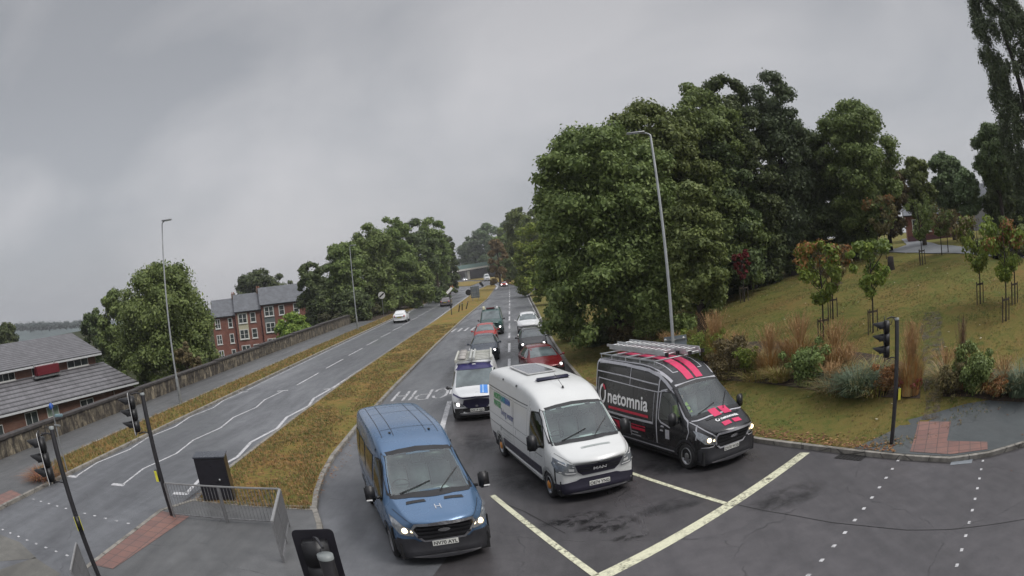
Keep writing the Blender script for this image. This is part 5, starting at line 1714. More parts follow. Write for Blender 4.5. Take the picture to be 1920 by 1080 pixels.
car((0.98, 43.9, 0), 0.02, 4.5, 0.90, hw(4.5, 0), SH, WT, blkc, 'black car between the dark red car and the white car in the right lane', ws=WSH, sw=SWH, plate='NG19 OEB')
SUV = [(0, 0.72), (0.08, 0.84), (0.3, 0.94), (0.7, 1.02), (1.05, 1.10), (1.8, 1.54), (2.2, 1.64), (3.3, 1.63), (3.9, 1.50), (4.25, 1.15), (4.45, 0.9)]
SHS = [(0, 0.58), (0.22, 0.74), (0.6, 0.88), (1.05, 0.98), (4.4, 1.05)]
WSS = [(-0.70, 1.10), (-0.34, 1.13), (0, 1.14), (0.34, 1.13), (0.70, 1.10), (0.58, 1.52), (0, 1.56), (-0.58, 1.52)]
SWS = [[(1.35, 1.08), (2.22, 1.09), (2.20, 1.50), (1.90, 1.50)], [(2.30, 1.09), (3.2, 1.11), (3.1, 1.48), (2.28, 1.51)]]
whc = paint('paint_white_car', (0.70, 0.71, 0.72), 0.0, 0.25)
r1, B1 = car((1.02, 56.7, 0), 0.0, 4.45, 0.92, SUV, SHS, WT, whc, 'white off road style car with roof rails, last of the right lane queue', ws=WSS, sw=SWS, rf=0.35, kind='suv', lit='none', plate='NU21 HZK')
for sx in (-1, 1):
    q = MB(); q.tube([(sx*0.60, 2.0, 1.62), (sx*0.60, 2.1, 1.70), (sx*0.60, 3.6, 1.70), (sx*0.60, 3.75, 1.58)], 0.02, 6); q.build('roof_rail', galv, r1)
# cars beyond
car((-2.0, 192.0, 0), 0.0, 4.0, 0.87, hw(4.0, 0), SH, WT, redp, 'small distant red car with both headlights lit on the far bend', ws=WSH, sw=SWH, plate='')
car((-14.05, 89.9, 0), PI+0.02, 4.2, 0.88, hw(4.2, 0), SH, WT, whc, 'white hatchback driving away on the left carriageway', ws=WSH, sw=SWH, lit='none', rear=True)
gy = paint('paint_grey_brown', (0.16, 0.145, 0.15), 0.5, 0.25)
car((-11.0, 120.3, 0), PI, 4.5, 0.90, hw(4.5, 0), SH, WT, gy, 'grey saloon driving away beyond the white hatchback', ws=WSH, sw=SWH, lit='none', rear=True)
car((-22.3, 355.0, 0), 0.3, 4.3, 0.88, hw(4.3, 0), SH, WT, whc, 'tiny white car coming out from under the bridge beside its pier', ws=WSH, sw=SWH)
q1 = bank_hit(1582, 432); car((q1.x, q1.y, q1.z-0.1), 1.9, 4.3, 0.88, hw(4.3, 0), SH, WT, whc, 'white car parked in the shade under the dark trees above the bank', ws=WSH, sw=SWH, lit='none')
q1 = bank_hit(1916, 482); car((q1.x+1.5, q1.y, q1.z-0.05), 1.2, 4.2, 0.88, hw(4.2, 0), SH, WT, blkc, 'dark car on the drive at the right edge of the picture', ws=WSH, sw=SWH, lit='none')

# ---- vans further back
def small_van(loc, yaw, L, H, W, pm, label, name='panel_van', plate='', lit='both', glassm=None, tall=1.0):
    k = H/1.95
    top = [(0, 0.90*k), (0.1, 0.99*k), (0.35, 1.04*k), (0.75, 1.09*k), (1.05, 1.16*k), (1.75, 1.76*k), (2.1, 1.89*k), (2.8, 1.93*k), (L-.3, 1.93*k), (L, 1.86*k)]
    sh = [(0, 0.60*k), (0.26, 0.78*k), (0.6, 0.92*k), (1.02, 1.02*k), (L, 1.08*k)]
    ws_ = [(-0.76, 1.16*k), (-0.38, 1.19*k), (0, 1.20*k), (0.38, 1.19*k), (0.76, 1.16*k), (0.68, 1.74*k), (0.34, 1.775*k), (0, 1.78*k), (-0.34, 1.775*k), (-0.68, 1.74*k)]
    sw_ = [[(1.32, 1.16*k), (2.15, 1.14*k), (2.12, 1.68*k), (1.75, 1.66*k)]]
    root, B = car(loc, yaw, L, W, top, sh, [(0, 0.62), (0.3, 0.7), (1.0, 0.84), (1.75, 0.76), (2.4, 0.80), (L, 0.80)], pm, label, 'van', ws=ws_, sw=sw_, rf=0.34, fax=0.98, rax=L-1.0, plate=plate, lit=lit, glassm=glassm, mirm=black_p, name=name, style='steel')
    return root, B
cus, CB = small_van((-1.72, 25.8, 0), 0.03, 5.3, 2.0, 0.96, paint('paint_white_van', (0.68, 0.69, 0.70), 0, 0.3), 'white van with blue bonnet stripe and roof rack, half hidden by the bigger white van', plate='NX19 EJD')
q = MB(); CB.patch(q, 'top', [(0.18, 0.20), (0.46, 0.20), (0.46, 1.02), (0.18, 1.02)], 0.010, 0.1); q.build('blue_stripe', simple('decal_bright_blue', (0.05, 0.22, 0.62), 0.35, var=0.05), cus)
q = MB(); CB.patch(q, 'top', [(0.26, 0.20), (0.31, 0.20), (0.31, 1.02), (0.26, 1.02)], 0.014, 0.1); q.build('pale_stripe', simple('decal_sky', (0.30, 0.48, 0.75), 0.35), cus)
q = MB(); CB.patch(q, 'front', [(-0.72, 1.76), (0.72, 1.76), (0.66, 1.93), (0, 1.965), (-0.66, 1.93)], 0.02, 0.1, 0.02); q.build('sun_strip', simple('navy_strip', (0.025, 0.022, 0.10), 0.4), cus)
q = MB(); CB.patch(q, 'front', [(-0.34, 0.50), (0.34, 0.50), (0.52, 0.66), (0.46, 0.84), (0, 0.87), (-0.46, 0.84), (-0.52, 0.66)], 0.026, 0.07, 0.03); q.build('mesh_grille', simple('grille_navy', (0.02, 0.018, 0.05), 0.4), cus)
q = MB(); CB.line(q, 'front', [(-0.86, 1.0), (-0.5, 0.93), (0, 0.95), (0.5, 0.93), (0.86, 1.0)], 0.05, 0.03); q.build('bonnet_edge', simple('edge_navy', (0.03, 0.025, 0.10), 0.4), cus)
for sx in (-1, 1):
    q = MB(); CB.patch(q, 'front', ([(sx*0.52, 0.33), (sx*0.78, 0.33), (sx*0.80, 0.46), (sx*0.55, 0.48)] if sx > 0 else [(sx*0.52, 0.33), (sx*0.55, 0.48), (sx*0.80, 0.46), (sx*0.78, 0.33)]), 0.02, 0.08); q.build('fog_lamp_recess', black_p, cus)
cream = simple('cream_rack', (0.50, 0.50, 0.45), 0.5, var=0.15)
bpy.context.view_layer.update()
rk = MB()
for sx in (-1, 1): rk.box((sx*0.70-0.04, 1.9, 2.03), (sx*0.70+0.04, 5.1, 2.16), 0.01)
for v in (2.1, 2.6, 3.1, 3.6, 4.1, 4.6, 5.0): rk.box((-0.66, v, 2.06), (0.66, v+0.10, 2.10))
rk.build('roof_rack', cream, cus)
e = empty('pipe_carrier', (0, 0, 0), 0, 'grey cases and pipes strapped on the roof rack of the blue striped white van', 'roof load'); e.matrix_world = cus.matrix_world @ Matrix.Translation((0, 0, 2.10))
for k in range(6):
    q = MB(); q.smooth = True; q.box((-0.60, 2.1+k*0.45, 0.0), (-0.30, 2.1+k*0.45+0.34, 0.13), 0.03); q.build('case', simple('case_grey%d' % (k % 2), (0.42-0.1*(k % 2), 0.40-0.1*(k % 2), 0.38-.1*(k % 2)), 0.6), e)
q = MB()
for u in (-0.12, 0.02): q.tube([(u, 1.95, 0.05), (u, 4.9, 0.05)], 0.055, 10)
q.build('pipe', simple('pipe_grey', (0.45, 0.46, 0.44), 0.5), e)
grn_v = paint('paint_teal', (0.035, 0.085, 0.080), 0.2, 0.3)
lr, LB2 = small_van((-2.0, 59.1, 0), 0.0, 5.2, 2.12, 0.97, grn_v, 'dark green van with beacons on the roof behind the bright red car', plate='NK08 OFB')
bpy.context.view_layer.update()
for (u, v, c_l, nm, s) in ((-0.58, 2.2, (0.62, 0.60, 0.42), 'roof_beacon', 0.13), (0.55, 2.15, (0.75, 0.75, 0.75), 'roof_beacon', 0.09)):
    q = MB(); q.smooth = True; q.X = Matrix.Translation((u, v, 2.08)); q.lathe([(s, 0), (s, s*1.1), (s*0.8, s*1.9), (0.001, s*2.1)], 14); q.build(nm, simple('beacon_%s' % int(c_l[2]*100), c_l, 0.3), lr)
q = MB(); q.box((-0.36, 2.1, 2.08), (0.36, 2.5, 2.20), 0.03); q.build('light_bar', simple('bar_maroon', (0.12, 0.02, 0.03), 0.4), lr)
small_van((-9.6, 296.0, 0), 0.12, 6.5, 3.0, 1.15, whc, 'distant white high sided van on the bend to the right of the bridge pier', lit='none')
# ================================================================ STREET FURNITURE
def lamp_post(x, y, z, h, arm, label, head='single', rb=0.10):
    e = empty('street_lamp', (x, y, z), 0, label, 'street lamp')
    p = MB(); p.smooth = True
    p.lathe([(rb, 0), (rb, 1.4), (rb*0.92, 1.45), (rb*0.62, 1.55), (rb*0.40, h-0.1), (0.001, h)], 16)
    p.build('post', galv, e)
    d = MB(); d.X = Matrix.Translation((0, -rb, 0.7)); d.box((-0.05, -0.006, -0.25), (0.05, 0.01, 0.25)); d.build('access_door', simple('galv_dark', (0.25, 0.26, 0.265), 0.5, metal=0.6), e)
    ax = Vector(arm).normalized()
    a_ = MB(); L_ = Vector(arm).length
    a_.tube([(0, 0, h-0.05), (ax.x*0.15, ax.y*0.15, h+0.03), (ax.x*(L_-0.5), ax.y*(L_-0.5), h+0.06)], 0.032, 8)
    ao = a_.build('bracket', galv, e)
    hd = MB(); hd.smooth = True
    hd.X = Matrix.Translation((ax.x*(L_-0.35), ax.y*(L_-0.35), h+0.07)) @ Matrix.Rotation(math.atan2(ax.y, ax.x), 4, 'Z') @ Matrix.Rotation(0.06, 4, 'Y')
    hd.box((-0.40, -0.13, -0.04), (0.42, 0.13, 0.045), 0.035)
    ho = hd.build('lamp_head', simple('lamp_grey', (0.30, 0.31, 0.32), 0.45), e)
    g_ = MB(); g_.X = hd.X.copy(); g_.box((-0.12, -0.10, -0.055), (0.36, 0.10, -0.038)); g_.build('lamp_glass', lens, ho)
    return e
zr = bank_z(6.3, 28.0)
lpR = lamp_post(6.3, 28.0, zr, 10.2, (-0.95, 0.1, 0), 'tall grey street lamp on the grass bank behind the black van', rb=0.12)
sgn = empty('road_sign', (6.3, 28.0, zr), 0.0, 'grey back of a road sign clamped low on the tall right street lamp', 'road sign')
q = MB(); q.box((-0.36, 0.13, 1.25), (0.64, 0.15, 1.82), 0.0); q.build('sign_plate', simple('sign_back_grey', (0.20, 0.23, 0.26), 0.45, metal=0.3), sgn)
for zz in (1.4, 1.68):
    q = MB(); q.box((-0.34, 0.09, zz-0.02), (0.62, 0.128, zz+0.02)); q.tube([(0.0+0.13*math.cos(t), 0.13*math.sin(t), zz) for t in np.linspace(0, 2*PI, 13)], 0.012, 5); q.build('sign_bracket', galv, sgn)
for u in (-0.30, 0.50):
    q = MB(); q.smooth = True; q.X = Matrix.Translation((u, 0.118, 1.70)); q.lathe([(0.001, -0.02), (0.05, -0.015), (0.055, 0)], 12, 'y'); q.build('fixing_cap', whitep, sgn)
lamp_post(-18.66, 31.85, 0.1, 9.95, (0.75, -0.2, 0), 'slim grey street lamp on the left verge in front of the round tree', rb=0.10)
lamp_post(-18.05, 79.5, 0.1, 9.6, (0.75, -0.2, 0), 'more distant street lamp at the end of the stone wall', rb=0.10)

def signal(x, y, z, label, face, side, h=3.45, head_z=2.15, hy=0.42, pole_r=0.07, box=None, border=True):
    """pole with a three lamp head; face = direction the lamps point, side = offset of the head from the pole"""
    e = empty('traffic_signal', (x, y, z), 0, label, 'traffic signal')
    p = MB(); p.smooth = True
    p.lathe([(pole_r, 0), (pole_r, h-0.02), (pole_r*0.9, h), (0.001, h+0.005)], 18); p.build('pole', blackpaint, e)
    c = MB(); c.smooth = True; c.X = Matrix.Translation((0, 0, h)); c.lathe([(pole_r*1.05, -0.04), (pole_r*1.05, 0.012), (0.001, 0.016)], 18); c.build('pole_cap', simple('cap_grey', (0.22, 0.24, 0.24), 0.5), e)
    f = Vector(face).normalized(); ang = math.atan2(f.y, f.x)
    s_ = Vector(side).normalized()*hy
    T = Matrix.Translation((s_.x, s_.y, head_z)) @ Matrix.Rotation(ang, 4, 'Z')      # +x = where the lamps point
    b = MB(); b.X = T; b.smooth = True
    for k in range(3): b.box((-0.12, -0.15, -0.02+k*0.31), (0.08, 0.15, 0.285+k*0.31), 0.02)
    ho = b.build('signal_head', black_p, e)
    bd = MB(); bd.X = T
    W_, H0, H1 = 0.24, -0.10, 1.02
    pts = []
    for cx, cz, a0 in ((W_-0.06, H1-0.06, 0), (-W_+0.06, H1-0.06, PI/2), (-W_+0.06, H0+0.06, PI), (W_-0.06, H0+0.06, 1.5*PI)):
        for k in range(5):
            a_ = a0+k*PI/8; pts.append((cx+0.06*math.cos(a_), cz+0.06*math.sin(a_)))
    bd.ext(pts, 'x', 0.03, 0.045)
    bo = bd.build('backing_board', simple('board_black', (0.014, 0.013, 0.018), 0.4), e)
    if border:
        k_ = MB(); k_.X = T
        outer = pts; inn_ = [(u*0.90, 0.46+(v-0.46)*0.955) for u, v in pts]
        n_ = len(pts)
        k_.add([(0.048, u, v) for u, v in outer]+[(0.048, u, v) for u, v in inn_], [(i, (i+1) % n_, n_+(i+1) % n_, n_+i) for i in range(n_)])
        k_.add([(0.028, u, v) for u, v in outer]+[(0.048, u*1.005, v) for u, v in outer], [(i, (i+1) % n_, n_+(i+1) % n_, n_+i) for i in range(n_)])
        k_.build('white_border', simple('border_white', (0.55, 0.55, 0.55), 0.5), bo)
    for k, cl in enumerate(('lens_green', 'lens_amber', 'lens_red')):
        zc = 0.14+k*0.31
        col = {'lens_green': (0.02, 0.12, 0.06), 'lens_amber': (0.25, 0.10, 0.01), 'lens_red': (0.22, 0.01, 0.01)}[cl]
        l_ = MB(); l_.smooth = True; l_.X = T @ Matrix.Translation((0.08, 0, zc)); l_.lathe([(0.001, 0.035), (0.06, 0.028), (0.10, 0.0)], 18, 'x'); l_.build('lens', simple(cl, col, 0.15, coat=1), ho)
        h_ = MB(); h_.smooth = True; h_.X = T @ Matrix.Translation((0.08, 0, zc))
        nn = 18; vs = []; fs = []
        for i in range(nn+1):
            a_ = -0.25+ (PI+0.5)*i/nn
            ln = 0.34*(0.35+0.65*math.sin(max(0, min(PI, a_))))+0.02
            vs += [(0, 0.135*math.cos(a_), 0.135*math.sin(a_)), (ln, 0.138*math.cos(a_), 0.138*math.sin(a_)-ln*0.10), (ln, 0.128*math.cos(a_), 0.128*math.sin(a_)-ln*0.10), (0, 0.125*math.cos(a_), 0.115*math.sin(a_))]
        for i in range(nn):
            for j in range(3): fs.append((4*i+j, 4*i+j+1, 4*i+5+j, 4*i+4+j))
        h_.add(vs, fs); h_.build('hood', black_p, ho)
    br = MB()
    for zz in (head_z-0.08, head_z+0.95):
        br.tube([(0, 0, zz), (s_.x*0.5, s_.y*0.5, zz+0.04), (s_.x*0.9, s_.y*0.9, zz)], 0.018, 6)
    br.tube([(0, 0, h-0.12), (s_.x*0.35, s_.y*0.35, h+0.02), (s_.x*0.55, s_.y*0.55, h-0.14), (s_.x*0.8, s_.y*0.8, h-0.1)], 0.014, 6)
    for b_ in split_clusters(br.build('head_bracket', blackpaint, e), 0.01): pass
    if box:
        d = Vector(box[1]).normalized(); a2 = math.atan2(d.y, d.x)
        q = MB(); q.X = Matrix.Translation((d.x*0.11, d.y*0.11, box[0])) @ Matrix.Rotation(a2, 4, 'Z'); q.smooth = True
        q.box((-0.05, -0.07, -0.16), (0.06, 0.07, 0.16), 0.015); bx_ = q.build('push_button_box', black_p, e)
        q2 = MB(); q2.X = q.X.copy(); q2.box((-0.03, -0.085, -0.15), (0.055, -0.072, 0.15)); q2.box((-0.03, 0.072, -0.15), (0.055, 0.085, 0.15)); q2.build('yellow_side', yellow_m, bx_)
    return e
signal(-9.5, 13.9, 0.1, 'black traffic signal at the end of the grey railing, seen from the side', (-0.90, -0.44, 0), (-0.90, -0.44, 0), 3.36, 2.40, box=(1.15, (-1, -0.2, 0)))
signal(-9.30, 8.98, 0.1, 'black traffic signal at the far left edge, nearer than the railing', (-0.80, -0.60, 0), (-0.85, -0.52, 0), 3.40, 2.30, box=(1.35, (0.7, -0.7, 0)))
signal(9.5, 13.82, bank_z(9.5, 13.82)+0.03, 'black traffic signal on the right footway beside the red tactile paving', (-0.82, 0.57, 0), (-0.82, 0.57, 0), 3.32, 2.38, hy=0.36, box=(1.35, (0.8, -0.3, 0)), border=False)
signal(-2.10, 5.88, 0.1, 'nearest traffic signal at the bottom edge, seen from behind and above', (-0.25, 1, 0), (-0.62, 1, 0), 2.88, 2.02, hy=0.38, pole_r=0.085, border=False)

# control cabinet
cb = empty('control_cabinet', (-8.62, 15.85, 0.1), 0.30, 'black roadside control cabinet at the tip of the grassy reservation behind the railing', 'cabinet')
q = MB(); q.box((-0.50, -0.33, 0.0), (0.50, 0.33, 1.30), 0.01); q.build('housing', simple('cabinet_black', (0.012, 0.011, 0.016), 0.32, var=0.3, coat=0.3), cb)
q = MB(); q.box((-0.53, -0.37, 1.30), (0.53, 0.37, 1.34), 0.012); q.build('lid', simple('cabinet_lid', (0.055, 0.06, 0.075), 0.3), cb)
q = MB(); q.box((-0.46, -0.342, 0.08), (0.46, -0.331, 1.24)); dd = q.build('door', MAT['cabinet_black'], cb)
q = MB(); q.X = Matrix.Translation((0.20, -0.343, 0.66)); q.smooth = True; q.lathe([(0.001, -0.02), (0.03, -0.018), (0.035, 0)], 12, 'y'); q.build('lock', galv, dd)
# pedestrian guard rail
def guard_rail(p0, p1, h, label, nb, z=0.1, top_w=0.05, name='guard_rail'):
    P0, P1 = Vector((*p0, 0)), Vector((*p1, 0)); L_ = (P1-P0).length
    e = empty(name, (P0.x, P0.y, z), math.atan2(P1.y-P0.y, P1.x-P0.x), label, 'railing')
    q = MB(); q.box((0, -top_w/2, h-0.04), (L_, top_w/2, h), 0.008); q.build('top_rail', simple('rail_top', (0.30, 0.30, 0.30), 0.4, metal=0.3), e)
    q = MB(); q.box((0, -0.02, 0.10), (L_, 0.02, 0.135)); q.build('bottom_rail', railm, e)
    npn = 1 if L_ < 1.5 else 2
    for k in range(npn+1):
        u = L_*k/npn
        q = MB(); q.box((u-0.03, -0.028, 0), (u+0.03, 0.028, h-0.042)); q.build('post', railm, e)
    n_ = int(nb)
    bar = MB(); bar.tube([(0, 0, 0.135), (0, 0, h-0.042)], 0.009, 6)
    first = bar.build('bar', railm, e); first.location = (L_/(n_+1), 0, 0)
    for k in range(1, n_):
        if abs((k+1)/(n_+1)-0.5) < 0.012 and npn == 2: continue
        c_ = first.copy(); COL.objects.link(c_); c_.parent = e; c_.location = (L_*(k+1)/(n_+1), 0, 0)
    return e
guard_rail((-9.32, 13.75), (-5.78, 14.05), 1.02, 'long grey pedestrian guard rail crossing the tip of the traffic island', 34)
guard_rail((-5.76, 14.0), (-5.2, 11.7), 1.02, 'short pale guard rail running from the long railing towards the camera', 20, top_w=0.07)
guard_rail((-9.24, 8.55), (-8.42, 7.2), 1.02, 'grey guard rail at the bottom left beside the nearest left signal pole', 26)
# signs along the roads
def disc_sign(x, y, z, h, r, back, label, face=(0, -1), art=None, pole=galv, name='road_sign'):
    e = empty(name, (x, y, z), math.atan2(face[0], -face[1]) if False else 0, label, 'road sign')
    e.rotation_euler.z = math.atan2(face[1], face[0])+PI/2     # local -y looks along face
    q = MB(); q.tube([(0, 0, 0), (0, 0, h+r)], 0.04, 8); q.build('post', pole, e)
    q = MB(); q.X = Matrix.Translation((0, -0.05, h)); q.lathe([(0.001, -0.012), (r, -0.012), (r, 0.0), (0.001, 0.0)], 28, 'y', smooth=False); p = q.build('sign_face', back, e)
    if art: art(p, h, r)
    return e
def nsl(p, h, r):
    q = MB(); q.add([(-r*0.80, -0.066, h-r*0.34), (-r*0.55, -0.066, h-r*0.66), (r*0.80, -0.066, h+r*0.34), (r*0.55, -0.066, h+r*0.66)], [(0, 1, 2, 3)]); q.build('black_band', black_p, p)
disc_sign(-19.7, 106.3, 0.1, 3.0, 0.55, whitep, 'white round sign with a black diagonal band by the left carriageway', art=nsl)
disc_sign(-8.0, 132, 0.1, 1.3, 0.55, simple('sign_dark_back', (0.02, 0.02, 0.022), 0.5), 'dark back of a round sign near the reservation end', (0, -1), pole=galv)
e = empty('direction_sign', (-6.4, 124, 0.1), 0, 'grey back of a large direction sign on two posts in the central reservation', 'road sign')
q = MB(); q.box((-0.75, 0, 0.5), (0.75, 0.03, 2.5)); q.build('sign_plate', simple('sign_back_grey', (0.2, 0.23, 0.26), 0.45), e)
for zz in (0.8, 1.5, 2.2):
    q = MB(); q.box((-0.75, -0.05, zz-0.04), (0.75, -0.002, zz+0.04)); q.build('stiffener', galv, e)
for sx in (-0.5, 0.5):
    q = MB(); q.tube([(sx, -0.1, 0), (sx, -0.1, 2.5)], 0.045, 8); q.build('post', galv, e)
e = empty('direction_sign', (-7.9, 90.5, 0.1), 0.5, 'slim dark post with a small angled plate in the reservation', 'road sign')
q = MB(); q.tube([(0, 0, 0), (0, 0, 3.2)], 0.06, 8); q.build('post', simple('post_dark', (0.06, 0.06, 0.06), 0.5), e)
q = MB(); q.box((-0.12, -0.06, 0.9), (0.12, 0.06, 1.3)); q.build('lamp_box', black_p, e)
q = MB(); q.X = Matrix.Translation((0, -0.05, 3.1)) @ Matrix.Rotation(-0.7, 4, 'Y'); q.box((-0.5, -0.02, -0.16), (0.5, 0.02, 0.16)); q.build('sign_face', whitep, e)
bol = None
for i, (x, y, lean) in enumerate(((-7.4, 96, 0.25), (-7.1, 98.5, 0.1), (-6.7, 101, 0.35))):
    e = empty('marker_post', (x, y, 0.1), 0, ['leaning dark marker post nearest the slim sign post', 'upright dark marker post, middle of three in the reservation', 'most tilted dark marker post, furthest of three in the reservation'][i], 'marker post', 'marker posts in the central reservation')
    q = MB(); q.X = Matrix.Rotation(lean, 4, 'Y'); q.box((-0.07, -0.07, 0), (0.07, 0.07, 1.1), 0.02); q.build('shaft', barkd, e)
    q = MB(); q.X = Matrix.Rotation(lean, 4, 'Y'); q.box((-0.08, -0.08, 0.9), (0.08, 0.08, 1.0)); q.build('reflector_band', galv, e)
# blue sign on a slim post by the far left, with a small lamp arm
e = empty('cycle_sign', (-16.6, 16.4, 0.1), 0, 'slim grey post carrying a small blue sign in front of the stone wall at left', 'road sign')
q = MB(); q.tube([(0, 0, 0), (-0.02, 0, 2.6)], 0.035, 8); q.build('post', galv, e)
q = MB(); q.smooth = True; q.X = Matrix.Translation((-0.02, -0.05, 2.45)) @ Matrix.Rotation(1.1, 4, 'Z'); q.lathe([(0.001, -0.01), (0.12, -0.01), (0.12, 0.01), (0.001, 0.01)], 20, 'y'); q.build('sign_face', simple('sign_blue', (0.02, 0.10, 0.42), 0.4), e)
q = MB(); q.obox((0.10, 0, 1.75), (0.34, 0.10, 0.06), (0, 0.1, 0.3), 0.02); q.build('small_lamp', galv, e)
q = MB(); q.obox((0.25, 0.1, 2.1), (0.42, 0.22, 0.10), (0, 0, 0.4), 0.03); q.build('sensor_box', simple('sensor_teal', (0.16, 0.24, 0.27), 0.4), e)
# ================================================================ FOLIAGE
nr = np.random.default_rng(12)
def leaf_mesh(name, centres, radii, n, size, mats, seed=0, up=0.35, flat=0.0, core=True, squash=0.75, spread=0.22):
    """n bent leaf sprays spread through and over clumps; each spray is a separate small face"""
    r_ = np.random.default_rng(seed)
    c = np.array(centres, float); rad = np.array(radii, float)
    if rad.ndim == 1: rad = np.stack([rad, rad, rad*squash], 1)
    w = (rad[:, 0]*rad[:, 1]); w = w/w.sum()
    idx = r_.choice(len(c), n, p=w)
    d = r_.normal(size=(n, 3)); d[:, 2] = d[:, 2]*0.9+up*0.6
    d /= np.linalg.norm(d, axis=1)[:, None]
    rr = np.clip(r_.normal(0.96 if spread < 0.3 else 0.85, spread, n), 0.1, 1.55 if spread < 0.3 else 2.1)
    P = c[idx]+d*rad[idx]*rr[:, None]
    nrm = d*0.9+r_.normal(size=(n, 3))*0.55; nrm[:, 2] += 0.35
    nrm /= np.linalg.norm(nrm, axis=1)[:, None]
    t = np.cross(nrm, r_.normal(size=(n, 3))); t /= np.linalg.norm(t, axis=1)[:, None]
    b = np.cross(nrm, t)
    s = size*r_.uniform(0.55, 1.35, n)[:, None]
    k = 0.55*s
    v0 = P-t*s; v1 = P-b*k+nrm*s*0.18; v2 = P+t*s-nrm*s*0.12; v3 = P+b*k+nrm*s*0.18
    V = np.stack([v0, v1, v2, v3], 1).reshape(-1, 3)
    F = np.arange(4*n).reshape(-1, 4)
    tint = np.clip(r_.normal(0.5, 0.22, n)+0.25*(r_.random(len(c))[idx]-0.5), 0, 1)
    vs = [V]; cores = []
    off = 4*n; fc = []
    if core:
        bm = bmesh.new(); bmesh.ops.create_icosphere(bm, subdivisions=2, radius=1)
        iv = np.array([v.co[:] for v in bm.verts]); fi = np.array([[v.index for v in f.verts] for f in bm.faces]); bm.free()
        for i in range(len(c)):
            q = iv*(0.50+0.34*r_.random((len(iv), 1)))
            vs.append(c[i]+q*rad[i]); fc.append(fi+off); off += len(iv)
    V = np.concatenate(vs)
    me = bpy.data.meshes.new(name)
    nf4 = n; tri = np.concatenate(fc) if fc else np.zeros((0, 3), int)
    me.vertices.add(len(V)); me.vertices.foreach_set('co', V.ravel().astype(np.float32))
    me.loops.add(4*nf4+3*len(tri))
    me.loops.foreach_set('vertex_index', np.concatenate([F.ravel(), tri.ravel()]).astype(np.int32))
    me.polygons.add(nf4+len(tri))
    ls = np.concatenate([np.arange(nf4)*4, 4*nf4+np.arange(len(tri))*3]).astype(np.int32)
    me.polygons.foreach_set('loop_start', ls)
    try: me.polygons.foreach_set('loop_total', np.concatenate([np.full(nf4, 4), np.full(len(tri), 3)]).astype(np.int32))
    except Exception: pass
    me.update(calc_edges=True)
    at = me.attributes.new('tint', 'FLOAT', 'FACE')
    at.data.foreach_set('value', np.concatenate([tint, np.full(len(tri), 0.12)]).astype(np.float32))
    for m in (mats if isinstance(mats, (list, tuple)) else [mats]): me.materials.append(m)
    return me
def clumps(n, R, H0, H1, seed, shape='round', cr=0.3):
    """clump centres over a crown of radius R between heights H0 and H1"""
    r_ = random.Random(seed); C = []; Rd = []
    hc, hh = (H0+H1)/2, (H1-H0)/2
    i = 0
    k_ = 0
    nb = max(3, n//7) if shape != 'poplar' else 0
    while i < n+nb:
        z = r_.uniform(-1, 1); a = r_.uniform(0, 2*PI)
        if shape == 'round': w = math.sqrt(max(0, 1-abs(z)**2.4))
        elif shape == 'cone': w = max(0.12, (1-z)/2)**0.8
        elif shape == 'poplar': w = math.sqrt(max(0, 1-abs(z)**3))*0.9
        elif shape == 'vase': w = math.sqrt(max(0, 1-((z-0.25)/1.25)**2))*min(1, 0.45+(z+1)*0.5)
        else: w = math.sqrt(max(0, 1-max(0, z)**3.2))      # dome: full to the ground
        w *= 1+0.16*noise.noise((math.cos(a)*1.3, math.sin(a)*1.3, z*1.6+seed))
        if i < nb:       # big inner masses
            q = r_.uniform(0.0, 0.55); rad = R*0.42*r_.uniform(0.9, 1.2); z *= 0.75
        else:            # sprays over the outside
            q = math.sqrt(r_.uniform(0.55, 1)); rad = R*cr*r_.uniform(0.5, 1.2)*0.8
        x, y = math.cos(a)*w*q*(R-rad*0.45), math.sin(a)*w*q*(R-rad*0.45)
        C.append((x, y, hc+z*(hh-rad*0.5))); Rd.append(rad); i += 1
    return C, Rd
def trunk_mb(h, r, lean=(0, 0), limbs=5, R=2.0, seed=0, h0=None):
    r_ = random.Random(seed); m = MB(); m.smooth = True
    top = (lean[0], lean[1], h)
    m.tube([(0, 0, -0.3), (lean[0]*.2, lean[1]*.2, h*0.2), (lean[0]*.6, lean[1]*.6, h*0.6), top], [r*1.35, r, r*0.75, r*0.3], 9)
    for k in range(limbs):
        a = r_.uniform(0, 2*PI); z0 = h*r_.uniform(0.35, 0.85); L_ = R*r_.uniform(0.45, 0.8)
        p0 = Vector((lean[0]*z0/h, lean[1]*z0/h, z0)); p2 = p0+Vector((math.cos(a)*L_, math.sin(a)*L_, L_*r_.uniform(0.3, 0.9)))
        m.tube([p0, (p0+p2)/2+Vector((0, 0, L_*0.08)), p2], [r*0.42, r*0.28, r*0.1], 6)
    return m
L_G = mat_leaf('leaf_green', (0.080, 0.120, 0.036), (0.155, 0.205, 0.062), (0.270, 0.330, 0.110))
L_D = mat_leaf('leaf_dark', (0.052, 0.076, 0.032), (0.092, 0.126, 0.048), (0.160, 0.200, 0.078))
L_Y = mat_leaf('leaf_yellow_green', (0.101, 0.162, 0.027), (0.189, 0.263, 0.047), (0.324, 0.365, 0.074))
L_O = mat_leaf('leaf_orange', (0.138, 0.069, 0.025), (0.288, 0.131, 0.044), (0.375, 0.213, 0.075))
L_B = mat_leaf('leaf_bronze', (0.088, 0.072, 0.035), (0.152, 0.128, 0.056), (0.240, 0.208, 0.080))
L_R = mat_leaf('leaf_red', (0.12, 0.02, 0.025), (0.20, 0.035, 0.035), (0.28, 0.07, 0.05))
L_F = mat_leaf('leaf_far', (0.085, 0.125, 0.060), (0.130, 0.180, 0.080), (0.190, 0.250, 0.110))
L_P = mat_leaf('leaf_poplar', (0.056, 0.078, 0.042), (0.095, 0.128, 0.064), (0.160, 0.200, 0.100))
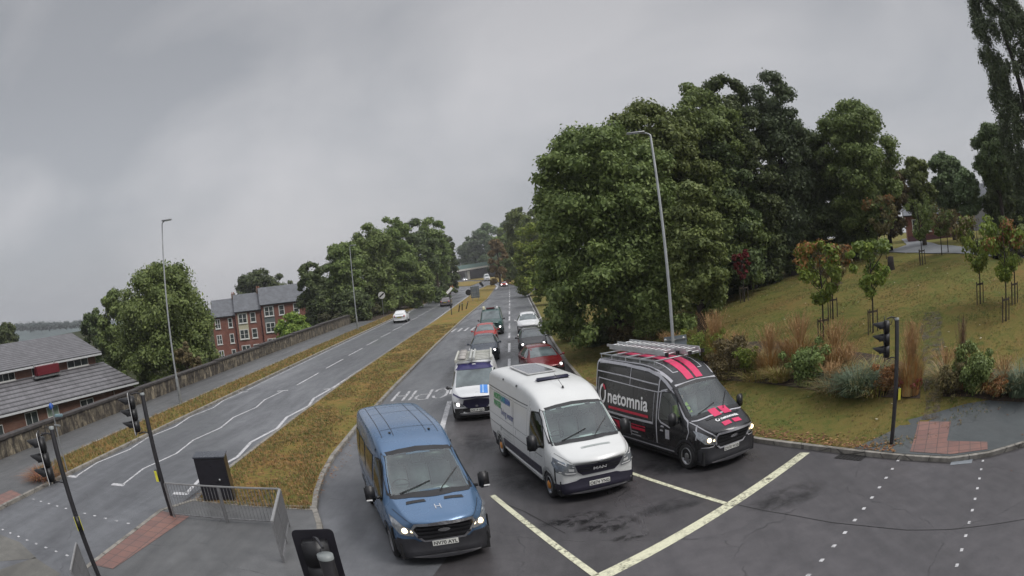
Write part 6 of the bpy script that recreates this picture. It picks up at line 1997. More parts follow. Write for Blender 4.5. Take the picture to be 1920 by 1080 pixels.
L_U = mat_leaf('leaf_rust', (0.10, 0.065, 0.030), (0.17, 0.115, 0.050), (0.24, 0.17, 0.075))
TREES_PX = []
def tree(px, D, top_py, wpx, mat, label, base_z=None, shape='round', n=9000, leaf=0.22, ncl=46, low=0.12, cr=0.30, seed=1, base_py=None, group=None, trunk_m=None, ref_py=None, name='broadleaf_tree', hk=1.0, crown_low=None):
    """a tree on the bearing of px at D metres whose crown tops out at top_py"""
    p = at_d(px, top_py, D); ztop = p.z
    if ref_py: p = at_d(px, ref_py, D)
    g0 = at_d(px, 520, D)
    x, y = p.x, p.y
    if base_z is None: base_z = bank_z(x, y) if (x > 2.5 and y < 150) else 0.1
    R = wpx*D/1240.0
    H = ztop-base_z
    e = empty(name, (x, y, base_z), 0, label, 'tree', group)
    lo = crown_low if crown_low is not None else H*low
    if D < 64 and n > 13000: n = int(n*1.5); leaf *= 0.80
    if ncl < 60 and D < 200: ncl = int(ncl*1.7); n = int(n*1.4); leaf *= 0.85
    C, Rd = clumps(ncl, R, lo, H, seed, shape, cr)
    me = leaf_mesh('crown', C, Rd, n, leaf, mat, seed, core=shape != 'poplar', squash=0.75 if shape != 'poplar' else 1.5, spread=0.22 if shape != 'poplar' else 0.45)
    link('crown', me, e)
    trunk_mb(H*0.8, 0.10+0.016*H, limbs=5, R=R, seed=seed).build('trunk', trunk_m or bark, e)
    return e
# the wood on the right
tree(1118, 40, 232, 132, L_G, 'great bushy green tree overhanging the right kerb behind the queue', n=60000, leaf=0.15, ncl=170, low=0.03, cr=0.22, seed=3, shape='dome', base_z=0.4, trunk_m=barkd)
tree(1205, 43, 196, 104, L_G, 'tall green tree rising just behind the right street lamp', n=42000, leaf=0.16, ncl=120, low=0.06, cr=0.24, seed=4, shape='dome', trunk_m=barkd)
tree(1296, 46, 160, 92, L_G, 'green tree between the lamp tree and the tallest ivy clad one', n=36000, leaf=0.16, ncl=120, low=0.06, cr=0.25, seed=134, shape='dome', trunk_m=barkd)
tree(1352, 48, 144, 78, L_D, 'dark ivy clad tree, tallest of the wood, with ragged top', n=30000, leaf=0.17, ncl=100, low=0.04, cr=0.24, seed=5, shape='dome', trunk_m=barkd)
tree(1432, 50, 148, 74, L_P, 'loose leaved dark tree with pale sky gaps right of the tallest one', n=20000, leaf=0.17, ncl=80, low=0.08, cr=0.26, seed=6, shape='vase', trunk_m=barkd)
tree(1290, 36, 345, 60, L_G, 'lighter green lower tree standing right behind the tall street lamp', n=24000, leaf=0.14, ncl=80, low=0.10, cr=0.26, seed=33, trunk_m=barkd)
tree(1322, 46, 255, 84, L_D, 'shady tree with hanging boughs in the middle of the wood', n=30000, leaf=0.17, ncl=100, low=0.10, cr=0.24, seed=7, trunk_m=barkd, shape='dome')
tree(1585, 52, 188, 92, L_G, 'rounded dark green tree at the right end of the wood', n=36000, leaf=0.17, ncl=110, low=0.10, cr=0.24, seed=8, trunk_m=barkd)
tree(1492, 54, 235, 78, L_D, 'dark tree filling the gap above the little red sapling', n=26000, leaf=0.18, ncl=90, low=0.02, cr=0.26, seed=9, trunk_m=barkd, shape='dome')
tree(1648, 56, 300, 58, L_B, 'bronze green tree beside the drive', n=18000, leaf=0.18, ncl=70, low=0.12, cr=0.28, seed=10, trunk_m=barkd)
tree(1712, 57, 296, 44, L_G, 'soft green tree left of the brick building', n=14000, leaf=0.18, ncl=60, cr=0.28, seed=12, crown_low=2.3)
tree(1768, 60, 288, 48, L_F, 'pale green tree standing before the brick building', n=14000, leaf=0.2, ncl=60, cr=0.28, seed=13, crown_low=2.2)
tree(1808, 57, 318, 34, L_F, 'small pale tree hiding the gabled house', n=9000, leaf=0.2, ncl=44, cr=0.3, seed=35, crown_low=1.8)
tree(1852, 55, 236, 58, L_D, 'dark cedar with flat layered crown near the right edge', n=22000, leaf=0.17, ncl=60, low=0.42, cr=0.32, seed=14, trunk_m=barkd, name='cedar_tree')
tree(1930, 44, -60, 106, L_P, 'very tall poplar cut off by the right edge of the picture', n=62000, leaf=0.14, ncl=330, low=0.02, cr=0.145, seed=15, shape='poplar', trunk_m=barkd, name='poplar_tree', ref_py=230)
tree(1908, 60, 320, 60, L_D, 'dark tree under the tall poplar at the right edge', n=16000, leaf=0.19, ncl=60, low=0.1, cr=0.3, seed=16, trunk_m=barkd)
for i, (px, tp, w, D) in enumerate(((1330, 420, 70, 47), (1425, 400, 62, 50), (1500, 395, 60, 53), (1590, 395, 60, 55))):
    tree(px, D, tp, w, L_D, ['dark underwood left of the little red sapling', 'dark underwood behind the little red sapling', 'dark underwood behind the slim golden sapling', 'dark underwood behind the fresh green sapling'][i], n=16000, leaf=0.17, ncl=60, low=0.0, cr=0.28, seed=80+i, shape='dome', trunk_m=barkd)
tree(1872, 58, 345, 48, L_D, 'dark tree between the cedar and the tall poplar', n=14000, leaf=0.18, ncl=60, low=0.0, cr=0.3, seed=36, trunk_m=barkd, shape='dome')
# further along the right of the road
tree(1050, 66, 380, 42, L_G, 'green tree next beyond the great overhanging one', n=16000, leaf=0.2, ncl=46, low=0.02, cr=0.27, seed=17, shape='dome', base_z=0.3)
tree(1020, 92, 408, 32, L_Y, 'yellow green tree beside the right kerb in the middle distance', n=12000, leaf=0.24, ncl=38, low=0.02, cr=0.28, seed=18, shape='dome', base_z=0.2)
tree(994, 122, 420, 36, L_Y, 'olive tree behind the yellow green one', n=10000, leaf=0.3, ncl=36, low=0.02, cr=0.28, seed=19, shape='dome', base_z=0.2)
tree(978, 175, 388, 34, L_G, 'tall green tree topping the far right treeline', n=9000, leaf=0.42, ncl=32, low=0.1, cr=0.3, seed=20, base_z=3)
tree(1005, 165, 395, 34, L_G, 'dark tree between the far treeline and the great tree', n=8000, leaf=0.4, ncl=30, low=0.1, cr=0.3, seed=21, base_z=4)
tree(930, 205, 446, 17, L_U, 'rusty orange tree beside the bridge', n=7000, leaf=0.34, ncl=26, low=0.03, cr=0.32, seed=22, shape='dome', base_z=0.1)
tree(945, 240, 425, 24, L_G, 'green tree behind the orange brown one beside the bridge', n=6000, leaf=0.5, ncl=24, low=0.05, cr=0.32, seed=23, base_z=0.1, shape='dome')
for i, (px, D, tp, w, z0) in enumerate(((870, 430, 455, 24, 2), (893, 420, 432, 26, 3), (915, 410, 420, 26, 4), (940, 390, 418, 26, 4), (958, 330, 398, 28, 6), (962, 215, 470, 22, 0.1), (1000, 260, 470, 22, 0.1))):
    lab = ['leftmost hazy green tree on the hill above the bridge', 'second hazy tree from the left above the bridge', 'hazy tree above the middle of the bridge', 'hazy tree above the right end of the bridge', 'highest hazy tree where the hill meets the near wood', 'green tree low beside the road right of the orange tree', 'green tree closing the side road'][i]
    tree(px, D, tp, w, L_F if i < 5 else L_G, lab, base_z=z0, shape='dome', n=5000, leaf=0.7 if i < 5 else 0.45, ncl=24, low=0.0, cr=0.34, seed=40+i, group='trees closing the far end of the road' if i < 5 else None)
# left side
tree(300, 62, 498, 112, L_G, 'big round green tree behind the stone wall and the left street lamp', base_z=-3.8, n=42000, leaf=0.2, ncl=90, low=0.06, cr=0.24, seed=50, shape='dome')
tree(215, 74, 545, 48, L_G, 'lower green tree at the left shoulder of the big round tree', base_z=-3.8, n=9000, leaf=0.26, ncl=34, low=0.05, cr=0.3, seed=51, shape='dome')
tree(172, 95, 578, 32, L_D, 'small dark tree behind the tiled roof', base_z=-3.8, n=6000, leaf=0.3, ncl=26, low=0.05, cr=0.32, seed=52, shape='dome')
tree(12, 120, 605, 34, L_D, 'dark tree at the far left edge above the tiled roof', base_z=-4, n=6000, leaf=0.35, ncl=26, low=0.05, cr=0.32, seed=53, shape='dome')
tree(478, 165, 502, 44, L_D, 'dark round tree rising behind the slate roofs', base_z=-4, n=9000, leaf=0.4, ncl=34, low=0.1, cr=0.3, seed=54)
tree(525, 175, 515, 26, L_D, 'small dark tree behind the chimney of the brick terrace', base_z=-4, n=5000, leaf=0.4, ncl=24, low=0.1, cr=0.3, seed=55)
tree(582, 100, 492, 34, L_D, 'dusky tree hiding the right end of the brick terrace', base_z=-3, n=12000, leaf=0.26, ncl=42, low=0.0, cr=0.28, seed=56, shape='dome')
tree(640, 106, 455, 44, L_G, 'green tree left of the distant street lamp', base_z=-1.5, n=14000, leaf=0.26, ncl=46, low=0.0, cr=0.27, seed=57, shape='dome')
tree(690, 112, 420, 42, L_G, 'bright green tree behind the distant street lamp', base_z=0, n=14000, leaf=0.26, ncl=46, low=0.0, cr=0.27, seed=58, shape='dome')
tree(728, 122, 408, 44, L_G, 'tall green tree, highest of the left roadside group', base_z=0, n=14000, leaf=0.28, ncl=46, low=0.0, cr=0.27, seed=59, shape='dome')
tree(775, 135, 412, 38, L_D, 'dark topped tree right of the tallest roadside tree', base_z=0, n=12000, leaf=0.3, ncl=40, low=0.0, cr=0.28, seed=60, shape='dome')
tree(808, 150, 404, 28, L_G, 'narrow tall tree at the right end of the left group', base_z=0, n=10000, leaf=0.32, ncl=36, low=0.0, cr=0.28, seed=61, shape='dome')
tree(832, 175, 440, 18, L_D, 'small dark tree where the left group meets the sky', base_z=0, n=6000, leaf=0.38, ncl=26, low=0.0, cr=0.3, seed=62, shape='dome')
tree(815, 215, 500, 30, L_G, 'bushy tree over the left end of the bridge', base_z=0, n=6000, leaf=0.4, ncl=26, low=0.0, cr=0.3, seed=63, shape='dome')
tree(762, 122, 480, 42, L_G, 'leafy lower tree leaning over the left carriageway', base_z=0.1, n=11000, leaf=0.28, ncl=38, low=0.08, cr=0.28, seed=64, shape='dome')
tree(545, 84, 588, 38, L_Y, 'yellow green bushy tree just behind the stone wall by the brick terrace', base_z=-3.4, n=12000, leaf=0.2, ncl=34, low=0.05, cr=0.3, seed=65, shape='dome')
tree(655, 100, 545, 36, L_D, 'shady undergrowth tree where the stone wall ends', base_z=-0.5, n=8000, leaf=0.24, ncl=30, low=0.0, cr=0.3, seed=66, shape='dome')
tree(345, 52, 640, 30, L_B, 'reddish brown bush at the foot of the big round tree', base_z=-3.8, n=5000, leaf=0.16, ncl=22, low=0.0, cr=0.33, seed=67, shape='dome')

# undergrowth, saplings and border plants
def plant(px, py, R, H, mat, label, n=2500, leaf=0.07, ncl=16, name='shrub', seed=1, cat='shrub', shape='dome', stems=True):
    q = bank_hit(px, py)
    e = empty(name, q, 0, label, cat)
    R *= 1.15; C, Rd = clumps(ncl, R, 0.0, H, seed, 'vase' if seed % 2 else 'dome', 0.26); n = int(n*1.5); leaf *= 0.8; ncl = 26
    link('foliage', leaf_mesh('foliage', C, Rd, n, leaf, mat, seed, core=False), e)
    if stems:
        m = MB(); r_ = random.Random(seed)
        for k in range(14):
            a = r_.uniform(0, 2*PI); u = r_.uniform(0.2, 0.8)*R
            m.tube([(math.cos(a)*u*0.3, math.sin(a)*u*0.3, -0.05), (math.cos(a)*u, math.sin(a)*u, H*r_.uniform(0.5, 0.95))], [0.014, 0.006], 4)
        m.build('stem', bark, e)
    return e
def grass_clump(px, py, R, H, mats, label, n=420, w=0.016, arch=0.6, seed=1, name='tussock', plume=None, pos=None):
    q = pos if pos is not None else bank_hit(px, py)
    e = empty(name, q, 0, label, 'tussock', 'low grasses filling the planting bed' if R == 1.15 and H == 0.82 else None)
    r_ = random.Random(seed); m = MB()
    for _ in range(n):
        a = r_.uniform(0, 2*PI); u = R*0.55*math.sqrt(r_.random()); h = H*r_.uniform(0.35, 1.0); out = R*arch*r_.uniform(0.3, 1.3)
        bx, by = math.cos(a)*u, math.sin(a)*u
        dx, dy = math.cos(a+r_.uniform(-.5, .5)), math.sin(a+r_.uniform(-.5, .5))
        m.cur = r_.randrange(len(mats))
        pts = []
        for k in range(5):
            t = k/4
            pts.append(Vector((bx+dx*out*t**1.7, by+dy*out*t**1.7, h*(t-arch*0.42*t**3))))
        vs = []
        for k, p_ in enumerate(pts):
            ww = w*(1-0.8*k/4)
            vs += [p_+Vector((-dy, dx, 0))*ww, p_-Vector((-dy, dx, 0))*ww]
        m.add(vs, [(2*k, 2*k+1, 2*k+3, 2*k+2) for k in range(4)])
    m.build('blades', mats, e)
    if plume:
        f = MB()
        for _ in range(int(n*0.35)):
            a = r_.uniform(0, 2*PI); u = R*r_.uniform(0.1, 0.8); h = H*r_.uniform(0.9, 1.35)
            top = Vector((math.cos(a)*u, math.sin(a)*u, h)); b0 = Vector((math.cos(a)*u*.3, math.sin(a)*u*.3, h*0.55)); d = Vector((-math.sin(a), math.cos(a), 0))
            f.add([b0+d*0.006, b0-d*0.006, top-d*0.004, top+d*0.004], [(0, 1, 2, 3)])
            for k in range(5):
                z_ = h*(0.80+0.05*k); c_ = b0.lerp(top, 0.55+0.11*k); o_ = Vector((r_.uniform(-.05, .05), r_.uniform(-.05, .05), 0.05))
                f.add([c_, c_+d*0.02, c_+o_*1.6], [(0, 1, 2)])
        f.build('plumes', plume, e)
    return e
g_gold = [simple('grass_gold', (0.42, 0.28, 0.11), 0.7, var=0.3), simple('grass_tan', (0.33, 0.24, 0.10), 0.7, var=0.3), simple('grass_rust', (0.36, 0.18, 0.06), 0.7, var=0.3)]
g_blue = [simple('grass_blue', (0.075, 0.118, 0.068), 0.6, var=0.25), simple('grass_grey', (0.115, 0.150, 0.085), 0.6, var=0.25)]
g_oliv = [simple('grass_olive', (0.22, 0.22, 0.05), 0.6, var=0.3), g_gold[1]]
g_mix = [simple('grass_straw', (0.26, 0.20, 0.09), 0.7, var=0.3), simple('grass_fresh', (0.12, 0.15, 0.045), 0.7, var=0.3), g_gold[1]]
g_red = [simple('stem_red', (0.17, 0.055, 0.035), 0.7, var=0.3), simple('stem_brown', (0.12, 0.06, 0.035), 0.7, var=0.3), g_gold[2]]
plm = simple('plume_tan', (0.36, 0.22, 0.10), 0.8, var=0.25)
plant(1185, 650, 1.3, 1.5, L_B, 'bronze shrub left of the tall street lamp behind the black van', 3500, 0.08, seed=1)
plant(1232, 648, 1.1, 1.7, L_G, 'green shrub right beside the foot of the tall street lamp', 3000, 0.08, seed=2)
plant(1315, 680, 0.95, 1.55, L_Y, 'bright yellow green bush right of the tall street lamp', 4200, 0.06, seed=3)
plant(1372, 704, 0.95, 1.6, L_B, 'brown bush with seed heads right of the yellow green bush', 3000, 0.07, seed=4)
plant(1400, 706, 0.55, 1.2, L_Y, 'small fresh green plant in front of the brown bush', 1800, 0.06, seed=5)
grass_clump(1342, 672, 1.2, 1.6, g_gold, 'tall golden grass behind the yellow green bush', 520, 0.014, 0.5, 6, plume=plm)
grass_clump(1445, 700, 0.95, 1.45, g_gold, 'golden feathery grass in the middle of the planting bed', 520, 0.014, 0.55, 7, plume=plm)
grass_clump(1462, 714, 0.8, 0.9, g_oliv, 'low yellow tufted grass at the front of the planting bed', 420, 0.014, 0.9, 8)
plant(1512, 722, 0.95, 1.7, L_G, 'leafy green shrub between golden and blue grasses', 3400, 0.075, seed=9)
grass_clump(1500, 682, 1.2, 1.5, g_gold, 'rust and gold grass behind the leafy green shrub', 520, 0.014, 0.5, 10, plume=plm)
grass_clump(1565, 690, 1.2, 1.35, [g_gold[2], g_gold[1]], 'rusty tall grass behind the arching blue grass', 480, 0.014, 0.5, 11, plume=plm)
grass_clump(1606, 738, 1.15, 1.45, g_blue, 'arching blue green grass left of the right traffic signal', 760, 0.016, 0.95, 12)
plant(1660, 735, 0.55, 0.95, L_O, 'reddish brown perennial behind the right traffic signal', 1500, 0.06, seed=13)
grass_clump(1706, 738, 0.8, 1.75, g_gold, 'tall golden grass between the right signal and the worn track', 620, 0.014, 0.5, 14, plume=plm)
plant(1702, 742, 0.5, 0.6, L_R, 'low dark red plant under the golden grass by the track', 900, 0.05, seed=15)
plant(1788, 738, 0.6, 1.0, L_B, 'bronze shrub just right of the worn track', 1800, 0.06, seed=16)
plant(1824, 736, 0.85, 1.5, L_G, 'upright leafy green shrub right of the worn track', 4000, 0.07, seed=17)
grass_clump(1800, 728, 0.6, 1.7, g_red, 'thin reddish seed stems rising from the green shrub', 160, 0.010, 0.4, 18, plume=g_red[1])
plant(1866, 745, 0.55, 0.75, L_O, 'low rusty plant between green shrub and edge grass', 1500, 0.055, seed=19)
grass_clump(1912, 738, 1.1, 1.45, g_blue, 'blue green grass clump at the right edge of the picture', 760, 0.016, 0.9, 20)
grass_clump(0, 0, 0.95, 0.5, g_red, 'rust brown grass tuft on the left footway beside the crossing', 500, 0.012, 1.0, 21, pos=Vector((-17.15, 14.95, 0.09)))
for i, ((px, py), lab) in enumerate((((1205, 668), 'low golden grass left of the tall street lamp foot'),
    ((1262, 662), 'low golden grass against the foot of the tall street lamp'),
    ((1322, 660), 'low olive grass directly behind the bright yellow green bush'),
    ((1385, 668), 'low golden grass behind the brown bush with seed heads'),
    ((1422, 678), 'olive grass between the brown bush and the golden feathery grass'),
    ((1475, 684), 'low straw grass behind the yellow tufted grass'),
    ((1530, 690), 'low olive grass just behind and right of the leafy green shrub'),
    ((1590, 698), 'straw grass behind the arching blue green grass'),
    ((1640, 700), 'low olive grass behind the reddish brown perennial'),
    ((1250, 690), 'low golden grass in front of the green shrub by the lamp'),
    ((1420, 712), 'olive tuft at the bed edge before the small fresh green plant'),
    ((1560, 734), 'straw tuft at the left foot of the arching blue grass'),
    ((1640, 738), 'olive tuft at the right foot of the arching blue grass'),
    ((1772, 712), 'golden tuft along the right side of the worn track'),
    ((1850, 724), 'olive tuft behind the low rusty plant'),
    ((1880, 730), 'straw tuft just left of the edge blue green grass'))):
    grass_clump(px, py, 1.15, 0.82, g_mix if i % 2 else g_oliv, lab, 300, 0.011, 0.85, 100+i, plume=plm if i % 2 else None)
for i, (px, py, R, H, m_) in enumerate(((1075, 640, 1.6, 1.3, L_G), (1120, 648, 1.5, 1.1, L_D), (1165, 628, 1.6, 1.3, L_B), (1062, 604, 1.4, 1.3, L_G), (1048, 566, 1.4, 1.4, L_G))):
    plant(px, py, R, H, m_, ['low green bramble at the corner of the wood nearest the queue', 'dark undergrowth beneath the great overhanging tree', 'brown bramble between the wood and the black van', 'green scrub along the right kerb beside the white car', 'green scrub along the kerb beyond the queue'][i], 3000, 0.09, seed=70+i)
def sapling(px, py, top_py, R, mats, label, stake='box', n=1500, seed=1, tilt=0.0, low=0.38):
    q = bank_hit(px, py); R *= 1.18; n = int(n*0.95)
    D = math.hypot(q.x, q.y)
    H = at_d(px, top_py, D).z-q.z
    e = empty('sapling', q, 0, label, 'young tree')
    t = MB(); t.smooth = True
    t.tube([(0, 0, -0.1), (0.02, 0, H*0.45), (tilt, 0, H*0.92)], [0.045, 0.036, 0.012], 7)
    r_ = random.Random(seed)
    for k in range(9):
        a = r_.uniform(0, 2*PI); z0 = H*r_.uniform(low+0.02, 0.7); L_ = R*r_.uniform(0.7, 1.1)
        t.tube([(0, 0, z0), (math.cos(a)*L_*0.5, math.sin(a)*L_*0.5, z0+L_*0.5), (math.cos(a)*L_*0.85, math.sin(a)*L_*0.85, z0+L_*1.0)], [0.016, 0.011, 0.005], 5)
    t.build('trunk', barkd, e)
    C, Rd = clumps(34, R, H*low, H, seed, 'vase', 0.26); C, Rd = C[4:], Rd[4:]
    cr_ = link('crown', leaf_mesh('crown', C, Rd, n, 0.10, mats[0], seed, core=False), e)
    if len(mats) > 1:
        C2 = [c for c in C if c[2] > H*0.72][:8] or C[:4]
        link('turning_leaves', leaf_mesh('turning_leaves', C2, [R*0.26]*len(C2), int(n*0.22), 0.09, mats[1], seed+1, core=False), e)
    if stake:
        for (sx, sy) in ((-0.28, 0), (0.28, 0), (0, 0.28)):
            s_ = MB(); s_.tube([(sx, sy, -0.1), (sx, sy, 0.95)], 0.032, 6); s_.build('stake', bark, e)
        b_ = MB(); b_.box((-0.30, -0.02, 0.82), (0.30, 0.02, 0.90)); b_.build('cross_rail', bark, e)
    return e
sapling(1396, 566, 468, 0.55, [L_R], 'little red leaved sapling alone in front of the dark wood', n=900, seed=1, low=0.45)
sapling(1544, 640, 452, 1.05, [L_Y, L_O], 'green and orange sapling above the arching grass, nearest the bed', n=2600, seed=2)
sapling(1562, 598, 455, 0.95, [L_B, L_O], 'orange tinted sapling directly behind the nearest green one', n=1700, seed=3)
sapling(1637, 624, 446, 0.95, [L_Y, L_G], 'fresh green sapling just left of the right traffic signal', n=2400, seed=4)
sapling(1730, 497, 372, 1.1, [L_G], 'green sapling in a stake box in front of the brick building', n=1900, seed=5)
sapling(1766, 478, 385, 1.2, [L_G, L_B], 'thin green tree before the brick building beside the drive', n=1700, seed=6, stake='')
sapling(1778, 474, 392, 1.2, [L_B], 'bronze green tree right of the thin one before the brick building', n=1700, seed=7, stake='')
sapling(1838, 570, 404, 1.15, [L_Y, L_B], 'spreading olive green sapling, left of the trio at the right', n=2400, seed=8)
sapling(1886, 602, 402, 1.15, [L_Y, L_O], 'nearest sapling of the trio at the right, green with orange tips', n=2700, seed=9)
sapling(1903, 570, 405, 1.05, [L_G], 'sapling at the right edge behind the nearest of the trio', n=1800, seed=10)
sapling(1662, 486, 368, 1.25, [L_B, L_O], 'orange and bronze sapling against the dark trees by the drive', n=2200, seed=11, stake='')
sapling(1517, 490, 412, 0.45, [L_O], 'slim golden column shaped sapling against the dark wood', n=900, seed=12, stake='', low=0.1)
q = bank_hit(1671, 506)
e = empty('tree_stump', q, 0, 'dark short stump on the bank behind the fresh green sapling', 'stump')
m = MB(); m.smooth = True; m.lathe([(0.34, -0.1), (0.26, 0.3), (0.24, 0.8), (0.001, 0.85)], 12); m.build('stump_wood', barkd, e)

# ================================================================ WALLS AND BUILDINGS
def mat_stone():
    n = NT('blotchy_stone')
    co = n.coord()
    v = n.n('ShaderNodeTexVoronoi'); v.inputs['Scale'].default_value = 1.6
    mp_ = n.n('ShaderNodeMapping'); mp_.inputs['Scale'].default_value = (1, 1.1, 2.2); n.l(co, mp_.inputs[0]); n.l(mp_.outputs[0], v.inputs['Vector'])
    sp = n.n('ShaderNodeSeparateColor'); n.l(v.outputs['Color'], sp.inputs[0])
    st = n.noise(n.coord(scale=(1, 1.5, 0.55)), 1.5, 6, 0.75, 0.8)
    c = n.ramp(st, [(0.36, (0.030, 0.027, 0.026)), (0.46, (0.085, 0.074, 0.062)), (0.56, (0.22, 0.19, 0.14)), (0.66, (0.42, 0.36, 0.26))])
    c = n.mixc(n.rng(sp.outputs[0], 0, 1, 0, 0.5), c, (0.045, 0.04, 0.036))
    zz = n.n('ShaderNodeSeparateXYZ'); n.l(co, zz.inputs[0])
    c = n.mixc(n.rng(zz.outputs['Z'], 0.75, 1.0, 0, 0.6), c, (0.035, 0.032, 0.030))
    f = n.noise(co, 16, 4, 0.7)
    c = n.mixc(n.rng(f, 0.35, 0.7, 0, 0.4), c, (0.04, 0.035, 0.03))
    n.set(col=c, rough=0.9, spec=0.2)
    n.bump(n.mathn('ADD', f, v.outputs['Distance']), 0.8, 0.04)
    return n.mat
stone = mat_stone()
cope = simple('coping_stone', (0.050, 0.044, 0.042), 0.75, var=0.35, vs=3)
wall = empty('stone_wall', (-21.95, 0, 0), 0, 'long soot stained stone wall with stepped dark coping beside the left footway', 'wall')
segs = [(-30, 20.6, 0.84), (20.6, 31.9, 0.84), (31.9, 45.2, 0.88), (45.2, 55.0, 0.94), (55.0, 66.0, 1.02), (66.0, 76.5, 1.08), (76.5, 92.5, 1.14)]
w1 = MB()
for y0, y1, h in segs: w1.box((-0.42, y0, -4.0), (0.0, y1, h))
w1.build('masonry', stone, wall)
for y0, y1, h in segs:
    c_ = MB(); c_.box((-0.52, y0-0.05, h), (0.07, y1+0.05, h+0.14), 0.03); c_.build('coping', cope, wall)
for y0, y1, h in segs[1:]:
    p_ = MB(); p_.box((-0.5, y0-0.3, h-0.1), (0.05, y0+0.35, h+0.02)); p_.build('pier', stone, wall)
tiles = None
def mat_tiles(name, col, row=0.33, colw=0.30):
    n = NT(name)
    co = n.n('ShaderNodeTexCoord').outputs['UV']
    w_ = n.n('ShaderNodeTexWave', wave_type='BANDS', bands_direction='Y', wave_profile='SAW'); w_.inputs['Scale'].default_value = 0.314/row; w_.inputs['Distortion'].default_value = 0.0
    n.l(co, w_.inputs['Vector'])
    br = n.n('ShaderNodeTexBrick'); br.inputs['Brick Width'].default_value = colw; br.inputs['Row Height'].default_value = row; br.inputs['Mortar Size'].default_value = 0.012; br.inputs['Scale'].default_value = 1
    br.inputs['Color1'].default_value = (*col, 1); br.inputs['Color2'].default_value = (*[x*0.72 for x in col], 1); br.inputs['Mortar'].default_value = (*[x*0.3 for x in col], 1)
    n.l(co, br.inputs['Vector'])
    g_ = n.noise(n.coord(), 1.1, 5, 0.65)
    c = n.mixc(n.rng(g_, 0.42, 0.68, 0, 0.5), br.outputs[0], tuple(x*1.5 for x in col))
    c = n.mixc(n.rng(w_.outputs['Fac'], 0.10, 0.42, 0.95, 0.0), c, tuple(x*0.12 for x in col))
    n.set(col=c, rough=0.5, spec=0.5)
    n.bump(w_.outputs['Fac'], 1.0, 0.06)
    return n.mat
tile_m = mat_tiles('concrete_tiles', (0.150, 0.146, 0.155), 0.62, 0.45)
slate_m = mat_tiles('roof_slate', (0.155, 0.165, 0.185), 0.25, 0.3)
brick_m = mat_brick('brown_brick', (0.16, 0.075, 0.055), (0.20, 0.095, 0.068), (0.14, 0.12, 0.10))
brick_r = mat_brick('red_brick', (0.23, 0.085, 0.065), (0.28, 0.105, 0.080), (0.22, 0.17, 0.14))
def quad_uv(name, quads, mat, parent, thick=0.0):
    """flat panels with a real-size UV along their first edge"""
    vs = []; fs = []; uv = []
    for q in quads:
        q = [Vector(p) for p in q]; b0 = len(vs); vs += [tuple(p) for p in q]; fs.append(tuple(range(b0, b0+len(q))))
        u = (q[1]-q[0]).normalized(); nrm = u.cross(q[-1]-q[0]).normalized(); v = nrm.cross(u)
        for p in q: uv.append(((p-q[0]).dot(u), (p-q[0]).dot(v)))
    me = bpy.data.meshes.new(name); me.from_pydata(vs, [], fs)
    l = me.uv_layers.new(name='UVMap')
    i = 0
    for p in me.polygons:
        for li in p.loop_indices: l.data[li].uv = uv[me.loops[li].vertex_index]
    o = link(name, me, parent, mat)
    if thick:
        s_ = o.modifiers.new('t', 'SOLIDIFY'); s_.thickness = thick; s_.offset = -1
    return o
wfm = simple('window_frame_white', (0.66, 0.66, 0.64), 0.4, var=0.06)
pane_m = simple('window_pane', (0.05, 0.06, 0.062), 0.08, var=0.6, vs=1.5, spec=0.8)
pane_g = simple('window_blind', (0.20, 0.26, 0.21), 0.4, var=0.3, vs=3)
def window(parent, T, x, z, w, h, nx=2, ny=1, pane=None, fw_=0.06, sill=True):
    """T: wall frame, x along the wall, -y outwards"""
    f = MB(); f.X = T
    f.box((x, -0.05, z), (x+w, 0.02, z+fw_)); f.box((x, -0.05, z+h-fw_), (x+w, 0.02, z+h))
    for i in range(nx+1):
        u = x+(w-fw_)*i/nx; f.box((u, -0.048, z+fw_), (u+fw_, 0.02, z+h-fw_))
    for j in range(1, ny):
        v = z+h*j/ny; f.box((x+fw_, -0.045, v-0.03), (x+w-fw_, 0.02, v+0.03))
    o = f.build('window', wfm, parent)
    g_ = MB(); g_.X = T; g_.add([(x, -0.012, z), (x+w, -0.012, z), (x+w, -0.012, z+h), (x, -0.012, z+h)], [(0, 1, 2, 3)]); g_.build('pane', pane or pane_m, o)
    if sill:
        s_ = MB(); s_.X = T; s_.box((x-0.08, -0.13, z-0.09), (x+w+0.08, 0.0, z-0.002)); s_.build('sill', wfm, o)
    return o
